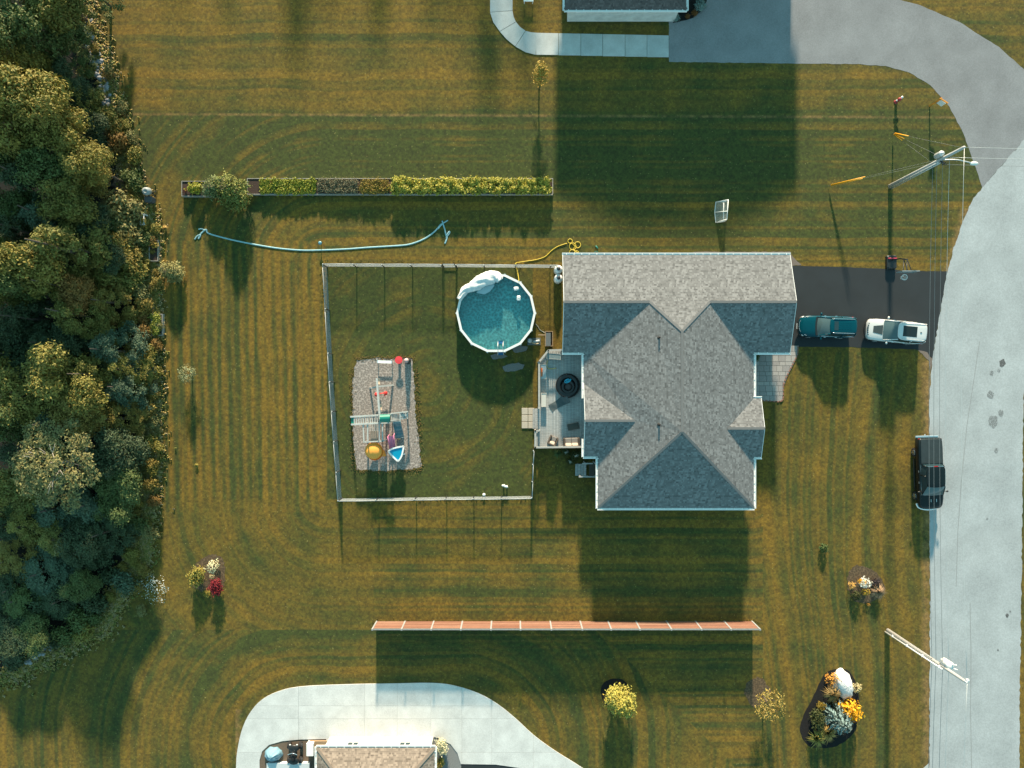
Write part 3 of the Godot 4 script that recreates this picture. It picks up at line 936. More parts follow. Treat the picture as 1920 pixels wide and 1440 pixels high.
# ---------------------------------------------------------------- deck
func rail_run(parent: Node, p: Vector3, q: Vector3, y: float, hgt := 1.0, cap_m: Material = null):
	var d := (q - p).normalized()
	var L := p.distance_to(q)
	var bs := Basis(d, Vector3.UP, d.cross(Vector3.UP))
	var c := (p + q) * .5
	var t := MB.new()
	t.box(Vector3(c.x, y + hgt, c.z), Vector3(L + .1, .045, .15), bs)
	t.box(Vector3(c.x, y + hgt - .06, c.z), Vector3(L, .1, .04), bs)
	part("rail", t, cap_m if cap_m else M.rail_wood, parent)
	var lo := MB.new()
	lo.box(Vector3(c.x, y + .12, c.z), Vector3(L, .07, .04), bs)
	part("lower_rail", lo, M.rail_wood, parent)
	var n := maxi(2, int(L / .15))
	var bl := MB.new()
	for k in n:
		var a := p + d * L * (k + .5) / n
		bl.box(Vector3(a.x, y + hgt * .5, a.z), Vector3(.05, hgt - .1, .045), bs)
	tag(part("balusters", bl, M.rail_wood, parent), "", "", "", "stuff")
	for a in [p, q]:
		var b := MB.new()
		b.box(Vector3(a.x, (y + hgt + .02) * .5, a.z), Vector3(.11, y + hgt + .1, .11), bs)
		part("post", b, M.rail_wood, parent)
func make_deck():
	var y := 1.2
	M.rail_wood = mat("rail_wood", Color(.62, .60, .56), .8, T.wood, .7)
	var dk := thing("deck", "weathered grey board deck with pale railing at the back of the house", "deck")
	var outl := P2([[1009, 679], [1027, 657], [1056, 657], [1100, 657], [1100, 838], [1002, 838], [1002, 806], [1009, 806]], y)
	var x := G(1001, 0, y).x
	var k := 0
	var boards := [M.deck_a, M.deck_b, M.deck_c]
	while x < G(1100, 0, y).x:
		var cell := PackedVector2Array([Vector2(x + .006, -5), Vector2(x + .134, -5), Vector2(x + .134, 7), Vector2(x + .006, 7)])
		for piece in Geometry2D.intersect_polygons(outl, cell):
			var b := MB.new()
			b.prism(piece, y - .04, y + rng.randf_range(-.002, .003))
			part("board", b, boards[(k * 7 + k / 3) % 3], dk)
		x += .14
		k += 1
	var jb := MB.new()
	for z in [679.0, 720.0, 765.0, 806.0, 834.0]: jb.box(Vector3((G(1010, 0, y).x + G(1096, 0, y).x) * .5, y - .14, G(0, z, y).z), Vector3(3.7, .19, .05))
	for q in [[1012, 682], [1012, 760], [1005, 834], [1060, 834], [1090, 700], [1090, 770]]:
		var p := F(q[0], q[1], y)
		jb.box(p + Vector3(0, .55, 0), Vector3(.14, 1.15, .14))
	part("joists", jb, boards[1], dk)
	rail_run(dk, F(1010, 765, y), F(1010, 679, y), y)
	rail_run(dk, F(1010, 679, y), F(1027, 658, y), y)
	rail_run(dk, F(1027, 658, y), F(1053, 657, y), y)
	rail_run(dk, F(1003, 806, y), F(1003, 837, y), y)
	rail_run(dk, F(1003, 837, y), F(1094, 836, y), y)
	rail_run(dk, F(1003, 806, y), F(1011, 806, y), y)
	for i in 4:
		var b := MB.new()
		var yy := y - .24 - i * .24
		b.box(F(1008.5 - i * 2.4, 785, yy) + Vector3(0, yy, 0), Vector3(.24, .05, 1.75))
		part("stair_tread", b, boards[i % 3], dk)
	# square stones at the foot of the stairs
	for i in 2:
		for j in 3:
			var b := MB.new()
			b.bevel_box(F(984 + i * 12.2, 771 + j * 13.0, .05) + Vector3(0, .03, 0), Vector3(.53, .09, .56), .012)
			var o := part("paving_stone", b, mat("pale_stone", Color(.66, .58, .48), .9, T.grain, 1.0))
			tag(o, "square cream paving stone laid at the foot of the deck stairs", "stone", "paving stones by the deck stairs")
	# benches and chests along the railing
	chest("storage_bench", "slate grey lidded bench set crosswise in the deck's cut corner", Vector3(1.28, .45, .52), mat("bench_grey", Color(.20, .26, .27), .6), G(1038, 668, y + .45), -.09)
	chest("storage_bench", "pale grey lidded bench with an orange float lying on it", Vector3(.52, .45, 1.28), mat("bench_pale", Color(.44, .50, .52), .6), G(1019, 697, y + .45), 0.0)
	chest("storage_bench", "bare sand coloured lidded bench against the deck railing above the stairs", Vector3(.48, .45, 1.2), mat("bench_sand", Color(.56, .55, .51), .6), G(1019.5, 750, y + .45), 0.0)
	var fl := MB.new(true)
	var fa := G(1015.5, 690, y + .5)
	fl.tube([fa, fa + Vector3(.02, .01, .4), fa + Vector3(.02, .0, .72)], .07, 8, .055)
	tag(part("pool_float", fl, mat("orange_foam", Color(.72, .17, .03), .6)), "orange foam float lying on the pale grey bench", "float")
	var nd := MB.new(true)
	nd.tube(smooth_line([G(1027, 676, y + .04), G(1025, 684, y + .04), G(1027, 690, y + .04), G(1034, 691.5, y + .04), G(1043, 690, y + .04)], 5), .04, 8)
	tag(part("pool_noodle", nd, mat("cream_foam", Color(.62, .48, .20), .7)), "bent cream coloured foam noodle lying on the deck boards", "noodle")
	# black ring shaped tub
	var c := F(1065, 723, y + .4)
	var tub := thing("inflatable_ring", "glossy black inflatable ring lounge with a blue swirl toy in it", "inflatable ring", c + Vector3(0, y, 0))
	var ring := MB.new(true)
	torus(ring, Vector3(0, .26, 0), .80, .25, 36, 12)
	part("ring", ring, mat("black_vinyl", Color(.008, .010, .012), .12), tub)
	var inner := MB.new(true)
	torus(inner, Vector3(.02, .34, .1), .46, .16, 26, 10)
	part("seat", inner, M.black_vinyl, tub)
	var pad := MB.new(true)
	pad.ball(Vector3(.03, .1, .1), Vector3(.46, .16, .46), 18, 5, 0.0)
	part("pad", pad, mat("dark_pad", Color(.06, .045, .045), .45), tub)
	var toy := thing("swirl_toy", "bright blue curled foil toy resting on the black inflatable ring", "toy", c + Vector3(-.06, y + .50, -.42), .5)
	var sw := MB.new(true)
	var sp := []
	for i in 22:
		var a := i * .55
		var rr := .30 - i * .012
		sp.append(Vector3(cos(a) * rr * 1.1, .02 + i * .003, sin(a) * rr * .6))
	sw.tube(sp, .045, 7, .03)
	part("swirl", sw, mat("blue_foil", Color(.03, .42, .62), .2), toy)
	var mt := MB.new()
	var mm := mat("grey_mat", Color(.085, .115, .125), .8, T.blotch, .8)
	var nx := 14
	var nz := 5
	for i in nx:
		for j in nz:
			var at := func(u: float, v: float) -> Vector3:
				return Vector3((u - .5) * 1.75, .035 + .03 * sin(u * 9.0) * sin(v * 4.0 + 1.0) + .42 * clampf((u - .74) / .22, 0, 1), (v - .5) * (.72 - .1 * sin(u * 5.0)))
			var u := float(i) / nx
			var v := float(j) / nz
			mt.quad(at.call(u, v), at.call(u, v + 1.0 / nz), at.call(u + 1.0 / nx, v + 1.0 / nz), at.call(u + 1.0 / nx, v))
	var mo := part("foam_mat", mt, mm, null, F(1048, 756, y) + Vector3(0, y, 0))
	mo.rotation.y = .56
	tag(mo, "limp grey mat hanging off the black ring onto the deck", "mat")
	# furniture
	var tb := thing("low_table", "low black rectangular table on the deck boards", "table", F(1075, 799.5, y + .4) + Vector3(0, y, 0), .2)
	var t1 := MB.new()
	t1.bevel_box(Vector3(0, .38, 0), Vector3(.98, .05, .56), .02)
	part("table_top", t1, mat("dark_glass", Color(.018, .026, .024), .3), tb)
	for q in [[-1, -1], [1, -1], [1, 1], [-1, 1]]:
		var l := MB.new()
		l.box(Vector3(q[0] * .44, .18, q[1] * .24), Vector3(.05, .36, .05))
		part("leg", l, M.dark_glass, tb)
	sofa("wicker_armchair", "single wicker armchair with cream seat cushion on the deck", .72, 1, F(1037, 826, y + .4) + Vector3(0, y, 0), -.42)
	sofa("wicker_loveseat", "two seat wicker sofa with grey and cream cushions on the deck", 1.36, 2, F(1071.5, 829, y + .4) + Vector3(0, y, 0), 0.03)
func torus(b: MB, c: Vector3, R: float, r: float, n: int, m: int):
	for i in n:
		for j in m:
			var at := func(u: int, v: int) -> Vector3:
				var A := TAU * u / n
				var B := TAU * v / m
				return c + Vector3(cos(A) * (R + r * cos(B)), r * sin(B), sin(A) * (R + r * cos(B)))
			b.quad(at.call(i, j), at.call(i, j + 1), at.call(i + 1, j + 1), at.call(i + 1, j))
func chest(called: String, label: String, s: Vector3, m: Material, top: Vector3, turn: float) -> Node3D:
	var o := thing(called, label, "bench", top - Vector3(0, s.y, 0), turn)
	var b := MB.new()
	b.box(Vector3(0, s.y * .5 - .03, 0), Vector3(s.x - .06, s.y - .06, s.z - .06))
	part("box", b, m, o)
	var l := MB.new()
	l.bevel_box(Vector3(0, s.y - .03, 0), Vector3(s.x, .06, s.z), .015)
	var lid := part("lid", l, m, o)
	var r := MB.new()
	for k in [-1, 1]:
		r.box(Vector3(k * (s.x * .5 - .03), s.y + .012, 0), Vector3(.05, .03, s.z - .02))
		r.box(Vector3(0, s.y + .012, k * (s.z * .5 - .03)), Vector3(s.x - .12, .03, .05))
	part("lid_rim", r, M.rail_wood, lid)
	return o
func sofa(called: String, label: String, w: float, n: int, at: Vector3, turn: float):
	var wick := mat("wicker", Color(.13, .105, .085), .85, T.wood, 2.0)
	var cream := mat("cream_cushion", Color(.55, .47, .39), .9, T.grain, 1.5)
	var grey := mat("grey_cushion", Color(.30, .28, .26), .9, T.grain, 1.5)
	var o := thing(called, label, "chair" if n == 1 else "sofa", at, turn)
	var b := MB.new()
	b.bevel_box(Vector3(0, .17, 0), Vector3(w, .3, .72), .03)
	part("base", b, wick, o)
	for k in [-1, 1]:
		var a := MB.new()
		a.bevel_box(Vector3(k * (w * .5 - .05), .31, 0), Vector3(.12, .6, .74), .03)
		part("armrest", a, wick, o)
	var bk := MB.new()
	bk.bevel_box(Vector3(0, .40, .36), Vector3(w, .78, .12), .03)
	part("backrest", bk, wick, o)
	for k in n:
		var cw := (w - .26) / n
		var cx := -w * .5 + .13 + cw * (k + .5)
		var c := MB.new()
		c.bevel_box(Vector3(cx, .38, -.06), Vector3(cw - .02, .14, .60), .04)
		part("seat_cushion", c, grey, o)
		var d := MB.new()
		d.bevel_box(Vector3(0, 0, 0), Vector3(cw - .02, .40, .15), .05)
		var p := part("back_cushion", d, cream, o, Vector3(cx, .60, .22))
		p.rotation.x = .5

# ---------------------------------------------------------------- pool
func make_pool():
	var h := 1.3
	var c := F(930, 587, h)
	var R := 3.406
	var pl := thing("swimming_pool", "fourteen sided above ground pool with white rim and teal water", "pool", c)
	var n := 14
	var wall := MB.new()
	var liner := MB.new()
	var lm := mat("pool_liner", Color(.20, .74, .76), .7, T.pebble, .10)
	var wm := mat("pool_wall", Color(.55, .60, .62), .6)
	var rimm := mat("pool_rim", Color(.80, .80, .79), .45)
	var P := func(k: int, r: float, y: float) -> Vector3: return Vector3(cos(TAU * k / n) * r, y, sin(TAU * k / n) * r)
	for k in n:
		wall.quad(P.call(k, R - .05, -.02), P.call(k, R - .05, h - .03), P.call(k + 1, R - .05, h - .03), P.call(k + 1, R - .05, -.02))
		liner.quad(P.call(k, R - .12, .55), P.call(k + 1, R - .12, .55), P.call(k + 1, R - .12, h - .03), P.call(k, R - .12, h - .03))
		liner.tri(Vector3(0, .55, 0), P.call(k + 1, R - .12, .55), P.call(k, R - .12, .55))
		var rm := MB.new()
		rm.loft([[P.call(k, R, h - .04), P.call(k, R, h), P.call(k, R - .2, h), P.call(k, R - .2, h - .04)], [P.call(k + 1, R, h - .04), P.call(k + 1, R, h), P.call(k + 1, R - .2, h), P.call(k + 1, R - .2, h - .04)]])
		part("rim", rm, rimm, pl)
		var st := MB.new()
		st.box(P.call(k, R - .02, .63), Vector3(.14, 1.26, .1), Basis(Vector3.UP, -TAU * k / n))
		part("upright", st, wm, pl)
	part("wall", wall, wm, pl)
	part("liner", liner, lm, pl)
	var water := MB.new()
	for k in n: water.tri(Vector3(0, 1.12, 0), P.call(k + 1, R - .13, 1.12), P.call(k, R - .13, 1.12))
	var wt := StandardMaterial3D.new()
	wt.albedo_color = Color(.02, .36, .42, .24)
	wt.transparency = BaseMaterial3D.TRANSPARENCY_ALPHA
	wt.roughness = .06
	var rip := noise(.05, 3, FastNoiseLite.TYPE_SIMPLEX_SMOOTH, 41)
	var ri := rip.get_seamless_image(256, 256)
	ri.bump_map_to_normal_map(3.0)
	wt.normal_enabled = true
	wt.normal_texture = ImageTexture.create_from_image(ri)
	wt.uv1_triplanar = true
	wt.uv1_scale = Vector3.ONE * .55
	part("water", water, wt, pl)
	# bunched-up white cover over the rim
	var cv := MB.new(true)
	var fn := noise(.9, 4, FastNoiseLite.TYPE_SIMPLEX, 21)
	var spine := smooth_line([G(861, 562, h), G(872, 545, h), G(895, 532, h), G(915, 521, h), G(931, 521, h), G(937, 527, h)], 8)
	var wid := [.42, .62, .95, 1.15, 1.0, .5]
	var rings := []
	for i in spine.size():
		var f := float(i) / (spine.size() - 1) * 5.0
		var wd := lerpf(wid[int(minf(f, 4))], wid[int(minf(f, 4)) + 1], f - int(minf(f, 4)))
		var dd: Vector3 = (spine[mini(i + 1, spine.size() - 1)] - spine[maxi(i - 1, 0)]).normalized()
		var sd := dd.cross(Vector3.UP).normalized()
		var ring := []
		for k in 22:
			var a := TAU * k / 22
			var p: Vector3 = spine[i] + Vector3(0, -.04, 0) - c
			var rr := 1.0 + .30 * fn.get_noise_3d(p.x * 1.3 + cos(a) * 1.2, sin(a) * 1.4, p.z * 1.3 + cos(a)) + .14 * sin(a * 5.0 + i * .6)
			var up := sin(a) * .30 * rr
			if up < 0: up *= .75
			ring.append(p + c + sd * cos(a) * wd * .5 * rr + Vector3(0, up + .12, 0))
		rings.append(ring)
	cv.loft(rings)
	var cover := part("pool_cover", cv, mat("white_cover", Color(.80, .82, .83), .55, T.blotch, .8))
	tag(cover, "crumpled white pool cover bunched over the pool's rim", "cover")
	var fl := MB.new()
	fl.prism(P2([[905, 533], [925, 528], [927, 536], [918, 547], [908, 552], [893, 549]], 1.14), 1.13, 1.145)
	tag(part("cover_flap", fl, mat("wet_cover", Color(.36, .50, .55), .3)), "wet grey blue flap of the cover floating on the pool water", "cover")
	for q in [[968, 541, .2, "white skimmer float near the pool's rim below the yellow hose"], [972.5, 559, 1.55, "upright white float drifting beside the teal pool's far wall"]]:
		var o := thing("pool_float", q[3], "float", F(q[0], q[1], 1.15) + Vector3(0, 1.1, 0), q[2])
		var b := MB.new()
		b.bevel_box(Vector3(0, .07, 0), Vector3(.44, .14, .32), .06)
		part("body", b, rimm, o)
		var l := MB.new()
		l.lathe(Vector3(.05, .14, 0), [[.1, 0], [.1, .02], [.0, .03]], 12)
		part("lid", l, rimm, o)
	# ladder over the rim
	var ld := thing("pool_ladder", "blue stepped pool ladder with white rails straddling the rim", "ladder", F(938.5, 651, h), 0)
	var bl := mat("ladder_blue", Color(.01, .13, .30), .5)
	for k in [-1, 1]:
		var t := MB.new(true)
		t.tube(smooth_line([Vector3(k * .26, .02, .62), Vector3(k * .22, 1.3, .30), Vector3(k * .22, 1.82, .08), Vector3(k * .22, 1.82, -.16), Vector3(k * .22, 1.3, -.36), Vector3(k * .25, .2, -.62)], 5), .025, 7)
		part("rail", t, rimm, ld)
	for q in [[.3, .56], [.6, .48], [.9, .40], [1.2, .33], [1.2, -.38], [.9, -.45], [.6, -.52]]:
		var b := MB.new()
		b.box(Vector3(0, q[0], q[1]), Vector3(.42, .03, .16))
		part("step", b, bl, ld)
	# pump, filter and wooden box
	var pu := thing("pool_pump", "grey pool pump and filter on a dark plate beside the pool", "pump", F(1001.5, 640, .4))
	var dark := mat("pump_dark", Color(.04, .05, .055), .5)
	var pb := MB.new()
	pb.bevel_box(Vector3(0, .05, 0), Vector3(1.15, .12, .62), .02)
	part("base_plate", pb, mat("pump_plate", Color(.10, .13, .14), .6), pu)
	var t2 := MB.new(true)
	t2.lathe(Vector3(-.36, .1, -.06), [[.17, 0], [.2, .1], [.2, .36], [.14, .48], [.05, .54], [.0, .55]], 16)
	part("filter_tank", t2, mat("pump_grey", Color(.45, .5, .52), .4), pu)
	var t3 := MB.new(true)
	t3.cyl(Vector3(-.08, .25, .05), Vector3(.48, .25, -.06), .12, .11, 14)
	part("motor", t3, M.pump_grey, pu)
	var t4 := MB.new(true)
	t4.tube(smooth_line([Vector3(-.2, .35, .1), Vector3(.05, .42, .2), Vector3(.2, .3, .22), Vector3(.4, .32, .18)], 5), .045, 8)
	part("pipe", t4, mat("pump_sand", Color(.5, .4, .25), .6), pu)
	var bx := thing("wooden_box", "open pine box with a grey lid panel between pool and deck", "box", F(1029.5, 635, .7))
	var pine := mat("pine", Color(.52, .36, .22), .8, T.wood, 1.0)
	for q in [[Vector3(-.31, .35, 0), Vector3(.05, .7, 1.3)], [Vector3(.31, .35, 0), Vector3(.05, .7, 1.3)], [Vector3(0, .35, -.625), Vector3(.57, .7, .05)], [Vector3(0, .35, .625), Vector3(.57, .7, .05)], [Vector3(0, .06, 0), Vector3(.57, .06, 1.2)]]:
		var b := MB.new()
		b.box(q[0], q[1])
		part("plank", b, pine, bx)
	var lp := MB.new()
	lp.box(Vector3(-.07, .715, .06), Vector3(.42, .03, 1.12))
	part("lid", lp, mat("slate_lid", Color(.11, .13, .14), .6), bx)
	var pk := MB.new()
	pk.box(Vector3(-.62, .68, -.33), Vector3(.62, .05, .09))
	part("arm", pk, pine, bx)
	var cord := MB.new(true)
	cord.tube(smooth_line([G(1004, 607, .03), G(1009, 613, .03), G(1012, 618, .03), G(1020, 623, .05), G(1024, 624, .3)], 5), .022, 6)
	tag(part("power_cord", cord, mat("cord_grey", Color(.4, .42, .38), .7)), "thin grey cord running from the pool to the wooden box", "cord")
	for q in [[[942, 687], [956, 682], [972, 680], [983, 684], [980, 692], [962, 697], [946, 696]], [[920, 667], [930, 663], [944, 664], [952, 668], [940, 672], [924, 674]], [[958, 652], [975, 648], [990, 650], [986, 658], [966, 662]]]:
		var b := MB.new()
		b.prism(P2(ragged(q, .8, 4.0)), -.03, .05)
		tag(part("flagstone", b, mat("flag_grey", Color(.34, .32, .31), .9, T.pebble, .6)), "rough grey flagstone lying in the grass along the pool's foot", "stone", "flagstones along the pool")
	# gas tanks
	for q in [[1047.5, 504, "white upright gas tank in the corner of fence and house"], [1047.5, 521, "white upright gas tank standing next to the one at the fence"]]:
		var o := thing("gas_tank", q[2], "tank", F(q[0], q[1], 1.25))
		var b := MB.new(true)
		b.lathe(Vector3.ZERO, [[.33, -.02], [.36, .1], [.36, .98], [.33, 1.12], [.22, 1.22], [.12, 1.25], [.0, 1.26]], 20)
		part("body", b, rimm, o)
		var d := MB.new(true)
		d.lathe(Vector3(0, 1.2, 0), [[.15, 0], [.15, .18], [.12, .2], [.0, .2]], 14)
		part("valve_cap", d, mat("dark_cap", Color(.03, .035, .04), .5), o)
# ---------------------------------------------------------------- fences
func link_panel(p: Vector3, q: Vector3, h: float, gap := .075, r := .0045) -> MB:
	# crossing wires of a chain-link panel
	var b := MB.new()
	var d := q - p
	var L := d.length()
	d /= L
	var nrm := d.cross(Vector3.UP)
	for dirn: float in [-1.0, 1.0]:
		var s := -h
		while s < L:
			var x0 := s
			var y0 := 0.0
			var x1 := s + h
			var y1 := h
			if x0 < 0:
				y0 -= x0
				x0 = 0
			if x1 > L:
				y1 -= x1 - L
				x1 = L
			if x1 - x0 > .02:
				var a := Vector3(0, y0 + .04, 0)
				var e := Vector3(0, y1 + .04, 0)
				var A := p + d * (x0 if dirn > 0 else L - x0) + a + nrm * r * dirn
				var B := p + d * (x1 if dirn > 0 else L - x1) + e + nrm * r * dirn
				var w := ((B - A).normalized().cross(nrm)) * r
				var n2 := nrm * r
				b.quad(A - w, B - w, B + n2, A + n2); b.quad(A + n2, B + n2, B + w, A + w); b.quad(A + w, B + w, B - n2, A - n2); b.quad(A - n2, B - n2, B - w, A - w)
			s += gap * 1.4142
	return b
func make_fences():
	var wire := mat("galvanised", Color(.40, .435, .44), .5, null, 1.0, .2)
	var dark := mat("dark_post", Color(.035, .04, .042), .5)
	var h := 1.5
	var runs := [
		["grey chain link fence with dark posts along the yard's garden bed side", [[604.5, 494.5], [661, 494.5], [715, 495], [769, 495], [827, 495.5]]],
		["grey chain link fence between the narrow gate and the white gas tanks", [[855, 495.5], [908, 496], [968, 496.5], [1034, 497], [1046, 497]]],
		["grey chain link fence along the yard's woodland side", [[604.5, 494.5], [609, 578], [614, 662], [617, 716], [621, 772], [625, 829], [629.5, 887], [633, 940]]],
		["grey chain link fence along the yard side facing the orange wooden fence", [[633, 940], [704, 939], [776.5, 938], [835, 937], [887.5, 936.5], [940.5, 936], [997.5, 935]]],
		["short grey chain link fence joining the yard corner to the deck", [[998, 934], [999, 904], [1000, 872], [1001.5, 846]]]]
	var first := true
	for run in runs:
		var o := thing("chain_link_fence", run[0], "fence")
		var pts: Array = run[1]
		for i in pts.size():
			var p := F(pts[i][0], pts[i][1], h)
			if not (run == runs[2] and i == 0) and not (run == runs[3] and i == 0):
				var inw := (Vector3(-7.5, 0, .2) - p).normalized() * .07
				inw.y = 0
				var b := MB.new(true)
				b.cyl(p + inw + Vector3(0, -.05, 0), p + inw + Vector3(0, h + .04, 0), .042, .042, 8)
				var po := part("post", b, dark, o)
				var c := MB.new(true)
				c.ball(p + inw + Vector3(0, h + .05, 0), Vector3(.06, .05, .06), 8, 4)
				part("post_cap", c, wire, po)
			if i < pts.size() - 1:
				var q := F(pts[i + 1][0], pts[i + 1][1], h)
				var t := MB.new(true)
				t.cyl(p + Vector3(0, h, 0), q + Vector3(0, h, 0), .024, .024, 7)
				part("top_rail", t, wire, o)
				part("wire_mesh", link_panel(p, q, h - .05), wire, o)
	var g := thing("gate", "narrow chain link gate with a dark frame in the yard fence", "gate")
	var a := F(828, 495.5, h)
	var z := F(854, 495.5, h)
	for p in [a + Vector3(.06, 0, 0), z - Vector3(.06, 0, 0)]:
		var b := MB.new()
		b.box(p + Vector3(0, .8, 0), Vector3(.09, 1.62, .07))
		part("upright", b, dark, g)
	var b2 := MB.new()
	b2.box((a + z) * .5 + Vector3(0, h, 0), Vector3(1.1, .06, .06)); b2.box((a + z) * .5 + Vector3(0, .12, 0), Vector3(1.1, .05, .05))
	part("frame", b2, wire, g)
	part("wire_mesh", link_panel(a, z, h - .05), wire, g)
	# long fence of orange boards
	var fx := [698, 753, 808.5, 864, 920.5, 976, 1034, 1092, 1146, 1200, 1259, 1315.5, 1371, 1425]
	var wf := thing("wooden_fence", "long orange board fence with grey posts and pale top rail", "fence")
	var top := 2.05
	var z0 := G(0, 1180.5, top).z
	var bm := [mat("cedar_a", Color(.36, .175, .115), .8, T.wood, .7), mat("cedar_b", Color(.31, .140, .088), .8, T.wood, .7), mat("cedar_c", Color(.43, .225, .150), .8, T.wood, .7), mat("cedar_d", Color(.26, .115, .075), .85, T.wood, .7), mat("cedar_e", Color(.39, .215, .15), .85, T.wood, .7)]
	var pg := mat("post_grey", Color(.42, .44, .44), .8, T.wood, .8)
	for i in fx.size():
		var x := G(fx[i], 0, top).x
		var b := MB.new()
		b.box(Vector3(x, 1.0, z0), Vector3(.13, 2.1, .13))
		var po := part("post", b, pg, wf)
		var c := MB.new()
		c.bevel_box(Vector3(x, 2.08, z0), Vector3(.16, .06, .16), .02)
		part("post_cap", c, pg, po)
		if i == fx.size() - 1: continue
		var x1 := G(fx[i + 1], 0, top).x
		var w := x1 - x - .13
		for k in 12:
			var q := MB.new()
			q.box(Vector3((x + x1) * .5, .11 + k * .148, z0 - .02 + rng.randf_range(-.004, .004)), Vector3(w, .134, .028))
			part("board", q, bm[rng.randi() % 5], wf)
		var l := MB.new()
		for k in int(w / .16): l.box(Vector3(x + .16 + k * .16, 1.91, z0), Vector3(.05, .14, .03))
		tag(part("spindles", l, mat("spindle", Color(.07, .05, .045), .8), wf), "", "", "", "stuff")
		var t := MB.new()
		t.box(Vector3((x + x1) * .5, 2.0, z0), Vector3(w, .05, .11))
		part("top_rail", t, pg, wf)

# ---------------------------------------------------------------- raised beds
func raised_bed(label: String, px0: float, py0: float, px1: float, py1: float, h: float, soil: Material, t := .055) -> Node3D:
	var a := F(px0, py0, h)
	var c := F(px1, py1, h)
	var m := (a + c) * .5
	var w := c.x - a.x
	var d := c.z - a.z
	var o := thing("raised_bed", label, "garden bed", m)
	var wood := mat("bed_wood", Color(.52, .50, .46), .85, T.wood, .8)
	var n := maxi(1, int(w / 2.4))
	for s in [-1, 1]:
		for k in n:
			for r in 2:
				var b := MB.new()
				b.box(Vector3(-w * .5 + w * (k + .5) / n, h * (.25 + .5 * r) - .01, s * (d * .5 - t * .5)), Vector3(w / n - .008, h * .5 - .006, t))
				part("plank", b, wood, o)
		var e := MB.new()
		e.box(Vector3(s * (w * .5 - t * .5), h * .5 - .01, 0), Vector3(t, h - .006, d - t * 2.0 - .004))
		part("end_plank", e, wood, o)
	var g := MB.new()
	g.box(Vector3(0, h * .42, 0), Vector3(w - t * 2, h * .84, d - t * 2))
	part("soil", g, soil, o)
	return o
func make_beds():
	var soil := mat("dark_soil", Color(.10, .062, .048), .95, T.pebble, .4)
	raised_bed("very long low timber bed full of yellow green vegetables", 463, 334, 1037, 364.5, .42, soil)
	raised_bed("short timber bed with one leafy plant beside the round shrub", 340, 339, 396, 368, .42, soil)
	raised_bed("narrow timber planter of bare soil with one yellow plant near the woodland edge", 279, 450, 296, 489.5, .40, soil)
	raised_bed("narrow timber planter filled to the brim with leafy greens near the woodland edge", 283.5, 588.5, 304.5, 629, .40, soil)
	var mg := func(key: String, c: Color) -> Material: return leaf_mat(key, c)
	var W := Color(1, 1, 1)
	# low bright plants
	var low := leaf_mesh(301, [[Vector3(0, .14, 0), Vector3(.26, .12, .26)]], 26, 7, .09, W, .07, .6, .25)
	var mid := leaf_mesh(302, [[Vector3(0, .16, 0), Vector3(.24, .12, .24)]], 22, 7, .06, W, .07, .5, .4)
	var tall := leaf_mesh(303, [[Vector3(0, .3, 0), Vector3(.36, .30, .36)], [Vector3(.15, .5, .1), Vector3(.22, .2, .22)]], 44, 8, .11, W, .09, .6, .28)
	var tall2 := leaf_mesh(304, [[Vector3(0, .28, 0), Vector3(.4, .26, .34)], [Vector3(-.18, .45, .05), Vector3(.2, .2, .2)]], 44, 8, .11, W, .09, .6, .28)
	var y := .36
	var rows := [
		[486, 592, 10, 3, low, leaf_mat("bean_leaf", Color(.30, .30, .030)), "low lime green plant in the dense block of the long bed", "lime green plants in the long bed", .9],
		[597, 671, 8, 3, mid, leaf_mat("sage_leaf", Color(.235, .21, .12)), "sparse grey brown herb in the thin block of the long bed", "grey brown herbs in the long bed", 1.05],
		[676, 729, 6, 3, mid, leaf_mat("ochre_leaf", Color(.33, .235, .040)), "ochre leaved plant in the long bed between herbs and bushy plants", "ochre plants in the long bed", 1.2],
		[737, 1031, 23, 2, tall, leaf_mat("squash_leaf", Color(.42, .375, .055)), "tall bushy yellow green vegetable plant spilling over the long bed", "bushy plants in the long bed", 1.0]]
	for q in rows:
		var proto: Node3D = null
		for i in q[2]:
			for j in q[3]:
				var px: float = lerpf(q[0], q[1], (i + .5) / q[2]) + rng.randf_range(-1.5, 1.5)
				var py: float = 336.0 + 26.0 * (j + .5) / q[3] + rng.randf_range(-1.5, 1.5)
				var at := F(px, py, .5) + Vector3(0, y - .02, 0)
				var o: Node3D
				if proto == null:
					o = plant("vegetable_plant", q[4], q[5], q[6], "plant", at, 1.0, 0, q[7])
					proto = o
				else:
					o = copy(proto, "vegetable_plant")
					tag(o, q[6], "plant", q[7])
					o.position = at
				if q[4] == tall and (i + j) % 2 == 1:
					for c in o.get_children():
						if c.name == "foliage": c.mesh = tall2
				o.rotation.y = rng.randf() * TAU
				o.scale = Vector3.ONE * q[8] * rng.randf_range(.85, 1.18)
	var big := leaf_mesh(305, [[Vector3(0, .3, 0), Vector3(.55, .3, .45)]], 60, 8, .11, W, .1, .6, .3)
	plant("vegetable_plant", big, M.bean_leaf, "single wide lime green plant in the short timber bed", "plant", F(366, 352, .6) + Vector3(0, y, 0), 1.1)
	plant("vegetable_plant", mid, leaf_mat("red_leaf", Color(.20, .045, .03)), "small red leaved plant in the short timber bed's end", "plant", F(347, 357, .4) + Vector3(0, y, 0), .9)
	plant("vegetable_plant", low, M.ochre_leaf, "yellow leaved plant alone in the bare narrow planter", "plant", F(289, 459, .5) + Vector3(0, .32, 0), 1.1)
	for k in 4:
		plant("vegetable_plant", big, leaf_mat("lettuce_leaf", Color(.24, .26, .035)), "broad leafy green crowding the brim full narrow planter", "plant", F(291 + (k % 2) * 3, 593 + k * 9.6, .5) + Vector3(0, .32, 0), .72, k * 1.3, "greens in the full planter")

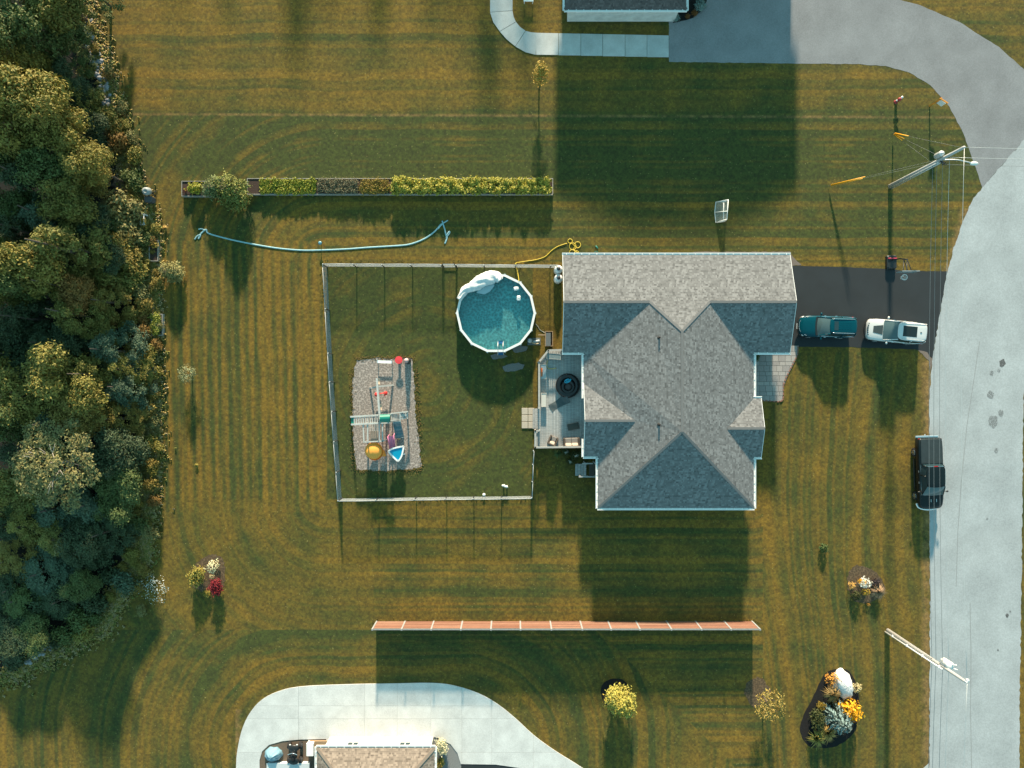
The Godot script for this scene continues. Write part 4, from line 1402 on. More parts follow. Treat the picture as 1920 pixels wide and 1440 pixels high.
# ---------------------------------------------------------------- play area
func bar(b: MB, p: Vector3, q: Vector3, w := .09, h := -1.0):
	var d := (q - p).normalized()
	var s := d.cross(Vector3.UP)
	if s.length() < .05: s = Vector3.RIGHT
	s = s.normalized()
	b.box((p + q) * .5, Vector3(p.distance_to(q), w if h < 0 else h, w), Basis(d, s.cross(d).normalized(), s))
func make_play():
	var pale := mat("pale_timber", Color(.74, .76, .73), .8, T.wood, .8)
	var deckw := mat("play_deck", Color(.46, .38, .31), .8, T.wood, .8)
	var green := mat("green_plastic", Color(.008, .20, .15), .4)
	var sl := mat("yellow_plastic", Color(.93, .38, .06), .7)
	var o := thing("play_set", "white timber climbing frame with swing beam, green roof panel and orange spiral slide", "play set")
	# swing beam and its A-frame
	var bh := 2.35
	var beam := MB.new()
	bar(beam, G(706.5, 709, bh), G(712.5, 786, bh), .16)
	part("swing_beam", beam, pale, o)
	var apex := G(708.5, 725.0, bh)
	for q in [[693.5, 728], [737, 722]]:
		var b := MB.new()
		bar(b, F(q[0], q[1]) + Vector3(0, -.05, 0), apex, .14)
		part("frame_leg", b, pale, o)
	var cb := MB.new()
	bar(cb, F(699, 727.5) + Vector3(0, .85, 0), F(724, 723.8) + Vector3(0, .85, 0), .09)
	part("cross_bar", cb, pale, o)
	# two seats and a red glider
	var rope := mat("rope", Color(.35, .33, .28), .9)
	var tan := mat("tan_seat", Color(.62, .47, .34), .7)
	for q in [[713.0, 715], [716.5, 763]]:
		var c := F(q[0], q[1])
		var st := MB.new(true)
		st.patch(c + Vector3(-.07, .56, -.27), c + Vector3(-.07, .56, .27), c + Vector3(.07, .56, .27), c + Vector3(.07, .56, -.27), Vector3(0, -.1, 0), 8, 2)
		var s := part("swing_seat", st, tan, o)
		var rp := MB.new()
		for k in [-1, 1]: rp.cyl(c + Vector3(0, .56, k * .25), Vector3(G(709.5, 745, bh).x, bh - .05, c.z + k * .22), .012, .012, 5)
		part("rope", rp, rope, s)
	var red := mat("red_plastic", Color(.70, .03, .025), .4)
	var gc := F(714, 738.5, .6)
	var gl := MB.new(true)
	gl.tube([gc + Vector3(-.45, .5, .05), gc + Vector3(.4, .5, -.08)], .06, 8)
	for k in [-1, 1]:
		gl.ball(gc + Vector3(k * .42, .5, -k * .06), Vector3(.15, .07, .2), 10, 5)
		gl.tube([gc + Vector3(k * .30, .5, -.22), gc + Vector3(k * .30, .5, .22)], .035, 6)
		gl.tube([gc + Vector3(k * .42, .5, -k * .06), gc + Vector3(k * .46, .85, -k * .06)], .05, 6)
	var gs := part("glider", gl, red, o)
	var gr := MB.new()
	for k in [-1, 1]: gr.cyl(gc + Vector3(k * .3, .5, 0), Vector3(G(710.4, 0, bh).x + k * .03, bh - .05, gc.z), .014, .014, 5)
	part("rope", gr, rope, gs)
	# overhead ladder
	var lh := 2.0
	for q in [[[657, 781.5], [733, 777.0]], [[658.5, 796], [732, 792]]]:
		var b := MB.new()
		bar(b, G(q[0][0], q[0][1], lh), G(q[1][0], q[1][1], lh), .14)
		part("ladder_rail", b, pale, o)
	for k in 12:
		var x := 664.0 + k * 4.3
		var b := MB.new()
		bar(b, G(x, 781.0 - (x - 664) * .06, lh), G(x + .6, 795.7 - (x - 664) * .055, lh), .07)
		part("rung", b, pale, o)
	for q in [[658.5, 781.5], [660, 796]]:
		var b := MB.new()
		bar(b, F(q[0] - 2, q[1]) + Vector3(0, -.05, 0), G(q[0], q[1], lh), .09)
		part("post", b, pale, o)
	var gp := MB.new()
	gp.box(G(661, 788.5, 1.95), Vector3(.22, .04, .5))
	part("green_step", gp, green, o)
	# tower posts, green roof panel, climbing bridge
	for q in [[713, 778], [732, 777], [713, 792], [732, 791]]:
		var b := MB.new()
		b.box(F(q[0], q[1], 1.2) + Vector3(0, 1.2, 0), Vector3(.1, 2.5, .1))
		part("post", b, pale, o)
	var rf := MB.new(true)
	var c0 := G(722.5, 784.5, 2.4)
	rf.patch(c0 + Vector3(-.42, 0, .34), c0 + Vector3(.42, 0, .34), c0 + Vector3(.42, .0, -.34), c0 + Vector3(-.42, .0, -.34), Vector3.ZERO, 2, 2)
	for k in 8:
		var a0 := PI * k / 8.0
		var a1 := PI * (k + 1) / 8.0
		var A := Vector3(0, sin(a0) * .3, cos(a0) * .33)
		var B := Vector3(0, sin(a1) * .3, cos(a1) * .33)
		rf.quad(c0 + A + Vector3(-.42, 0, 0), c0 + A + Vector3(.42, 0, 0), c0 + B + Vector3(.42, 0, 0), c0 + B + Vector3(-.42, 0, 0))
	part("roof_panel", rf, green, o)
	for q in [[[732, 775.5], [765, 771.5]], [[732, 789], [749, 788]]]:
		var b := MB.new()
		bar(b, G(q[0][0], q[0][1], 1.7), G(q[1][0], q[1][1], 1.2), .09)
		part("bridge_rail", b, pale, o)
	for k in 7:
		var b := MB.new()
		bar(b, G(734 + k * 2.4, 776, 1.62 - k * .05), G(735 + k * 2.3, 788.5, 1.62 - k * .05), .06)
		part("bridge_slat", b, pale, o)
	var cw := MB.new()
	var w0 := G(749, 773, 1.5)
	var w1 := G(765, 771, .95)
	cw.quad(w0, w0 + Vector3(0, 0, .66), w1 + Vector3(0, 0, .58), w1)
	cw.quad(w0 + Vector3(0, -.05, 0), w1 + Vector3(0, -.05, 0), w1 + Vector3(0, -.05, .58), w0 + Vector3(0, -.05, .66))
	var wall := part("climbing_wall", cw, pale, o)
	for k in 8:
		var b := MB.new(true)
		var p := w0.lerp(w1, .2 + .2 * (k % 4)) + Vector3(0, .02, .16 + .3 * (k / 4))
		b.ball(p, Vector3(.05, .03, .05), 7, 4, 0.0)
		part("hand_hold", b, M.dark_post, wall)
	for q in [[764, 772], [764, 784]]:
		var b := MB.new()
		bar(b, F(q[0], q[1]) + Vector3(0, -.05, 0), G(q[0], q[1], 1.15), .09)
		part("post", b, pale, o)
	# raised platform with rails
	var ph := 1.35
	for k in 8:
		var b := MB.new()
		b.box(G(701.5, 809.0 + k * 2.55, ph), Vector3(.62, .035, .105))
		part("platform_board", b, deckw, o)
	for q in [[681, 795], [717, 793], [682.5, 829], [717.5, 827]]:
		var b := MB.new()
		var p := F(q[0], q[1], 1.9)
		b.box(p + Vector3(0, .98, 0), Vector3(.1, 2.04, .1))
		part("post", b, pale, o)
	for q in [[681, 795, 682.5, 829], [717, 793, 717.5, 827], [682.5, 829, 717.5, 827], [681, 795, 717, 793], [689, 794.5, 690, 828.5], [711, 793.5, 711.5, 827.5]]:
		var b := MB.new()
		bar(b, G(q[0], q[1], 1.95), G(q[2], q[3], 1.95), .10)
		bar(b, G(q[0], q[1], 1.35) + Vector3(0, .0, 0), G(q[2], q[3], 1.35), .10)
		part("guard_rail", b, pale, o)
	for k in 6:
		var b := MB.new()
		b.box(G(692.0 + k * 3.3, 799.5, 1.5), Vector3(.05, .04, .78))
		part("ramp_slat", b, pale, o)
	# spiral slide: a banked chute winding down round a post
	var cc := F(702.5, 846, 1.0)
	var ch := MB.new(true)
	var steps := 26
	for i in steps:
		var at := func(k: float, rr: float) -> Vector3:
			var a := -PI * .55 + TAU * .93 * k
			var y := 1.32 - 1.0 * k + .16 * pow((rr - .12) / .66, 2.0) + (.14 if rr > .74 else 0.0)
			return cc + Vector3(cos(a) * rr, y, sin(a) * rr)
		var k0 := float(i) / steps
		var k1 := float(i + 1) / steps
		var rad := [.10, .3, .55, .72, .78]
		for j in 4: ch.quad(at.call(k0, rad[j]), at.call(k1, rad[j]), at.call(k1, rad[j + 1]), at.call(k0, rad[j + 1]))
	var slide := part("spiral_slide", ch, sl, o)
	var hood := MB.new(true)
	hood.ball(cc + Vector3(-.05, 1.12, -.06), Vector3(.76, .5, .74), 24, 8, .0)
	part("slide_hood", hood, sl, slide)
	var chute := MB.new(true)
	chute.patch(cc + Vector3(.28, .30, .55), cc + Vector3(.86, .28, .50), cc + Vector3(.72, .55, -.05), cc + Vector3(.35, .62, -.1), Vector3(0, -.14, 0), 8, 4)
	chute.patch(cc + Vector3(.86, .28, .50), cc + Vector3(.92, .42, .48), cc + Vector3(.78, .72, -.05), cc + Vector3(.72, .55, -.05), Vector3.ZERO, 2, 4)
	part("slide_exit", chute, sl, slide)
	var ps := MB.new(true)
	ps.cyl(cc + Vector3(0, -.05, 0), cc + Vector3(0, 1.3, 0), .12, .12, 12)
	part("slide_post", ps, sl, slide)
	# grey wave slide
	var gw := thing("wave_slide", "grey plastic wave slide hanging from the play set's bridge", "slide")
	var gm := mat("slide_grey", Color(.115, .20, .235), .35)
	var a1 := G(737.5, 790.5, 1.5)
	var a2 := G(750.5, 789.5, 1.5)
	var b1 := G(743, 822, .35)
	var b2 := G(757.5, 819.5, .35)
	var ws := MB.new(true)
	var n := 20
	for i in n:
		for j in 4:
			var at := func(u: float, v: float) -> Vector3: return a1.lerp(b1, u).lerp(a2.lerp(b2, u), v) + Vector3(0, .09 * sin(u * 16.0), 0)
			ws.quad(at.call(float(i) / n, j / 4.0), at.call(float(i + 1) / n, j / 4.0), at.call(float(i + 1) / n, (j + 1) / 4.0), at.call(float(i) / n, (j + 1) / 4.0))
	part("chute", ws, gm, gw)
	for q in [[a1, b1], [a2, b2]]:
		var b := MB.new()
		bar(b, q[0] + Vector3(0, .06, 0), q[1] + Vector3(0, .06, 0), .05, .2)
		part("side_wall", b, gm, gw)
	var ft := MB.new()
	ft.box(G(750, 821, .17), Vector3(.66, .36, .06))
	part("foot", ft, gm, gw)
	# pink toddler slide
	var pk := thing("toddler_slide", "pink plastic toddler slide leaning between grey slide and triangular table", "slide")
	var pm := mat("pink_plastic", Color(.62, .22, .38), .4)
	var p1 := G(727, 819.5, .75)
	var p2 := G(738, 816.5, .75)
	var p3 := G(741.5, 841, .18)
	var p4 := G(732, 843, .18)
	var pc := MB.new(true)
	pc.patch(p4, p3, p2, p1, Vector3(0, -.06, 0), 6, 8)
	part("chute", pc, pm, pk)
	for q in [[p1, p4], [p2, p3]]:
		var b := MB.new(true)
		b.tube([q[0] + Vector3(0, .06, 0), q[0].lerp(q[1], .5) + Vector3(0, .09, 0), q[1] + Vector3(0, .06, 0)], .05, 8)
		part("side_wall", b, pm, pk)
		var l := MB.new()
		bar(l, q[0], Vector3(q[0].x, -.03, q[0].z - .15), .06)
		bar(l, q[1], Vector3(q[1].x, -.03, q[1].z), .06)
		part("leg", l, pm, pk)
	# triangular table
	var tt := thing("water_table", "triangular water table with white rim and bright blue tray", "table")
	var th := 1.0
	var tri := P2(smooth_poly([[729, 845.5], [738, 840.5], [755, 837], [756.5, 839], [753, 855], [747.5, 863.5], [744.5, 863.5], [736, 855.5], [729.5, 848]], 3), th)
	var tp := MB.new()
	tp.prism(tri, th - .16, th - .03)
	part("tray", tp, mat("blue_tray", Color(.0, .27, .46), .25), tt)
	for k in tri.size():
		var A := tri[k]
		var B := tri[(k + 1) % tri.size()]
		if A.distance_to(B) < .03: continue
		var b := MB.new()
		bar(b, Vector3(A.x, th - .03, A.y), Vector3(B.x, th - .03, B.y), .13)
		part("rim", b, M.pool_rim, tt)
	for q in [[733, 846], [752, 841], [746, 858]]:
		var b := MB.new()
		var p := F(q[0], q[1], th * .9)
		b.cyl(p + Vector3(0, -.04, 0), p + Vector3(0, th - .15, 0), .05, .05, 8)
		part("leg", b, M.pool_rim, tt)
	var sc := MB.new(true)
	var sp := F(757, 851.5, .1)
	sc.ball(sp + Vector3(0, .06, 0), Vector3(.13, .07, .08), 10, 5)
	tag(part("sand_mould", sc, M.pool_rim), "small white sand toy lying beside the triangular water table", "toy")
	# bench, stool, garden figure, ball and racket
	var bn := thing("play_bench", "low white plank bench at the upper end of the gravel play area", "bench", F(721, 678.5, .42), -.03)
	var s1 := MB.new()
	s1.box(Vector3(0, .42, 0), Vector3(1.3, .05, .24))
	part("plank", s1, M.white_trim, bn)
	for k in [-1, 1]:
		var b := MB.new()
		b.box(Vector3(k * .6, .19, 0), Vector3(.06, .42, .22))
		b.box(Vector3(k * .62, .46, -.2), Vector3(.05, .5, .05))
		part("leg", b, M.white_trim, bn)
	var st := thing("round_stool", "round red plastic stool on the gravel by the white plank bench", "stool", F(747.5, 675, .6))
	var s2 := MB.new()
	s2.lathe(Vector3.ZERO, [[.2, -.02], [.2, .06], [.12, .12], [.11, .45], [.3, .53], [.335, .57], [.33, .61], [.0, .62]], 22)
	part("body", s2, mat("coral_plastic", Color(.75, .055, .065), .4), st)
	var gn := thing("lawn_figure", "dark post shaped garden figure with a pink hat beside the red stool", "figure", F(762, 676, 1.0))
	var f1 := MB.new(true)
	f1.lathe(Vector3.ZERO, [[.28, -.02], [.26, .5], [.2, .8], [.1, .95], [.0, .98]], 14)
	part("body", f1, M.pump_dark, gn)
	var f2 := MB.new(true)
	f2.lathe(Vector3(0, .95, 0), [[.17, 0], [.21, .06], [.15, .2], [.05, .32], [.0, .34]], 12)
	part("hat", f2, mat("hat_pink", Color(.62, .42, .40), .7), gn)
	var bl := MB.new(true)
	bl.ball(F(748.5, 821, .15) + Vector3(0, .16, 0), Vector3(.17, .17, .17), 14, 8)
	tag(part("play_ball", bl, mat("tan_ball", Color(.70, .45, .22), .5)), "tan ball lying on the gravel beside the grey wave slide", "ball")
	var rk := MB.new()
	bar(rk, F(748.5, 805.5) + Vector3(0, .05, 0), F(752, 815) + Vector3(0, .05, 0), .05)
	tag(part("toy_stick", rk, tan), "short wooden stick lying on the gravel beside the tan ball", "stick")
	var wb := MB.new(true)
	wb.ball(F(907.5, 927.5, .1) + Vector3(0, .12, 0), Vector3(.14, .14, .14), 14, 8)
	tag(part("play_ball", wb, M.pool_rim), "white ball on the grass next to the yard fence", "ball")
	var dog := thing("toy_animal", "white plastic ride on toy standing on the yard grass near the white ball", "toy", F(947.5, 912, .4), -.35)
	var d1 := MB.new(true)
	d1.ball(Vector3(0, .34, 0), Vector3(.26, .1, .11), 12, 6)
	part("body", d1, M.pool_rim, dog)
	var d2 := MB.new(true)
	d2.ball(Vector3(-.24, .46, 0), Vector3(.1, .1, .09), 10, 6)
	part("head", d2, M.pool_rim, dog)
	for q in [[-.15, -.07], [.15, -.07], [-.15, .07], [.15, .07]]:
		var b := MB.new()
		b.cyl(Vector3(q[0], -.02, q[1]), Vector3(q[0], .32, q[1]), .035, .04, 7)
		part("leg", b, M.pool_rim, dog)
# ---------------------------------------------------------------- hoses, bins, goal, poles
func make_lawn_things():
	var pale := mat("flat_hose", Color(.34, .58, .64), .5, T.blotch, .8)
	var hb := MB.new(true)
	var y := .035
	hb.tube(smooth_line([G(372, 448, y), G(375, 440, y), G(383, 432, y), G(387, 431, y), G(390, 437, y), G(412, 444, y), G(450, 453, y), G(510, 464, y), G(560, 469, y), G(600, 469, y), G(650, 467, y), G(690, 464, y), G(740, 461, y), G(768, 458, y), G(795, 448, y), G(815, 434, y), G(828, 420, y), G(833, 427, y), G(836, 440, y), G(838, 446, y), G(834, 457, y)], 6), .068, 8, -1, .4)
	hb.tube(smooth_line([G(372, 430, y), G(378, 429, y), G(384, 432, y + .03)], 4), .065, 8, .05, .4)
	hb.tube(smooth_line([G(365, 449, y), G(370, 442, y + .03), G(376, 441, y + .04), G(373, 447, y)], 4), .06, 8, .05, .4)
	hb.tube(smooth_line([G(821, 429, y + .05), G(829, 420, y + .07), G(840, 413, y)], 4), .07, 8, .05, .4)
	hb.tube(smooth_line([G(829, 414, y), G(832, 424, y + .08), G(836, 438, y + .06)], 4), .06, 8, .05, .4)
	hb.tube(smooth_line([G(837, 442, y + .04), G(842, 434, y + .04), G(843, 437, y), G(836, 446, y + .03)], 4), .05, 8, .05, .4)
	tag(part("flat_hose", hb, pale), "long pale blue flat hose stretched in a curve across the lawn", "hose")
	var lp := thing("garden_light", "small blue capped stake light standing beside the pale blue hose", "light", F(600, 455.5, .45))
	var l1 := MB.new(true)
	l1.cyl(Vector3(0, -.06, 0), Vector3(0, .36, 0), .03, .03, 7)
	part("stake", l1, M.pump_dark, lp)
	var l2 := MB.new(true)
	l2.lathe(Vector3(0, .34, 0), [[.05, 0], [.06, .06], [.17, .1], [.13, .17], [.0, .2]], 14)
	part("cap", l2, mat("lamp_cap", Color(.12, .30, .38), .3), lp)
	var yh := MB.new(true)
	var pts := [G(973, 527, 1.34), G(972, 519, .9), G(970, 508, .1), G(967, 500, .5), G(966.5, 496, 1.56), G(968, 493, 1.3), G(972, 492, .3), G(985, 490, .06), G(1005, 487, .04), G(1022, 481, .04), G(1034, 470, .04), G(1046, 462, .04), G(1063, 456, .05)]
	var yl := smooth_line(pts, 6)
	for k in yl.size(): yl[k].y = maxf(yl[k].y, .035)
	yh.tube(yl, .03, 6)
	var coil := []
	for q in [[1069, 452, 4.2], [1083, 459, 5.8], [1074, 462, 6.5], [1073, 473, 5.2], [1081, 474, 4.0]]:
		for k in 13:
			var a: float = TAU * k / 12.0 + q[0]
			coil.append(G(q[0] + cos(a) * q[2], q[1] + sin(a) * q[2], .04 + coil.size() * .0006))
	yh.tube(coil, .028, 6)
	tag(part("garden_hose", yh, mat("yellow_hose", Color(.70, .52, .06), .5)), "yellow garden hose coiled on the lawn and led over the fence to the pool", "hose")
	var th := MB.new(true)
	var tc := []
	for k in 16: tc.append(G(1118 + cos(k * .5) * 3.2, 474 + sin(k * .5) * 3.0, .04 + k * .001))
	th.tube(tc, .02, 6)
	th.tube([G(1117, 461, .04), G(1121, 466, .04)], .06, 7)
	tag(part("garden_hose", th, mat("teal_hose", Color(.02, .22, .18), .5)), "short teal hose end lying against the house's bed side wall", "hose")
	# goal with netting
	var gm := mat("goal_pipe", Color(.78, .80, .78), .5)
	var go := thing("hockey_goal", "small white pipe goal with pale netting lying on the lawn", "goal")
	var A := [F(1342, 379) + Vector3(0, .03, 0), F(1340, 398) + Vector3(0, .03, 0), F(1342, 417.5) + Vector3(0, .03, 0)]
	var B := [G(1365.5, 374.5, 1.1), G(1364, 396, 1.1), G(1363, 411, 1.1)]
	var Cc := [F(1362, 378) + Vector3(0, .03, 0), F(1360, 397) + Vector3(0, .03, 0), F(1359, 415) + Vector3(0, .03, 0)]
	for line in [[A[0], A[1], A[2]], [B[0], B[1], B[2]], [A[0], B[0]], [A[2], B[2]], [A[1], B[1]], [Cc[0], B[0]], [Cc[2], B[2]], [A[0], Cc[0]], [A[2], Cc[2]], [G(1357, 380, .75), G(1356.5, 411, .75)]]:
		var b := MB.new(true)
		b.tube(line, .035, 7)
		part("pipe", b, gm, go)
	var nm := mat("net_cord", Color(.50, .56, .55), .8)
	var net := MB.new()
	var cell := func(p: Vector3, q: Vector3, r: Vector3, s: Vector3, n: int, m: int):
		for i in n + 1: net.cyl(p.lerp(q, float(i) / n), s.lerp(r, float(i) / n), .006, .006, 3)
		for i in m + 1: net.cyl(p.lerp(s, float(i) / m), q.lerp(r, float(i) / m), .006, .006, 3)
	cell.call(A[0], A[2], B[2], B[0], 26, 18)
	cell.call(A[0], Cc[0], B[0], B[0], 10, 8)
	cell.call(A[2], Cc[2], B[2], B[2], 10, 8)
	tag(part("net", net, nm, go), "", "", "", "stuff")
	# portable basketball hoop facing the driveway
	var bk := mat("black_plastic", Color(.016, .022, .025), .45)
	var hp := thing("basketball_hoop", "portable basketball hoop with black base and white rim at the driveway's edge", "basketball hoop", Vector3(32.97, 0, -10.6))
	var b1 := MB.new()
	b1.bevel_box(Vector3(0, .17, 0), Vector3(.86, .38, 1.15), .08)
	var base := part("base", b1, bk, hp)
	var b3 := MB.new(true)
	b3.tube([Vector3(-.36, .40, -.28), Vector3(.36, .40, -.28)], .055, 7)
	part("red_bar", b3, mat("handle_red", Color(.62, .05, .10), .45), base)
	for k in [-1, 1]:
		var w := MB.new(true)
		w.cyl(Vector3(k * .36, .12, .56), Vector3(k * .28, .12, .56), .1, .1, 12)
		part("wheel", w, M.dark_post, base)
	var p1 := MB.new(true)
	p1.tube([Vector3(0, .3, -.15), Vector3(-.02, 1.6, -.05), Vector3(-.1, 2.9, .25)], .055, 9)
	part("pole", p1, M.dark_post, hp)
	for k in [-1, 1]:
		var am := MB.new(true)
		am.tube([Vector3(-.08, 2.3, .1), Vector3(-.27 + k * .2, 2.95, 1.28)], .035, 7)
		am.tube([Vector3(-.1, 2.85, .22), Vector3(-.27 + k * .2, 3.45, 1.28)], .035, 7)
		part("arm", am, M.dark_post, hp)
	var bb := MB.new()
	bb.box(Vector3(-.27, 3.3, 1.32), Vector3(1.4, .85, .035))
	var board := part("backboard", bb, mat("clear_board", Color(.28, .31, .32), .2), hp)
	var fr := MB.new()
	for k in [-1, 1]:
		fr.box(Vector3(-.27 + k * .7, 3.3, 1.335), Vector3(.04, .93, .07))
		fr.box(Vector3(-.27, 3.3 + k * .445, 1.335), Vector3(1.36, .04, .07))
	part("frame", fr, M.clear_board, board)
	var rn := MB.new(true)
	torus(rn, Vector3(-.42, 3.05, 1.74), .23, .022, 22, 7)
	part("rim", rn, M.white_trim, hp)
	var nt := MB.new()
	for k in 12:
		var a := TAU * k / 12
		var a2 := TAU * (k + 1.0) / 12
		for e in [[a, a2], [a2, a]]: nt.cyl(Vector3(-.42 + cos(e[0]) * .23, 3.04, 1.74 + sin(e[0]) * .23), Vector3(-.42 + cos(e[1]) * .13, 2.65, 1.74 + sin(e[1]) * .13), .008, .008, 4)
	tag(part("net", nt, M.white_trim, hp), "", "", "", "stuff")
	# sign and flag by the neighbour's drive
	var sg := thing("yard_sign", "orange post yard sign with a white and green board by the grey driveway", "sign", F(1743, 199))
	var org := mat("orange_paint", Color(.72, .28, .04), .6)
	var s1 := MB.new()
	bar(s1, Vector3(0, -.1, .0), Vector3(.0, 1.75, 0), .1)
	part("post", s1, org, sg)
	var s2 := MB.new()
	bar(s2, Vector3(-.12, 1.70, 0), Vector3(.55, 1.70, .42), .09)
	part("arm", s2, org, sg)
	var bd := Basis(Vector3.UP, -.645)
	var s3 := MB.new()
	s3.box(Vector3(.24, 1.28, .25), Vector3(.5, .66, .03), bd)
	var sboard := part("board", s3, M.white_trim, sg)
	var s4 := MB.new()
	s4.box(Vector3(.24, 1.46, .25) + bd.z * -.018, Vector3(.48, .16, .006), bd)
	part("green_band", s4, mat("sign_green", Color(.05, .35, .25), .5), sboard)
	var s5 := MB.new()
	s5.box(Vector3(.24, 1.05, .25) + bd.z * -.018, Vector3(.48, .10, .006), bd)
	part("red_band", s5, mat("sign_red", Color(.6, .08, .05), .5), sboard)
	var hy := thing("hydrant", "small red and white hydrant standing on the lawn near the orange yard sign", "hydrant", F(1684, 188, .4))
	var hr := mat("hydrant_red", Color(.35, .04, .05), .5)
	var h1 := MB.new(true)
	h1.lathe(Vector3.ZERO, [[.17, -.03], [.17, .04], [.12, .07], [.12, .58], [.16, .6], [.15, .68], [.08, .78], [.0, .8]], 14)
	part("barrel", h1, hr, hy)
	var h2 := MB.new(true)
	h2.cyl(Vector3(-.2, .45, .05), Vector3(.22, .45, -.05), .065, .065, 10)
	h2.cyl(Vector3(.1, .68, -.08), Vector3(.2, .8, -.16), .09, .09, 10)
	part("outlet", h2, M.white_trim, hy)
	# woodland edge: composter, bench, stake
	var cp := thing("compost_tumbler", "grey barrel composter on a dark frame at the woodland edge", "composter", F(278.5, 365, .7))
	var c1 := MB.new(true)
	c1.lathe(Vector3(0, .95, -.22), [[.0, -.34], [.22, -.33], [.33, -.22], [.34, .22], [.22, .33], [.07, .34], [.07, .30], [.0, .30]], 18, Basis(Vector3.RIGHT, .25))
	part("barrel", c1, mat("barrel_grey", Color(.30, .34, .35), .5), cp)
	var c2 := MB.new()
	c2.bevel_box(Vector3(-.05, .35, .38), Vector3(.62, .74, .5), .03)
	part("box", c2, mat("box_grey", Color(.13, .15, .165), .7, T.wood, 1.5), cp)
	var c3 := MB.new()
	for k in [-1, 1]:
		bar(c3, Vector3(k * .3, -.04, -.5), Vector3(k * .3, .7, -.22), .06)
		bar(c3, Vector3(k * .3, -.04, .06), Vector3(k * .3, .7, -.22), .06)
	part("frame", c3, M.dark_post, cp)
	var pb := thing("potting_bench", "narrow white bench standing under shrubs at the woodland edge", "bench", F(266.5, 411, .7))
	for k in [-1, 1]:
		var b := MB.new()
		b.box(Vector3(k * .14, .68, 0), Vector3(.08, .04, 1.0))
		part("slat", b, M.white_trim, pb)
		var e := MB.new()
		e.box(Vector3(0, .34, k * .44), Vector3(.42, .72, .1))
		part("leg", e, M.white_trim, pb)
	var stk := MB.new()
	bar(stk, F(272, 414) + Vector3(0, .04, 0), F(289, 421) + Vector3(0, .06, 0), .07)
	tag(part("wooden_stake", stk, M.pine), "brown wooden stake lying in the grass beside the white woodland bench", "stake")

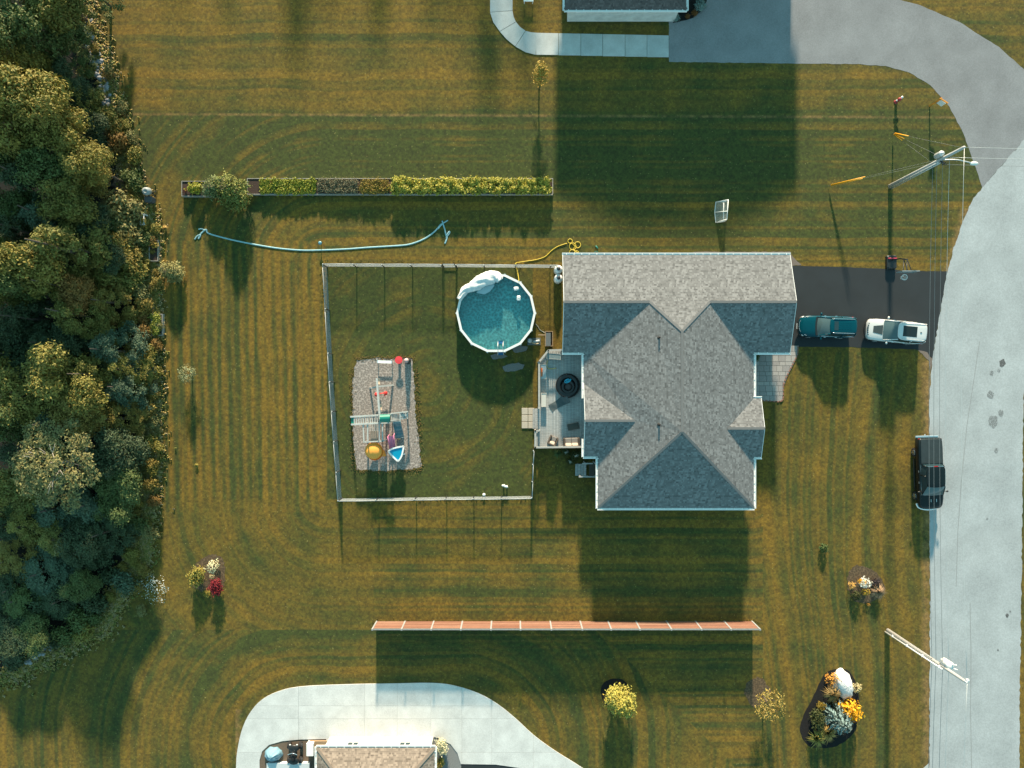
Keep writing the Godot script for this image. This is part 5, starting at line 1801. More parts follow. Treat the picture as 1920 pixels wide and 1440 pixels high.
func wire(parent_name: String, label: String, p: Vector3, q: Vector3, sag: float, r: float, m: Material, group := "overhead wires"):
	var pts := []
	for k in 17:
		var t := k / 16.0
		pts.append(p.lerp(q, t) + Vector3(0, -sag * 4 * t * (1 - t), 0))
	var b := MB.new(true)
	b.tube(pts, r, 4)
	tag(part(parent_name, b, m), label, "wire", group)
func make_poles():
	var wood := mat("pole_wood", Color(.72, .73, .72), .85, T.wood, .6)
	var grey := mat("pole_metal", Color(.58, .61, .61), .45, null, 1.0, .3)
	var cable := mat("cable", Color(.20, .22, .23), .6)
	var bright := mat("bare_wire", Color(.62, .66, .66), .4, null, 1.0, .3)
	var p1 := F(1668.5, 349)
	var h1 := 10.2
	var o := thing("utility_pole", "grey wooden utility pole with streetlight arm, rooted in the lawn by the grey driveway", "utility pole", p1)
	var b := MB.new(true)
	b.cyl(Vector3(0, -.2, 0), Vector3(0, h1, 0), .17, .11, 12)
	part("pole", b, wood, o)
	var c := MB.new(true)
	for q in [[-.12, .2], [.1, .24]]: c.cyl(Vector3(q[0], -.1, q[1]), Vector3(q[0] * .8, 7.3, q[1] * .85), .05, .05, 7)
	part("conduit", c, grey, o)
	var bx := MB.new(true)
	bx.lathe(Vector3(-.2, 7.1, -.32), [[.2, 0], [.22, .05], [.22, .7], [.19, .78], [.06, .8], [.05, .95], [.0, .95]], 14)
	part("transformer", bx, grey, o)
	var br := MB.new()
	bar(br, Vector3(-.05, 7.4, .1), Vector3(.25, 7.4, .35), .12)
	for k in 4: br.cyl(Vector3(.1 + k * .1, 7.2, .25 + (k % 2) * .12), Vector3(.1 + k * .1, 7.6, .25 + (k % 2) * .12), .045, .03, 6)
	part("bracket", br, M.dark_post, o)
	var arm := MB.new(true)
	arm.tube(smooth_line([Vector3(.05, 7.6, .1), Vector3(.8, 8.0, .22), Vector3(1.5, 8.05, .38), Vector3(1.9, 8.0, .45)], 5), .045, 8)
	part("lamp_arm", arm, grey, o)
	var lamp := MB.new(true)
	lamp.ball(Vector3(2.15, 7.98, .5), Vector3(.34, .1, .16), 14, 6)
	part("lamp_head", lamp, mat("lamp_white", Color(.75, .77, .74), .4), o)
	var p2 := F(1664.5, 1182)
	var h2 := 10.6
	var w := thing("utility_pole", "pale wooden utility pole with a round white transformer, rooted in grass at the street's edge", "utility pole", p2)
	var pw := mat("pole_pale", Color(.70, .69, .66), .85, T.wood, .6)
	b = MB.new(true)
	b.cyl(Vector3(0, -.2, 0), Vector3(0, h2, 0), .18, .11, 12)
	part("pole", b, pw, w)
	var cd := MB.new(true)
	cd.cyl(Vector3(-.24, -.1, .12), Vector3(-.2, 8.2, .1), .055, .055, 7)
	var cond := part("conduit", cd, mat("conduit_white", Color(.75, .77, .76), .4), w)
	for k in 4:
		var k2 := MB.new()
		k2.box(Vector3(-.14, 1.2 + k * 2.2, .07), Vector3(.32, .06, .2))
		part("clamp", k2, M.conduit_white, cond)
	var tr := MB.new(true)
	tr.lathe(Vector3(.22, 7.6, -.28), [[.26, 0], [.3, .06], [.3, .85], [.27, .95], [.1, 1.0], [.0, 1.0]], 18)
	var trp := part("transformer", tr, mat("transformer_white", Color(.76, .78, .77), .45), w)
	var bu := MB.new(true)
	bu.cyl(Vector3(.3, 8.55, -.4), Vector3(.42, 8.95, -.5), .06, .04, 8)
	bu.cyl(Vector3(.45, 8.4, -.05), Vector3(.8, 8.45, .05), .05, .04, 8)
	part("bushing", bu, M.transformer_white, trp)
	var tp := MB.new(true)
	tp.cyl(Vector3(0, h2 - .15, 0), Vector3(0, h2 + .22, 0), .05, .05, 8)
	tp.ball(Vector3(.12, h2 + .05, -.08), Vector3(.14, .12, .14), 10, 6)
	part("insulator", tp, M.transformer_white, w)
	var lp := MB.new(true)
	lp.tube(smooth_line([Vector3(-.25, 8.2, -.5), Vector3(-.5, 8.35, -.45), Vector3(-.35, 8.3, -.2), Vector3(0, 8.3, -.1), Vector3(.35, 8.4, -.6), Vector3(.2, 8.3, -.9)], 5), .018, 6)
	part("jumper", lp, cable, w)
	# wires run from pole to pole and on down the street
	var runs := [["bright top wire strung between the two pole tops", h1 + .0, h2 + .22, Vector3(0, 0, 0), .5, bright, .015], ["bright wire strung at transformer height between both poles", 8.3, 8.5, Vector3(.1, 0, 0), .45, bright, .013], ["dark power cable strung just below the transformers", 7.7, 8.0, Vector3(-.05, 0, 0), .4, cable, .015], ["dark telephone cable strung lower between both poles", 6.7, 6.9, Vector3(.1, 0, 0), .35, cable, .016], ["thick dark cable strung lowest between both poles", 6.5, 6.7, Vector3(-.1, 0, 0), .45, cable, .017]]
	for r in runs:
		var a: Vector3 = p1 + Vector3(0, r[1], .1) + r[3]
		var z: Vector3 = p2 + Vector3(0, r[2], -.1) + r[3]
		wire("overhead_wire", r[0], a, z, r[4], r[6], r[5])
		var q := z + Vector3(.4, 0, 40.0)
		wire("overhead_wire", String(r[0]).split(" strung")[0] + " running on past the pale pole down the street", z + Vector3(0, 0, .2), q, .9, r[6], r[5])
	for q in [["bright wire from the grey pole's top out across the street", 10.2, Vector3(0, 0, 0), bright], ["bright wire from the transformer arm out across the street", 8.2, Vector3(.2, 0, .1), bright], ["dark cable from the streetlight bracket out across the street", 7.4, Vector3(.3, 0, .4), cable]]:
		var a: Vector3 = p1 + Vector3(0, q[1], 0) + q[2]
		wire("overhead_wire", q[0], a, a + Vector3(30, 0, .2), .5, .013, q[3])
	# stays with yellow guards
	var yel := mat("guard_yellow", Color(.78, .36, .015), .5)
	for q in [[1674, 249, 10.0, 0, "uppermost stay"], [1674, 249.5, 7.7, .1, "middle stay"], [1674, 250, 6.4, .2, "lowest stay"]]:
		stay(q[4] + " of three with a yellow guard, anchored near the hydrant", F(q[0], q[1]), p1 + Vector3(-.1, q[2], -.05), yel, bright, .22)
	for q in [[1551, 348.5, 7.7, 0, "upper stay"], [1551, 349, 6.5, 0, "lower stay"]]:
		stay(q[4] + " of two with a long yellow guard, anchored on open lawn", F(q[0], q[1]), p1 + Vector3(-.12, q[2], .05), yel, bright, .32)
func stay(label: String, a: Vector3, z: Vector3, yel: Material, wm: Material, share: float):
	var o := thing("guy_wire", label, "guy wire", a, 0, "guy wires of the grey pole")
	var b := MB.new(true)
	b.cyl(Vector3(0, -.05, 0), z - a, .007, .007, 4)
	part("cable", b, M.cable, o)
	var g := MB.new(true)
	var d := z - a
	g.cyl(d * .04, d * (.04 + share), .055, .05, 8)
	part("guard", g, yel, o)
# ---------------------------------------------------------------- vehicles (nose towards +x)
func car_ring(x: float, hw: float, yb: float, ym: float, ys: float, yt: float) -> Array:
	var half := [[.84, yb], [.96, yb + .10], [1.0, ym], [.99, ys - .08], [.95, ys], [.80, lerpf(ys, yt, .7)], [.42, yt + .012], [.0, yt + .02]]
	var o := []
	for q in half: o.append(Vector3(x, q[1], hw * q[0]))
	for k in range(6, -1, -1): o.append(Vector3(x, half[k][1], -hw * half[k][0]))
	return o
func wheel(parent: Node, x: float, z: float, r: float, rimm: Material):
	var s := signf(z)
	var bs := Basis(Vector3.RIGHT, s * PI * .5)
	var t := MB.new(true)
	t.lathe(Vector3(x, r, z - s * .12), [[r * .55, -.02], [r * .92, -.01], [r, .04], [r, .18], [r * .93, .23], [r * .66, .24]], 24, bs)
	var w := part("wheel", t, mat("tyre", Color(.012, .012, .013), .85), parent)
	var d := MB.new()
	d.lathe(Vector3(x, r, z - s * .12), [[r * .66, .22], [r * .62, .25], [r * .58, .20], [.07, .22], [.06, .25], [.0, .25]], 20, bs)
	var rm := part("rim", d, rimm, w)
	for k in 5:
		var b := MB.new()
		var a := TAU * k / 5
		b.box(Vector3(x + cos(a) * r * .33, r + sin(a) * r * .33, z + s * .12), Vector3(r * .6, .07, .03), Basis(Vector3(0, 0, 1), a))
		part("spoke", b, rimm, rm)
func vehicle(label: String, category: String, called: String, at: Vector3, turn: float, paint: Material, sp: Dictionary) -> Node3D:
	var o := thing(called, label, category, at, turn)
	var body := MB.new(true)
	var rings := []
	for q in sp.rings: rings.append(car_ring(q[0], q[1], q[2], q[3], q[4], q[5]))
	body.loft(rings)
	part("body", body, paint, o)
	var g: Dictionary = sp.cab
	var glass := glass_mat()
	var A := [Vector3(g.x0, g.yb, g.zb * .93), Vector3(g.x0, g.yb, -g.zb * .93)]
	var B := [Vector3(g.x1, g.yr - .05, g.zr), Vector3(g.x1, g.yr - .05, -g.zr)]
	var C := [Vector3(g.x2, g.yr - .05, g.zr * .97), Vector3(g.x2, g.yr - .05, -g.zr * .97)]
	var D := [Vector3(g.x3, g.yb, g.zb * .92), Vector3(g.x3, g.yb, -g.zb * .92)]
	var front := mat("windscreen_glass", Color(.075, .125, .135), .07)
	var ws := MB.new(true)
	ws.patch(A[0], A[1], B[1], B[0], Vector3(.16, .02, 0), 10, 5)
	part("windscreen", ws, front, o)
	var rw := MB.new(true)
	rw.patch(D[1], D[0], C[0], C[1], Vector3(-.06, .02, 0), 8, 4)
	part("rear_window", rw, glass, o)
	for s in [0, 1]:
		var z := 1.0 if s == 0 else -1.0
		var bm := Vector3((g.x1 + g.x2) * .5 - .1, g.yb, g.zb * z)
		var tm := Vector3((g.x1 + g.x2) * .5, g.yr - .05, (g.zr + .03) * z)
		for half in 2:
			var p0: Vector3 = A[s] if half == 0 else bm
			var p1: Vector3 = bm if half == 0 else D[s]
			var t0: Vector3 = B[s] if half == 0 else tm
			var t1: Vector3 = tm if half == 0 else C[s]
			var sw := MB.new(true)
			if s == 0: sw.patch(p1, p0, t0, t1, Vector3(0, 0, .03), 4, 3)
			else: sw.patch(p0, p1, t1, t0, Vector3(0, 0, -.03), 4, 3)
			part("side_window", sw, glass, o)
		for q in [[A[s], B[s]], [bm, tm], [D[s], C[s]]]:
			var b := MB.new(true)
			b.tube([q[0] + Vector3(0, 0, .012 * z), q[1] + Vector3(0, 0, .012 * z)], .042, 6)
			part("pillar", b, paint, o)
		var belt := MB.new()
		bar(belt, A[s] + Vector3(0, .01, .04 * z), D[s] + Vector3(0, .01, .045 * z), .035)
		part("belt_trim", belt, sp.trim, o)
	# roof skin: crowned, rounded at the corners
	var rr := []
	for q in [[.0, -.07], [.015, -.03], [-.03, .0], [-.16, .028], [-.4, .042]]:
		var ring := []
		var xa: float = g.x1 + .02 + q[0]
		var xb: float = g.x2 - .02 - q[0]
		var zz: float = g.zr + .03 + q[0]
		for k in 28:
			var a := TAU * k / 28
			var cx := signf(cos(a)) * pow(absf(cos(a)), .35)
			var cz := signf(sin(a)) * pow(absf(sin(a)), .35)
			var bow := .07 * (1.0 - cz * cz) * (1.0 if cx > 0 else -.6)
			ring.append(Vector3(lerpf(xb, xa, cx * .5 + .5) + bow, g.yr + q[1], cz * zz))
		rr.append(ring)
	var rf := MB.new(true)
	rf.loft(rr, false, true)
	part("roof", rf, paint, o)
	for q in [[sp.wf, 1], [sp.wf, -1], [sp.wb, 1], [sp.wb, -1]]: wheel(o, q[0], q[1] * (sp.hw - .10), sp.wr, sp.rim)
	for s in [-1.0, 1.0]:
		var m := MB.new(true)
		m.ball(Vector3(g.x0 - .28, g.yb + .10, s * (sp.hw + .13)), Vector3(.09, .09, .13), 10, 6)
		m.tube([Vector3(g.x0 - .25, g.yb + .05, s * (sp.hw - .1)), Vector3(g.x0 - .27, g.yb + .08, s * (sp.hw + .06))], .03, 5)
		part("mirror", m, sp.mirror, o)
		var hl := MB.new(true)
		hl.ball(Vector3(sp.nose - .16, sp.lamp, s * sp.hw * .74), Vector3(.17, .09, .19), 10, 6)
		part("headlight", hl, mat("lamp_glass", Color(.55, .58, .58), .12), o)
		var tl := MB.new(true)
		tl.ball(Vector3(sp.tail + .08, sp.lamp + .15, s * sp.hw * .84), Vector3(.09, .15, .12), 10, 6)
		part("tail_light", tl, mat("tail_red", Color(.55, .012, .012), .15), o)
		for x in sp.handles:
			var hd := MB.new()
			hd.box(Vector3(x, g.yb - .12, s * (sp.hw + .005)), Vector3(.17, .035, .035))
			part("door_handle", hd, sp.trim, o)
		if sp.has("step"):
			var rb := MB.new(true)
			rb.cyl(Vector3(sp.wf - .55, .38, s * (sp.hw - .02)), Vector3(sp.wb + .55, .38, s * (sp.hw - .02)), .05, .05, 7)
			part("side_step", rb, sp.step, o)
	return o
func make_vehicles():
	var chrome := mat("chrome", Color(.72, .74, .75), .18, null, 1.0, .9)
	var alloy := mat("alloy", Color(.5, .52, .53), .25, null, 1.0, .8)
	var blackt := mat("black_trim", Color(.014, .015, .016), .4)
	var teal := mat("teal_paint", Color(.0, .058, .084), .3)
	teal.metallic_specular = .3
	var white := mat("white_paint", Color(.60, .62, .62), .25)
	white.clearcoat_enabled = true
	var black := mat("truck_paint", Color(.006, .011, .013), .22)
	black.metallic_specular = .4
	var suv := [[-2.28, .70, .5, .62, .84, .98], [-2.2, .82, .36, .66, 1.0, 1.06], [-1.7, .91, .27, .68, 1.02, 1.08], [-.6, .92, .25, .68, 1.0, 1.06], [.5, .92, .25, .68, .99, 1.05], [1.0, .915, .26, .68, .97, 1.04], [1.6, .90, .28, .66, .92, .99], [2.0, .84, .32, .6, .84, .91], [2.2, .72, .38, .56, .76, .81], [2.32, .46, .44, .54, .66, .69]]
	var spec := {"rings": suv, "cab": {"x0": .90, "x1": .02, "x2": -2.12, "x3": -2.24, "yb": 1.03, "yr": 1.72, "zb": .86, "zr": .66}, "hw": .92, "wf": 1.42, "wb": -1.36, "wr": .36, "rim": alloy, "trim": chrome, "mirror": teal, "nose": 2.16, "tail": -2.26, "lamp": .74, "handles": [.2, -.75]}
	var t := vehicle("dark teal sport utility vehicle with silver roof rails parked by the house", "car", "parked_car", F(1550, 612.5, .8), PI - .03, teal, spec)
	for s in [-1.0, 1.0]:
		var r := MB.new(true)
		r.tube(smooth_line([Vector3(-.15, 1.70, s * .60), Vector3(-.3, 1.79, s * .60), Vector3(-1.8, 1.76, s * .60), Vector3(-1.98, 1.70, s * .60)], 4), .022, 7)
		part("roof_rail", r, chrome, t)
	for k in 4:
		var b := MB.new()
		b.box(Vector3(-1.15, 1.764, -.27 + k * .18), Vector3(1.15, .012, .02))
		part("roof_rib", b, teal, t)
	var sr := MB.new()
	sr.bevel_box(Vector3(-.42, 1.757, 0), Vector3(.36, .02, .74), .008)
	part("sunroof", sr, glass_mat(), t)
	var fb := MB.new(true)
	fb.tube(smooth_line([Vector3(1.95, .5, -.84), Vector3(2.26, .5, -.62), Vector3(2.4, .5, 0), Vector3(2.26, .5, .62), Vector3(1.95, .5, .84)], 6), .075, 8)
	part("front_bumper", fb, blackt, t)
	var np := MB.new()
	np.box(Vector3(2.47, .53, 0), Vector3(.02, .13, .5))
	part("number_plate", np, M.white_trim, t)
	var ct := MB.new(true)
	ct.tube(smooth_line([Vector3(1.75, .93, -.82), Vector3(2.12, .80, -.62), Vector3(2.31, .73, -.3), Vector3(2.34, .72, 0), Vector3(2.31, .73, .3), Vector3(2.12, .80, .62), Vector3(1.75, .93, .82)], 6), .022, 6)
	part("bonnet_trim", ct, chrome, t)
	var cowl := MB.new(true)
	cowl.patch(Vector3(1.02, 1.062, .80), Vector3(1.02, 1.062, -.80), Vector3(.86, 1.075, -.78), Vector3(.86, 1.075, .78), Vector3(.14, .0, 0), 8, 2)
	part("cowl", cowl, blackt, t)
	# white one
	var sw := spec.duplicate()
	sw.cab = {"x0": 1.08, "x1": .12, "x2": -2.2, "x3": -2.32, "yb": 1.05, "yr": 1.74, "zb": .90, "zr": .74}
	sw.rings = [[-2.36, .72, .5, .62, .84, .98], [-2.28, .85, .36, .66, 1.0, 1.06], [-1.7, .94, .27, .68, 1.04, 1.09], [-.6, .95, .25, .68, 1.02, 1.08], [.5, .95, .25, .68, 1.01, 1.07], [1.1, .945, .26, .68, .99, 1.06], [1.7, .93, .28, .66, .94, 1.01], [2.1, .88, .32, .6, .88, .94], [2.28, .78, .36, .56, .80, .85], [2.38, .58, .42, .54, .70, .73]]
	sw.hw = .95
	sw.mirror = white
	sw.trim = chrome
	sw.nose = 2.24
	sw.tail = -2.34
	var w := vehicle("white sport utility vehicle with black bonnet decal and glass roof parked nearer the street", "car", "parked_car", F(1677.5, 621.5, .8), PI - .095, white, sw)
	var bd := MB.new()
	bd.quad(Vector3(1.16, 1.089, .42), Vector3(1.16, 1.089, -.42), Vector3(1.95, .995, -.27), Vector3(1.95, .995, .27))
	var dl := MB.new()
	var N := 6
	for i in N:
		var xa := lerpf(1.16, 1.95, float(i) / N)
		var xb := lerpf(1.16, 1.95, float(i + 1) / N)
		var ya := .032 + (lerpf(1.052, 1.01, (xa - 1.1) / .6) if xa < 1.7 else lerpf(1.01, .94, (xa - 1.7) / .4))
		var yb := .032 + (lerpf(1.052, 1.01, (xb - 1.1) / .6) if xb < 1.7 else lerpf(1.01, .94, (xb - 1.7) / .4))
		var za := lerpf(.42, .28, float(i) / N)
		var zb := lerpf(.42, .28, float(i + 1) / N)
		dl.quad(Vector3(xa, ya, za), Vector3(xb, yb, zb), Vector3(xb, yb, -zb), Vector3(xa, ya, -za))
	part("bonnet_decal", dl, mat("matt_black", Color(.035, .055, .06), .6), w)
	var gr := MB.new()
	gr.bevel_box(Vector3(-.80, 1.777, 0), Vector3(1.2, .022, .90), .01)
	part("glass_roof", gr, mat("roof_glass", Color(.012, .02, .022), .06), w)
	var bar2 := MB.new()
	bar2.box(Vector3(-.78, 1.791, 0), Vector3(.03, .006, .9))
	part("roof_bar", bar2, blackt, w)
	for s in [-1.0, 1.0]:
		var r := MB.new(true)
		r.tube(smooth_line([Vector3(-.05, 1.72, s * .68), Vector3(-.2, 1.80, s * .68), Vector3(-1.9, 1.77, s * .68), Vector3(-2.06, 1.72, s * .68)], 4), .02, 7)
		part("roof_rail", r, white, w)
	for k in 7:
		var b := MB.new()
		var z := -.48 + k * .16
		b.box(Vector3(2.33 - absf(z) * absf(z) * .32, .80, z), Vector3(.10, .14, .07))
		part("grille_slot", b, blackt, w)
	var bm := MB.new(true)
	bm.tube(smooth_line([Vector3(2.0, .48, -.88), Vector3(2.3, .48, -.66), Vector3(2.44, .48, 0), Vector3(2.3, .48, .66), Vector3(2.0, .48, .88)], 6), .10, 8)
	part("front_bumper", bm, blackt, w)
	var an := MB.new(true)
	an.ball(Vector3(-1.72, 1.79, 0), Vector3(.09, .05, .03), 8, 4)
	part("aerial", an, blackt, w)
	var rb := MB.new()
	rb.bevel_box(Vector3(-2.38, .55, 0), Vector3(.14, .22, 1.6), .03)
	part("rear_bumper", rb, blackt, w)
	# pickup
	var pr := [[-3.04, .84, .55, .75, 1.10, 1.14], [-2.98, .94, .46, .8, 1.22, 1.25], [-2.2, .985, .42, .8, 1.24, 1.27], [-1.0, .985, .40, .8, 1.24, 1.27], [.4, .985, .40, .8, 1.23, 1.27], [1.5, .985, .40, .8, 1.20, 1.27], [2.2, .98, .42, .78, 1.14, 1.22], [2.7, .94, .46, .74, 1.06, 1.14], [2.95, .84, .5, .7, .98, 1.05], [3.05, .62, .54, .68, .90, .94]]
	var pspec := {"rings": pr, "cab": {"x0": 1.80, "x1": 1.0, "x2": -.66, "x3": -.82, "yb": 1.24, "yr": 1.88, "zb": .92, "zr": .72}, "hw": .985, "wf": 1.98, "wb": -1.78, "wr": .39, "rim": chrome, "trim": chrome, "mirror": blackt, "nose": 2.86, "tail": -3.02, "lamp": .92, "handles": [.75, -.2], "step": blackt}
	var p := vehicle("black pickup truck with covered bed and chrome bumpers parked on the street's grass edge", "pickup truck", "pickup_truck", F(1741.5, 887, .8), -PI * .5 + .03, black, pspec)
	p.scale = Vector3(1.0, 1.0, 1.06)
	var cvr := MB.new()
	cvr.bevel_box(Vector3(-1.93, 1.285, 0), Vector3(2.1, .07, 1.70), .02)
	part("bed_cover", cvr, mat("tonneau", Color(.030, .044, .048), .6, T.blotch, .6), p)
	var gap := MB.new()
	gap.box(Vector3(-.86, 1.27, 0), Vector3(.05, .06, 1.8))
	part("cab_gap", gap, blackt, p)
	var brk := MB.new()
	brk.box(Vector3(-.70, 1.87, 0), Vector3(.05, .05, .34))
	part("brake_light", brk, M.tail_red, p)
	var rl := MB.new()
	rl.box(Vector3(-.69, 1.865, 0), Vector3(.03, .04, 1.30))
	part("roof_trim", rl, chrome, p)
	var b1 := MB.new(true)
	b1.tube(smooth_line([Vector3(2.6, .62, -.98), Vector3(2.95, .62, -.82), Vector3(3.13, .62, -.3), Vector3(3.13, .62, .3), Vector3(2.95, .62, .82), Vector3(2.6, .62, .98)], 5), .11, 8)
	part("front_bumper", b1, chrome, p)
	var b2 := MB.new()
	b2.bevel_box(Vector3(-3.12, .62, 0), Vector3(.2, .2, 1.86), .04)
	part("rear_bumper", b2, chrome, p)
	var th := MB.new(true)
	th.ball(Vector3(-3.3, .62, .12), Vector3(.06, .06, .06), 8, 5)
	th.box(Vector3(-3.2, .56, .12), Vector3(.2, .05, .08))
	part("tow_ball", th, chrome, p)
	for z in [-.32, .12]:
		var b := MB.new()
		b.box(Vector3(2.30, 1.222, z), Vector3(.26, .03, .035))
		part("bonnet_vent", b, chrome, p)
	# covered goods and a quad bike in the bed beside the lower house
	var qd := thing("quad_bike", "black quad bike parked in the planting bed by the lower house", "quad bike", F(551, 1414, .6), PI * .5)
	var q1 := MB.new(true)
	q1.ball(Vector3(0, .62, 0), Vector3(.75, .22, .3), 14, 7)
	q1.ball(Vector3(.55, .68, 0), Vector3(.32, .14, .48), 12, 6)
	q1.ball(Vector3(-.55, .68, 0), Vector3(.34, .13, .48), 12, 6)
	part("body", q1, blackt, qd)
	var q2 := MB.new(true)
	q2.ball(Vector3(-.2, .84, 0), Vector3(.42, .09, .17), 12, 6)
	part("seat", q2, M.tyre, qd)
	var q3 := MB.new(true)
	q3.tube(smooth_line([Vector3(.12, .98, -.42), Vector3(.26, 1.0, -.12), Vector3(.26, 1.0, .12), Vector3(.12, .98, .42)], 4), .03, 6)
	part("handlebar", q3, chrome, qd)
	for k in [[.62, .5], [.62, -.5], [-.6, .5], [-.6, -.5]]: wheel(qd, k[0], k[1], .29, alloy)
	for s in [-1, 1]:
		var l := MB.new(true)
		l.ball(Vector3(.84, .68, s * .3), Vector3(.07, .07, .09), 8, 5)
		part("headlight", l, M.lamp_glass, qd)
	var tarp := MB.new(true)
	var fn := noise(1.4, 3, FastNoiseLite.TYPE_SIMPLEX, 61)
	var tc := F(510, 1418, .5)
	var rs := []
	for i in 9:
		var f := i / 8.0
		var ring := []
		for k in 26:
			var a := TAU * k / 26
			var rr := (1.0 - .75 * pow(f, 2.2)) * (1.0 + .18 * fn.get_noise_3d(cos(a) * 2.0, f * 2.0, sin(a) * 2.0) + .06 * sin(a * 9.0))
			ring.append(tc + Vector3(cos(a) * .78 * rr, -.03 + .85 * f + .08 * fn.get_noise_3d(cos(a) * 3, f, sin(a) * 3), sin(a) * .58 * rr))
		rs.append(ring)
	tarp.loft(rs)
	tag(part("tarpaulin", tarp, mat("blue_tarp", Color(.20, .38, .48), .6, T.blotch, 1.0)), "crumpled light blue tarpaulin over a heap in the planting bed", "tarpaulin")
	var crate := thing("storage_box", "white plastic storage box standing between quad bike and tan roofed house", "box", F(581, 1406, .6))
	var k1 := MB.new()
	k1.box(Vector3(0, .26, 0), Vector3(.55, .54, 1.05))
	part("box", k1, M.white_trim, crate)
	var k2 := MB.new()
	k2.bevel_box(Vector3(0, .56, 0), Vector3(.62, .08, 1.12), .02)
	part("lid", k2, M.white_trim, crate)
	for q in [[592, 1409, .10, .25, 2.0, .02], [601, 1393, .9, .22, .5, .3]]:
		var b := MB.new()
		b.box(Vector3(0, q[3] * .5 - .02, 0), Vector3(q[2] * 2 if q[2] > .5 else .14, q[3], q[4]))
		var pl := part("timber_edge", b, M.pine, null, F(q[0], q[1]))
		tag(pl, "long pine timber edging the planting bed beside the lower house" if q[2] < .5 else "short pine timber box end beside the lower house corner", "timber")
	var tl := MB.new()
	tl.box(F(541, 1436, .3) + Vector3(0, .2, 0), Vector3(3.6, .42, .5))
	tl.box(F(541, 1436, .3) + Vector3(0, .44, 0), Vector3(3.7, .05, .62))
	tag(part("boat_cradle", tl, mat("pale_tin", Color(.55, .60, .63), .5)), "long pale tin trough lying along the planting bed's lower side", "trough")
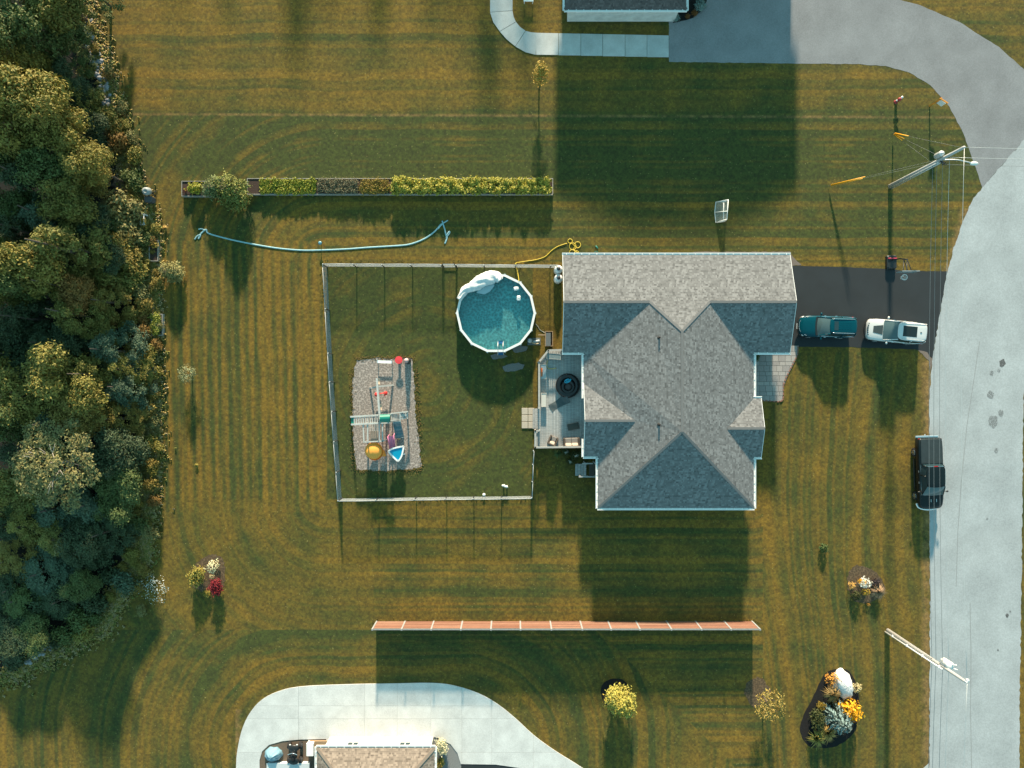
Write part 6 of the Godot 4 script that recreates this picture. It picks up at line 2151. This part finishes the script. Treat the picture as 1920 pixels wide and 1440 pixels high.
# ---------------------------------------------------------------- shrubs, flowers and trees
var protos := {}
func make_garden_plants():
	var W := Color(1, 1, 1)
	M.bark = mat("bark", Color(.17, .13, .10), .95, T.wood, 1.0)
	var ball_small := leaf_mesh(401, [[Vector3(0, .38, 0), Vector3(.42, .36, .42)]], 60, 9, .075, W, .08, .3, .3)
	var bush := leaf_mesh(402, [[Vector3(0, .55, 0), Vector3(.6, .5, .6)], [Vector3(.3, .5, .2), Vector3(.4, .4, .4)], [Vector3(-.25, .6, -.25), Vector3(.4, .4, .4)]], 130, 9, .085, W, .1, .3, .35)
	var tuft := blade_mesh(403, 380, .8, .02, W, .3)
	var spiky := blade_mesh(404, 200, 1.1, .026, W, .35)
	var blooms := leaf_mesh(405, [[Vector3(0, .42, 0), Vector3(.45, .38, .45)]], 48, 6, .055, W, .05, 1.2, .12)
	protos.bush = bush
	protos.ball = ball_small
	protos.tuft = tuft
	var put := func(label: String, mesh: ArrayMesh, m: Material, px: float, py: float, h: float, s: float, cat := "shrub", called := "shrub") -> Node3D:
		return plant(called, mesh, m, label, cat, F(px, py, h), s, rng.randf() * TAU)
	# kidney-shaped bed
	put.call("orange flowering shrub at the tip of the kidney shaped mulch bed", blooms, leaf_mat("orange_bloom", Color(.72, .33, .05)), 1560, 1273, .5, 1.35, "flowers", "flower_clump")
	put.call("tan tufted grass clump in the kidney shaped bed below the white cloth", tuft, leaf_mat("tan_blade", Color(.36, .235, .08)), 1562, 1303, .6, 1.35, "grass clump", "grass_clump")
	put.call("bright golden flowering round shrub in the kidney shaped bed", ball_small, leaf_mat("gold_bloom", Color(.86, .46, .012)), 1593, 1332, .7, 2.1, "flowers", "flower_clump")
	put.call("small round olive shrub at the rim of the kidney shaped bed", ball_small, leaf_mat("olive_ball", Color(.22, .155, .012)), 1541, 1325, .4, .85)
	put.call("dark green shrub between blue spruce and mulch in the kidney bed", bush, leaf_mat("dark_shrub", Color(.055, .068, .014)), 1534, 1348, .7, 1.15)
	put.call("tan round ornamental grass at the kidney bed's lower end", tuft, leaf_mat("straw_blade", Color(.46, .30, .075)), 1554, 1376, .6, 1.3, "grass clump", "grass_clump")
	put.call("spiky yellow green grass at the kidney bed's lowest corner", spiky, leaf_mat("lime_blade", Color(.36, .30, .06)), 1531, 1384, .5, 1.15, "grass clump", "grass_clump")
	put.call("cream flowering clump beside the white cloth in the kidney bed", blooms, leaf_mat("cream_bloom", Color(.66, .56, .30)), 1608, 1290, .5, 1.0, "flowers", "flower_clump")
	var spruce := conifer_mesh(420, 2.7, 1.3, W, 22, .04)
	var bs := thing("blue_spruce", "young blue spruce in the kidney shaped mulch bed", "tree", F(1563, 1338, 0))
	part("trunk", trunk_mesh(421, 1.6, .06, 0, .3), M.bark, bs)
	part("crown", spruce, leaf_mat("blue_needle", Color(.22, .33, .32)), bs)
	# shrub wrapped in white cloth
	var cl := MB.new(true)
	var fn := noise(1.1, 3, FastNoiseLite.TYPE_SIMPLEX, 71)
	var cc := F(1585, 1286, .5)
	var rs := []
	for i in 12:
		var f := i / 11.0
		var ring := []
		for k in 30:
			var a := TAU * k / 30
			var r := cos(f * PI * .5) * .95 + .06 * (1 - f)
			var wob := 1.0 + .22 * fn.get_noise_3d(cos(a) * 1.4, f * 1.5, sin(a) * 1.4) + .05 * sin(a * 7.0) * (1.0 - f)
			ring.append(cc + Vector3((cos(a) * .80 + .28 * sin(a)) * r * wob, -.02 + .85 * sin(f * PI * .5) + .05 * fn.get_noise_3d(cos(a) * 3.0, f * 4.0, sin(a) * 3.0), sin(a) * 1.28 * r * wob))
		rs.append(ring)
	cl.loft(rs)
	tag(part("covered_shrub", cl, mat("frost_cloth", Color(.80, .81, .81), .9, T.blotch, .9)), "shrub wrapped in white frost cloth at the kidney bed's upper end", "cloth")
	# daisy bed near the street
	put.call("white daisies growing in a ring in the dry bed near the street", blooms, leaf_mat("white_bloom", Color(.78, .78, .70)), 1622, 1092, .4, 1.25, "flowers", "flower_clump")
	put.call("golden flowers in the middle of the white daisies", blooms, M.gold_bloom, 1618, 1093, .5, .75, "flowers", "flower_clump")
	put.call("pale orange round flower clump beside the white daisies", blooms, leaf_mat("peach_bloom", Color(.72, .42, .10)), 1598, 1098, .4, .8, "flowers", "flower_clump")
	put.call("brown seeded grass clump next to the daisies near the street", tuft, leaf_mat("brown_blade", Color(.42, .27, .15)), 1647, 1110, .5, 1.15, "grass clump", "grass_clump")
	put.call("dark purple leaved shrub beside the daisies near the street", ball_small, leaf_mat("plum_leaf", Color(.035, .026, .032)), 1643, 1093, .4, .9)
	put.call("ochre flower clump below the daisies near the street", blooms, leaf_mat("ochre_bloom", Color(.55, .35, .03)), 1624, 1111, .4, .8, "flowers", "flower_clump")
	put.call("dark green leaf clump below the daisies near the street", ball_small, M.dark_shrub, 1606, 1117, .4, .9)
	put.call("two small orange blooms standing apart below the daisy bed", blooms, M.orange_bloom, 1630, 1135, .3, .34, "flowers", "flower_clump")
	put.call("lone small green shrub on open lawn near the street", ball_small, leaf_mat("green_leaf", Color(.075, .13, .035)), 1545, 1028, .4, .85)
	# round bed on the left
	put.call("white hydrangea clump at the top of the left garden bed", blooms, leaf_mat("ivory_bloom", Color(.76, .72, .46)), 399, 1061, .5, 1.3, "flowers", "flower_clump")
	put.call("yellow green shrub spreading at the side of the white hydrangea", bush, leaf_mat("yellow_leaf", Color(.34, .28, .05)), 369, 1080, .6, 1.25)
	put.call("deep red leaved shrub below the white hydrangea", bush, leaf_mat("crimson_leaf", Color(.26, .016, .026)), 404, 1101, .6, 1.05)
	put.call("small cream flowers between white hydrangea and red shrub", blooms, M.cream_bloom, 396, 1083, .4, .55, "flowers", "flower_clump")
	put.call("straggly pale shrub under the deep red shrub", ball_small, M.yellow_leaf, 388, 1112, .3, .8)
	# plants around the houses
	put.call("white flowering hydrangea at the tan roofed house's corner", bush, leaf_mat("hydrangea", Color(.74, .70, .48)), 826, 1405, 1.0, 1.0, "flowers", "flower_clump")
	put.call("yellow green shrub at the foot of the white hydrangea by the tan roof", ball_small, M.yellow_leaf, 824, 1432, .5, 1.0)
	put.call("blue green dwarf spruce at the white walled house's corner", ball_small, M.blue_needle, 1314, 8, .6, 1.1)
	put.call("small blue green shrub against the white wall's lower corner", ball_small, M.blue_needle, 1268, 32, .4, .75)
	put.call("rust brown shrub beside the white walled house's drive", ball_small, leaf_mat("rust_leaf", Color(.22, .10, .025)), 1303, 23, .3, .6)
	put.call("smaller rust brown shrub in the mulch by the white walled house", ball_small, M.rust_leaf, 1290, 29, .3, .5)
	put.call("green shrub in the sheltered corner of the paved front path", bush, M.green_leaf, 1419, 668, .6, .6)
	for q in [[1061, 848, .6, "white flowering shrub under the deck's edge"], [1079, 853, .7, "dense white flowering shrub between deck and rear steps"], [1070, 866, .5, "low white flowering shrub beside the rear steps"]]:
		var o: Node3D = put.call(q[3], bush, M.dark_shrub, q[0], q[1], .6, q[2])
		var fl := leaf_mesh(430 + int(q[0]), [[Vector3(0, .8, 0), Vector3(.35, .3, .35)]], 5, 9, .10, W, .07, 1.2, .05)
		part("blossom", fl, M.white_bloom, o)
	put.call("grassy green clump at the deck's lower railing foot", tuft, M.green_leaf, 1046, 850, .3, .7, "grass clump", "grass_clump")
	# small trees on the lawns
	var ft := leaf_mesh(440, [[Vector3(0, 1.5, 0), Vector3(1.25, .75, 1.25)], [Vector3(.7, 1.7, .3), Vector3(.7, .6, .7)], [Vector3(-.6, 1.6, -.5), Vector3(.7, .6, .7)], [Vector3(0, 2.2, 0), Vector3(.8, .6, .8)]], 330, 9, .10, W, .13, .4, .35)
	var sparse := leaf_mesh(441, [[Vector3(0, 1.7, 0), Vector3(1.2, .8, 1.2)], [Vector3(.6, 2.2, .4), Vector3(.6, .6, .6)]], 120, 8, .10, W, .12, .4, .4)
	var full := leaf_mesh(445, [[Vector3(0, 1.25, 0), Vector3(1.3, .9, 1.3)], [Vector3(.5, 1.6, .5), Vector3(.8, .7, .8)], [Vector3(-.5, 1.6, -.4), Vector3(.8, .7, .8)], [Vector3(0, 2.1, 0), Vector3(.75, .6, .75)]], 480, 9, .11, W, .13, .4, .3)
	var wide := leaf_mesh(446, [[Vector3(0, .8, 0), Vector3(1.2, .75, 1.15)], [Vector3(.55, 1.1, .3), Vector3(.75, .6, .75)], [Vector3(-.5, 1.0, -.4), Vector3(.75, .6, .75)], [Vector3(0, 1.5, .1), Vector3(.7, .5, .7)]], 480, 9, .10, W, .12, .4, .35)
	var tk := trunk_mesh(442, 2.2, .07, 9, 1.3)
	protos.ft = ft
	protos.sparse = sparse
	protos.tk = tk
	var tree := func(called: String, label: String, px: float, py: float, h: float, s: float, mesh: ArrayMesh, m: Material) -> Node3D:
		return plant(called, mesh, m, label, "tree", F(px, py, h), s, rng.randf() * TAU, "", tk, "crown")
	tree.call("young_tree", "round yellow leaved young tree in a dark mulch circle", 1165, 1318, 1.8, 1.0, full, leaf_mat("lemon_leaf", Color(.46, .40, .075)))
	tree.call("young_tree", "sparse golden green tree leaning beside a dry earth circle", 1448, 1326, 2.2, 1.05, sparse, leaf_mat("amber_leaf", Color(.33, .245, .055)))
	tree.call("young_tree", "slender golden birch below the curved concrete path", 1013, 141, 2.4, 1.05, leaf_mesh(443, [[Vector3(0, 2.0, 0), Vector3(.62, 1.2, .75)], [Vector3(0, 2.9, .2), Vector3(.4, .7, .5)]], 170, 8, .09, W, .1, .3, .35), leaf_mat("birch_leaf", Color(.42, .285, .045)))
	tree.call("fruit_tree", "wide pale leaved shrub tree between the short and the long bed", 434, 358, 1.4, 1.2, wide, leaf_mat("pear_leaf", Color(.21, .225, .05)))
	tree.call("fruit_tree", "smaller blue green shrub tree touching the short bed's end", 402, 350, 1.0, .85, wide, leaf_mat("mint_leaf", Color(.23, .265, .10)))
	tree.call("fruit_tree", "small apple tree on the grass below the narrow bare planter", 317, 507, 1.3, .78, wide, leaf_mat("apple_leaf", Color(.33, .30, .11)))
	tree.call("fruit_tree", "thin sapling with few pale leaves on the striped lawn", 341, 700, 2.0, .62, sparse, leaf_mat("pale_leaf", Color(.30, .32, .16)))
	put.call("tiny tan seedling with a stake on the woodland edge lawn", tuft, M.straw_blade, 307, 427, .4, .5, "grass clump", "grass_clump")
	put.call("small weed clump on the striped lawn near the garden bed", tuft, M.yellow_leaf, 368, 873, .2, .35, "grass clump", "grass_clump")

func make_forest():
	var W := Color(1, 1, 1)
	var lobes := func(sd: int, h: float, r: float, n: int) -> Array:
		var q := RandomNumberGenerator.new()
		q.seed = sd
		var o := [[Vector3(0, h * .68, 0), Vector3(r * .62, h * .26, r * .62)]]
		for i in n:
			var a := TAU * i / n + q.randf_range(-.5, .5)
			var d := r * q.randf_range(.35, .68)
			var s := r * q.randf_range(.26, .46)
			o.append([Vector3(cos(a) * d, h * q.randf_range(.45, .92), sin(a) * d), Vector3(s, s * .8, s)])
		return o
	var bl := []
	for k in 3: bl.append(leaf_mesh(500 + k, lobes.call(510 + k, 9.0, 3.0, 9 + k), 900, 12, .15, W, .22, .5, .32))
	var fine := leaf_mesh(505, lobes.call(515, 9.0, 3.0, 14), 1000, 12, .12, W, .2, .5, .3)
	var thin := leaf_mesh(507, lobes.call(517, 9.0, 3.0, 12), 260, 10, .2, W, .3, .5, .3)
	var con := []
	for k in 3:
		# spruces: tufts of needles on tiers of boughs, narrowing to the top
		var tiers := []
		var q := RandomNumberGenerator.new()
		q.seed = 520 + k
		for i in 58:
			var t := sqrt(q.randf())
			var a := i * 2.39996 + q.randf_range(-.3, .3)
			var d := 2.35 * t * q.randf_range(.75, 1.0)
			var s := q.randf_range(.26, .5)
			tiers.append([Vector3(cos(a) * d, 10.0 * (1.0 - t * .82) * q.randf_range(.93, 1.0), sin(a) * d), Vector3(s, s * .45, s)])
		con.append(leaf_mesh(525 + k, tiers, 820, 13, .10, W, .13, .7, .3))
	# a pine with open layered boughs: flat pads of needles on visible limbs
	var pads := []
	var pr := RandomNumberGenerator.new()
	pr.seed = 540
	for i in 26:
		var a := i * 2.4
		var d := 2.7 * sqrt((i + .5) / 26.0)
		pads.append([Vector3(cos(a) * d, 8.6 - d * .55 + pr.randf_range(-.4, .4), sin(a) * d), Vector3(.62, .16, .62)])
	var pine := leaf_mesh(541, pads, 620, 12, .10, W, .14, 1.4, .28)
	var trunk := [trunk_mesh(550, 7.5, .16, 10, 2.6), trunk_mesh(551, 9.6, .15, 0, .5), trunk_mesh(552, 8.4, .17, 16, 3.2)]
	var tints := {
		"gold": [leaf_mat("f_gold", Color(.25, .215, .042)), "golden green"],
		"amber": [leaf_mat("f_amber", Color(.25, .19, .038)), "amber"],
		"green": [leaf_mat("f_green", Color(.105, .140, .036)), "mid green"],
		"olive": [leaf_mat("f_olive", Color(.19, .18, .036)), "olive"],
		"deep": [leaf_mat("f_deep", Color(.055, .085, .034)), "deep green"],
		"blue": [leaf_mat("f_blue", Color(.080, .130, .075)), "blue green"],
		"rust": [leaf_mat("f_rust", Color(.25, .145, .034)), "rust brown"],
		"pale": [leaf_mat("f_pale", Color(.235, .215, .075)), "pale sage"]}
	# crown centre in the photo, crown radius in pixels, height, kind, tint
	var list := [
		[35, 60, 60, 9, "b", "green"], [100, 20, 52, 8, "b", "olive"], [18, 95, 40, 10, "b", "gold"], [108, 90, 36, 5, "c", "green"],
		[45, 185, 70, 12, "b", "gold"], [20, 245, 62, 11, "b", "gold"], [92, 225, 60, 11, "f", "gold"], [105, 165, 45, 8, "c", "olive"], [132, 165, 36, 5, "b", "deep"],
		[150, 300, 52, 9, "f", "gold"], [95, 320, 56, 9, "b", "green"], [30, 330, 56, 10, "c", "deep"], [172, 330, 36, 4.5, "b", "amber"], [165, 235, 34, 4, "b", "deep"],
		[60, 400, 58, 9, "c", "blue"], [130, 385, 48, 8, "b", "olive"], [12, 420, 50, 10, "c", "deep"],
		[100, 455, 75, 11, "c", "olive"], [155, 470, 60, 7, "c", "amber"], [55, 500, 52, 10, "b", "gold"], [10, 520, 48, 10, "b", "green"],
		[85, 530, 50, 9, "c", "gold"], [140, 545, 44, 7, "b", "rust"], [190, 560, 44, 5, "c", "amber"], [120, 590, 52, 8, "c", "olive"], [30, 590, 48, 8, "c", "deep"],
		[195, 655, 56, 6, "c", "blue"], [150, 700, 48, 10, "c", "olive"], [225, 690, 44, 4.5, "c", "gold"], [95, 700, 60, 8, "b", "gold"], [40, 745, 66, 7, "f", "gold"],
		[160, 740, 50, 7, "b", "gold"], [215, 730, 54, 5, "c", "blue"], [150, 780, 46, 6, "b", "amber"], [205, 785, 52, 4.5, "c", "amber"], [90, 790, 44, 7, "c", "blue"],
		[108, 868, 88, 12, "p", "pale"], [20, 850, 52, 9, "c", "deep"], [215, 850, 52, 5, "b", "deep"], [225, 905, 50, 4, "b", "green"], [25, 915, 52, 10, "b", "olive"],
		[160, 950, 58, 5.5, "c", "blue"], [85, 960, 60, 7, "c", "blue"], [40, 985, 52, 10, "c", "gold"], [210, 945, 46, 4, "b", "green"], [190, 1000, 52, 4.5, "c", "deep"], [100, 1010, 54, 6, "c", "olive"],
		[12, 1050, 52, 7, "c", "amber"], [75, 1075, 62, 5.5, "c", "blue"], [140, 1040, 46, 4.5, "c", "deep"], [30, 1130, 56, 5, "c", "green"], [100, 1130, 46, 4, "c", "deep"],
		[20, 1200, 50, 4, "b", "deep"], [150, 1100, 34, 4, "b", "green"], [60, 1190, 40, 5, "b", "green"], [15, 660, 46, 6, "c", "deep"], [80, 640, 42, 6, "c", "deep"],
		[-40, 140, 60, 11, "b", "olive"], [-40, 420, 60, 10, "c", "deep"], [-40, 700, 60, 11, "b", "gold"], [-40, 950, 60, 10, "c", "green"], [-30, 1120, 50, 6, "c", "deep"], [5, 290, 46, 8, "b", "green"], [22, 388, 48, 7, "b", "green"], [8, 600, 48, 7, "c", "deep"], [30, 640, 44, 5, "b", "deep"], [2, 545, 40, 8, "b", "olive"], [120, 60, 40, 5, "b", "green"], [8, 465, 44, 8, "c", "olive"], [5, 620, 46, 5, "c", "deep"], [50, 690, 44, 5, "b", "deep"], [5, 790, 46, 8, "b", "green"], [60, 840, 44, 7, "c", "green"], [0, 990, 46, 8, "c", "deep"], [10, 1105, 46, 6, "c", "deep"], [120, 640, 46, 5, "b", "deep"], [165, 620, 42, 5, "c", "olive"], [150, 1010, 44, 5, "b", "deep"], [175, 890, 46, 5, "c", "green"], [75, 120, 46, 5, "b", "deep"], [165, 415, 44, 5, "b", "deep"], [200, 480, 42, 4.5, "b", "deep"], [60, -50, 60, 10, "b", "olive"], [130, -60, 50, 8, "c", "green"]]
	var made := {}
	for i in list.size():
		var q = list[i]
		var kind: String = q[4]
		var h: float = q[3]
		h = minf(h, maxf(2.3, (1290.0 - q[1]) / 77.5 + .5)) if kind != "p" else 7.6
		var at := F(q[0], q[1], h * .72)
		var key: String = kind
		var base_r := 3.0
		var base_h := 9.0
		var mesh: ArrayMesh = fine
		var tr: ArrayMesh = trunk[0]
		var called := "broadleaf_tree"
		var lab: String = tints[q[5]][1] + " broadleaf tree in the woodland"
		if kind == "b":
			key += str(i % 3)
			mesh = bl[i % 3]
		elif kind == "f": lab = tints[q[5]][1] + " fine leaved broadleaf tree in the woodland"
		elif kind == "c":
			key += str(i % 3)
			mesh = con[i % 3]
			tr = trunk[1]
			base_r = 2.4
			base_h = 10.0
			called = "conifer_tree"
			lab = tints[q[5]][1] + " conifer in the woodland"
		elif kind == "p":
			mesh = pine
			tr = trunk[2]
			called = "pine_tree"
			lab = "flat topped pale pine with bare white limbs in the woodland"
		var o: Node3D
		if made.has(key):
			o = copy(made[key], called)
			o.position = at
		else:
			o = plant(called, mesh, tints[q[5]][0], lab, "tree", at, 1.0, 0, "", tr, "crown")
			made[key] = o
		if kind != "p": lab = ("tall " if h >= 9.5 else ("mid sized " if h > 6.0 else "low ")) + ("spreading " if q[2] >= 56 else ("narrow " if q[2] < 46 else "")) + lab
		tag(o, lab, "tree", "woodland trees" if kind != "p" else "")
		if kind == "p": o.remove_meta("group") if o.has_meta("group") else null
		tint(o, tints[q[5]][0])
		if kind == "p": tint(o, mat("pale_bark", Color(.50, .44, .37), .9), "trunk")
		var rr: float = q[2] * (1.0 - h * .72 / H) / S / base_r
		o.scale = Vector3(rr, h / base_h, rr) * rng.randf_range(.97, 1.05)
		o.rotation.y = rng.randf() * TAU
	# undergrowth along the woodland edge
	var sh := [[140, 30, .9, "green"], [150, 90, .7, "pale"], [160, 135, .8, "olive"], [182, 185, .9, "gold"], [205, 215, 1.1, "olive"], [218, 240, 1.0, "amber"], [222, 268, 1.1, "rust"], [250, 292, .9, "gold"], [245, 330, .9, "green"],
		[225, 395, 1.9, "pale"], [250, 400, 1.4, "pale"], [215, 425, 1.7, "green"], [245, 440, 1.5, "pale"], [255, 345, 1.0, "green"], [235, 470, 1.6, "gold"], [250, 490, 1.5, "amber"], [262, 510, 1.2, "gold"], [240, 525, 1.6, "olive"], [225, 545, 1.4, "green"], [262, 545, 1.0, "pale"],
		[272, 450, .8, "green"], [270, 575, .9, "amber"], [245, 600, 1.0, "amber"], [266, 625, .9, "rust"], [282, 660, .8, "gold"], [288, 700, .8, "gold"], [284, 735, .8, "amber"], [272, 765, 1.1, "amber"], [286, 790, .7, "pale"], [280, 830, .8, "gold"], [284, 870, .7, "amber"], [280, 910, .8, "amber"], [286, 940, .7, "rust"],
		[262, 985, 1.0, "green"], [280, 1000, .9, "pale"], [245, 1040, .8, "gold"], [236, 1090, 1.3, "blue"], [266, 1070, .7, "amber"], [250, 1104, .8, "amber"], [205, 1080, 1.0, "deep"], [262, 1146, .6, "pale"], [180, 1130, 1.3, "deep"], [150, 1160, 1.3, "green"], [160, 1185, 1.1, "gold"], [120, 1190, 1.2, "green"], [100, 1200, 1.0, "deep"], [30, 1235, 1.2, "deep"], [172, 1160, .9, "green"], [70, 1130, 1.4, "deep"], [195, 1040, 1.1, "deep"], [200, 130, .6, "pale"], [60, 125, 1.6, "deep"], [150, 215, 1.4, "green"], [195, 285, 1.3, "deep"], [200, 505, 1.4, "deep"], [205, 610, 1.3, "rust"], [250, 660, 1.1, "amber"], [255, 720, 1.2, "olive"]]
	for k in 64:
		var yy := 40.0 + k * 17.2 + rng.randf_range(-8, 8)
		if yy < 185.0 and k % 3 > 0: continue
		sh.append([wood_edge(yy) + rng.randf_range(-24, 16), yy, rng.randf_range(.3, .75), ["gold", "pale", "amber", "gold", "olive", "pale", "rust"][rng.randi() % 7]])
	var proto: Node3D = null
	for q in sh:
		var lab: String = ("tiny " if q[2] < .5 else ("small " if q[2] < .85 else ("broad " if q[2] < 1.25 else "large "))) + tints[q[3]][1] + " shrub in the woodland edge undergrowth"
		var o: Node3D
		if proto == null:
			o = plant("woodland_shrub", protos.bush, tints[q[3]][0], lab, "shrub", Vector3.ZERO)
			proto = o
		else: o = copy(proto, "woodland_shrub")
		tag(o, lab, "shrub", "undergrowth shrubs")
		tint(o, tints[q[3]][0], "foliage")
		o.position = F(q[0], q[1], .7)
		o.scale = Vector3(q[2], q[2] * .95, q[2]) * 1.25
		o.rotation.y = rng.randf() * TAU
	# bare earth is littered with stones, and white asters stand near the lower lawn
	var sm := mat("field_stone", Color(.42, .43, .46), .9, T.grain, 1.0)
	var stone := MB.new(true)
	stone.ball(Vector3.ZERO, Vector3(.26, .16, .21), 8, 5)
	var smesh := stone.done()
	var spots := []
	for k in 80:
		var t := rng.randf()
		spots.append(Vector2(lerpf(164, 212, t) + rng.randf_range(-18, 6), lerpf(30, 200, t)))
	for k in 12: spots.append(Vector2(rng.randf_range(48, 100), 0))
	for k in 8: spots.append(Vector2(rng.randf_range(226, 246), rng.randf_range(555, 640)))
	for k in spots.size():
		var p: Vector2 = spots[k]
		if p.y == 0: p.y = 1272 - p.x * .62 + rng.randf_range(-6, 6)
		var o := part("boulder", smesh, sm, null, G(p.x, p.y) + Vector3(0, .05, 0))
		o.rotation.y = rng.randf() * TAU
		o.scale = Vector3.ONE * rng.randf_range(.4, 1.15)
		tag(o, "rough grey stone on the stony bank at the woodland's edge", "stone", "stones along the woodland bank")
	var aster := leaf_mesh(560, [[Vector3(0, .25, 0), Vector3(1.0, .2, 1.0)]], 70, 4, .05, W, .1, 1.5, .1)
	plant("aster_patch", aster, leaf_mat("aster", Color(.62, .68, .66)), "loose patch of small white asters where woodland meets the lawn", "flowers", F(291, 1105, .2), 1.3)
	# trees beyond the upper edge of the picture, known from the long streaks of shade they throw on the lawn
	var k2 := 0
	for q in [[545, -1050, 2.2, 15.0], [600, -900, 1.6, 12.0], [700, -1000, 1.5, 14.0], [720, -800, 1.0, 10.5], [810, -950, 1.2, 13.0], [905, -1000, 2.4, 15.5], [975, -1000, 2.2, 15.0], [330, -950, 1.6, 12.5], [420, -1050, 1.3, 14.0], [640, -1150, 1.8, 14.5], [480, -1100, 1.2, 13.5], [850, -1100, 1.3, 15.0]]:
		var o := copy(made["b%d" % (k2 % 3)], "broadleaf_tree")
		o.position = F(q[0], q[1])
		o.scale = Vector3(q[2] / 2.4, q[3] / 9.0, q[2] / 2.4)
		tag(o, "mid green broadleaf tree standing north of the upper lawn", "tree", "trees beyond the upper lawn")
		tint(o, tints.green[0])
		for c in o.get_children():
			if c.name == "crown": c.mesh = thin
		k2 += 1

# ---------------------------------------------------------------- grass blades
func make_grass():
	var b := blade_mesh(600, 8, .075, .011, Color(1, 1, 1), .3)
	var mm := MultiMesh.new()
	mm.transform_format = MultiMesh.TRANSFORM_3D
	mm.use_colors = true
	mm.mesh = b
	var r := RandomNumberGenerator.new()
	r.seed = 99
	# unmown tufts: along fences, beds, poles and the woodland's edge
	var lines := [[[604, 494], [1046, 497], 500], [[606, 500], [634, 938], 500], [[634, 938], [998, 934], 450], [[698, 1168], [1425, 1168], 800], [[463, 366], [1037, 366], 500], [[661, 690], [663, 880], 500], [[779, 690], [789, 880], 500], [[665, 883], [790, 881], 400], [[668, 672], [775, 672], 400], [[160, 0], [222, 220], 1500], [[215, 220], [274, 420], 3000], [[278, 420], [284, 860], 6500], [[282, 860], [262, 1060], 4500], [[250, 1060], [190, 1180], 2000], [[190, 1180], [0, 1280], 1400]]
	var tf := []
	var cs := []
	for q in lines:
		var spread := 3.0 if q[0][0] > 300 else 12.0
		for k in q[2]:
			var p := Vector2(q[0][0], q[0][1]).lerp(Vector2(q[1][0], q[1][1]), r.randf()) + Vector2(r.randfn(), r.randfn()) * spread
			var w3 := F(p.x, p.y)
			var p2 := Vector2(w3.x, w3.z)
			var hit := false
			if spread < 10.0:
				for e in solid:
					if e[0].has_point(p2) and Geometry2D.is_point_in_polygon(p2, e[1]):
						hit = r.randf() < .8
						break
			if hit: continue
			var c := lawn_img.get_pixel(clampi(int((p2.x + 48) * 16), 0, 1535), clampi(int((p2.y + 38) * 16), 0, 1215)).srgb_to_linear()
			if q[0][0] > 655 and q[1][0] < 795: c = Color(.20, .13, .045)
			if spread > 10.0:
				var u := r.randf()
				c = Color(.36, .25, .08) if u < .4 else (Color(.20, .20, .05) if u < .75 else Color(.42, .31, .19))
			var s := r.randf_range(.8, 1.8) * (2.1 if spread > 10.0 else .8)
			tf.append(Transform3D(Basis(Vector3.UP, r.randf() * TAU).scaled(Vector3.ONE * s), w3))
			cs.append(Color(c.r * 1.15, c.g * 1.2, c.b))
	var n := tf.size()
	mm.instance_count = n
	for i in n:
		mm.set_instance_transform(i, tf[i])
		mm.set_instance_color(i, cs[i])
	var o := MultiMeshInstance3D.new()
	o.multimesh = mm
	o.name = "grass"
	var m := leaf_mat("grass_blade", Color(1, 1, 1), .2)
	o.material_override = m
	add_child(o)
	tag(o, "long unmown grass tufts along fences, beds and the woodland edge", "grass", "", "stuff")

func _ready():
	rng.seed = 20240
	# camera straight down
	var cam := Camera3D.new()
	cam.name = "camera"
	add_child(cam)
	cam.position = Vector3(0, H, 0)
	cam.rotation_degrees = Vector3(-90, 0, 0)
	cam.fov = rad_to_deg(2.0 * atan(720.0 / S / H))
	cam.far = 2000.0
	cam.current = true
	# clear sky with a low warm sun at the picture's upper edge
	var we := WorldEnvironment.new()
	we.name = "world_environment"
	var env := Environment.new()
	env.background_mode = Environment.BG_SKY
	var sky := Sky.new()
	var sm := ProceduralSkyMaterial.new()
	sm.sky_top_color = Color(.32, .48, .515)
	sm.sky_horizon_color = Color(.62, .72, .74)
	sm.sky_curve = .12
	sm.ground_bottom_color = Color(.12, .11, .06)
	sm.ground_horizon_color = Color(.45, .5, .48)
	sky.sky_material = sm
	env.sky = sky
	env.background_energy_multiplier = 1.3
	env.tonemap_mode = Environment.TONE_MAPPER_LINEAR
	env.tonemap_exposure = 2.25
	env.sdfgi_enabled = true
	env.ssao_enabled = true
	env.ssil_enabled = true
	we.environment = env
	add_child(we)
	var sun := DirectionalLight3D.new()
	sun.name = "sun"
	sun.light_energy = 1.6
	sun.light_color = Color(1.0, .92, .80)
	sun.light_angular_distance = 2.2
	sun.shadow_enabled = true
	sun.rotation_degrees = Vector3(-15.5, 180, 0)
	add_child(sun)
	make_textures()
	make_lawn()
	make_paving()
	mat("deck_a", Color(.56, .585, .59), .85, T.wood, .5)
	mat("deck_b", Color(.61, .63, .63), .85, T.wood, .5)
	mat("deck_c", Color(.50, .53, .54), .85, T.wood, .5)
	M.bark = mat("bark", Color(.17, .13, .10), .95, T.wood, 1.0)
	make_house()
	make_neighbours()
	make_deck()
	make_pool()
	make_fences()
	make_beds()
	make_play()
	make_vehicles()
	make_poles()
	make_lawn_things()
	make_garden_plants()
	make_forest()
	make_grass()
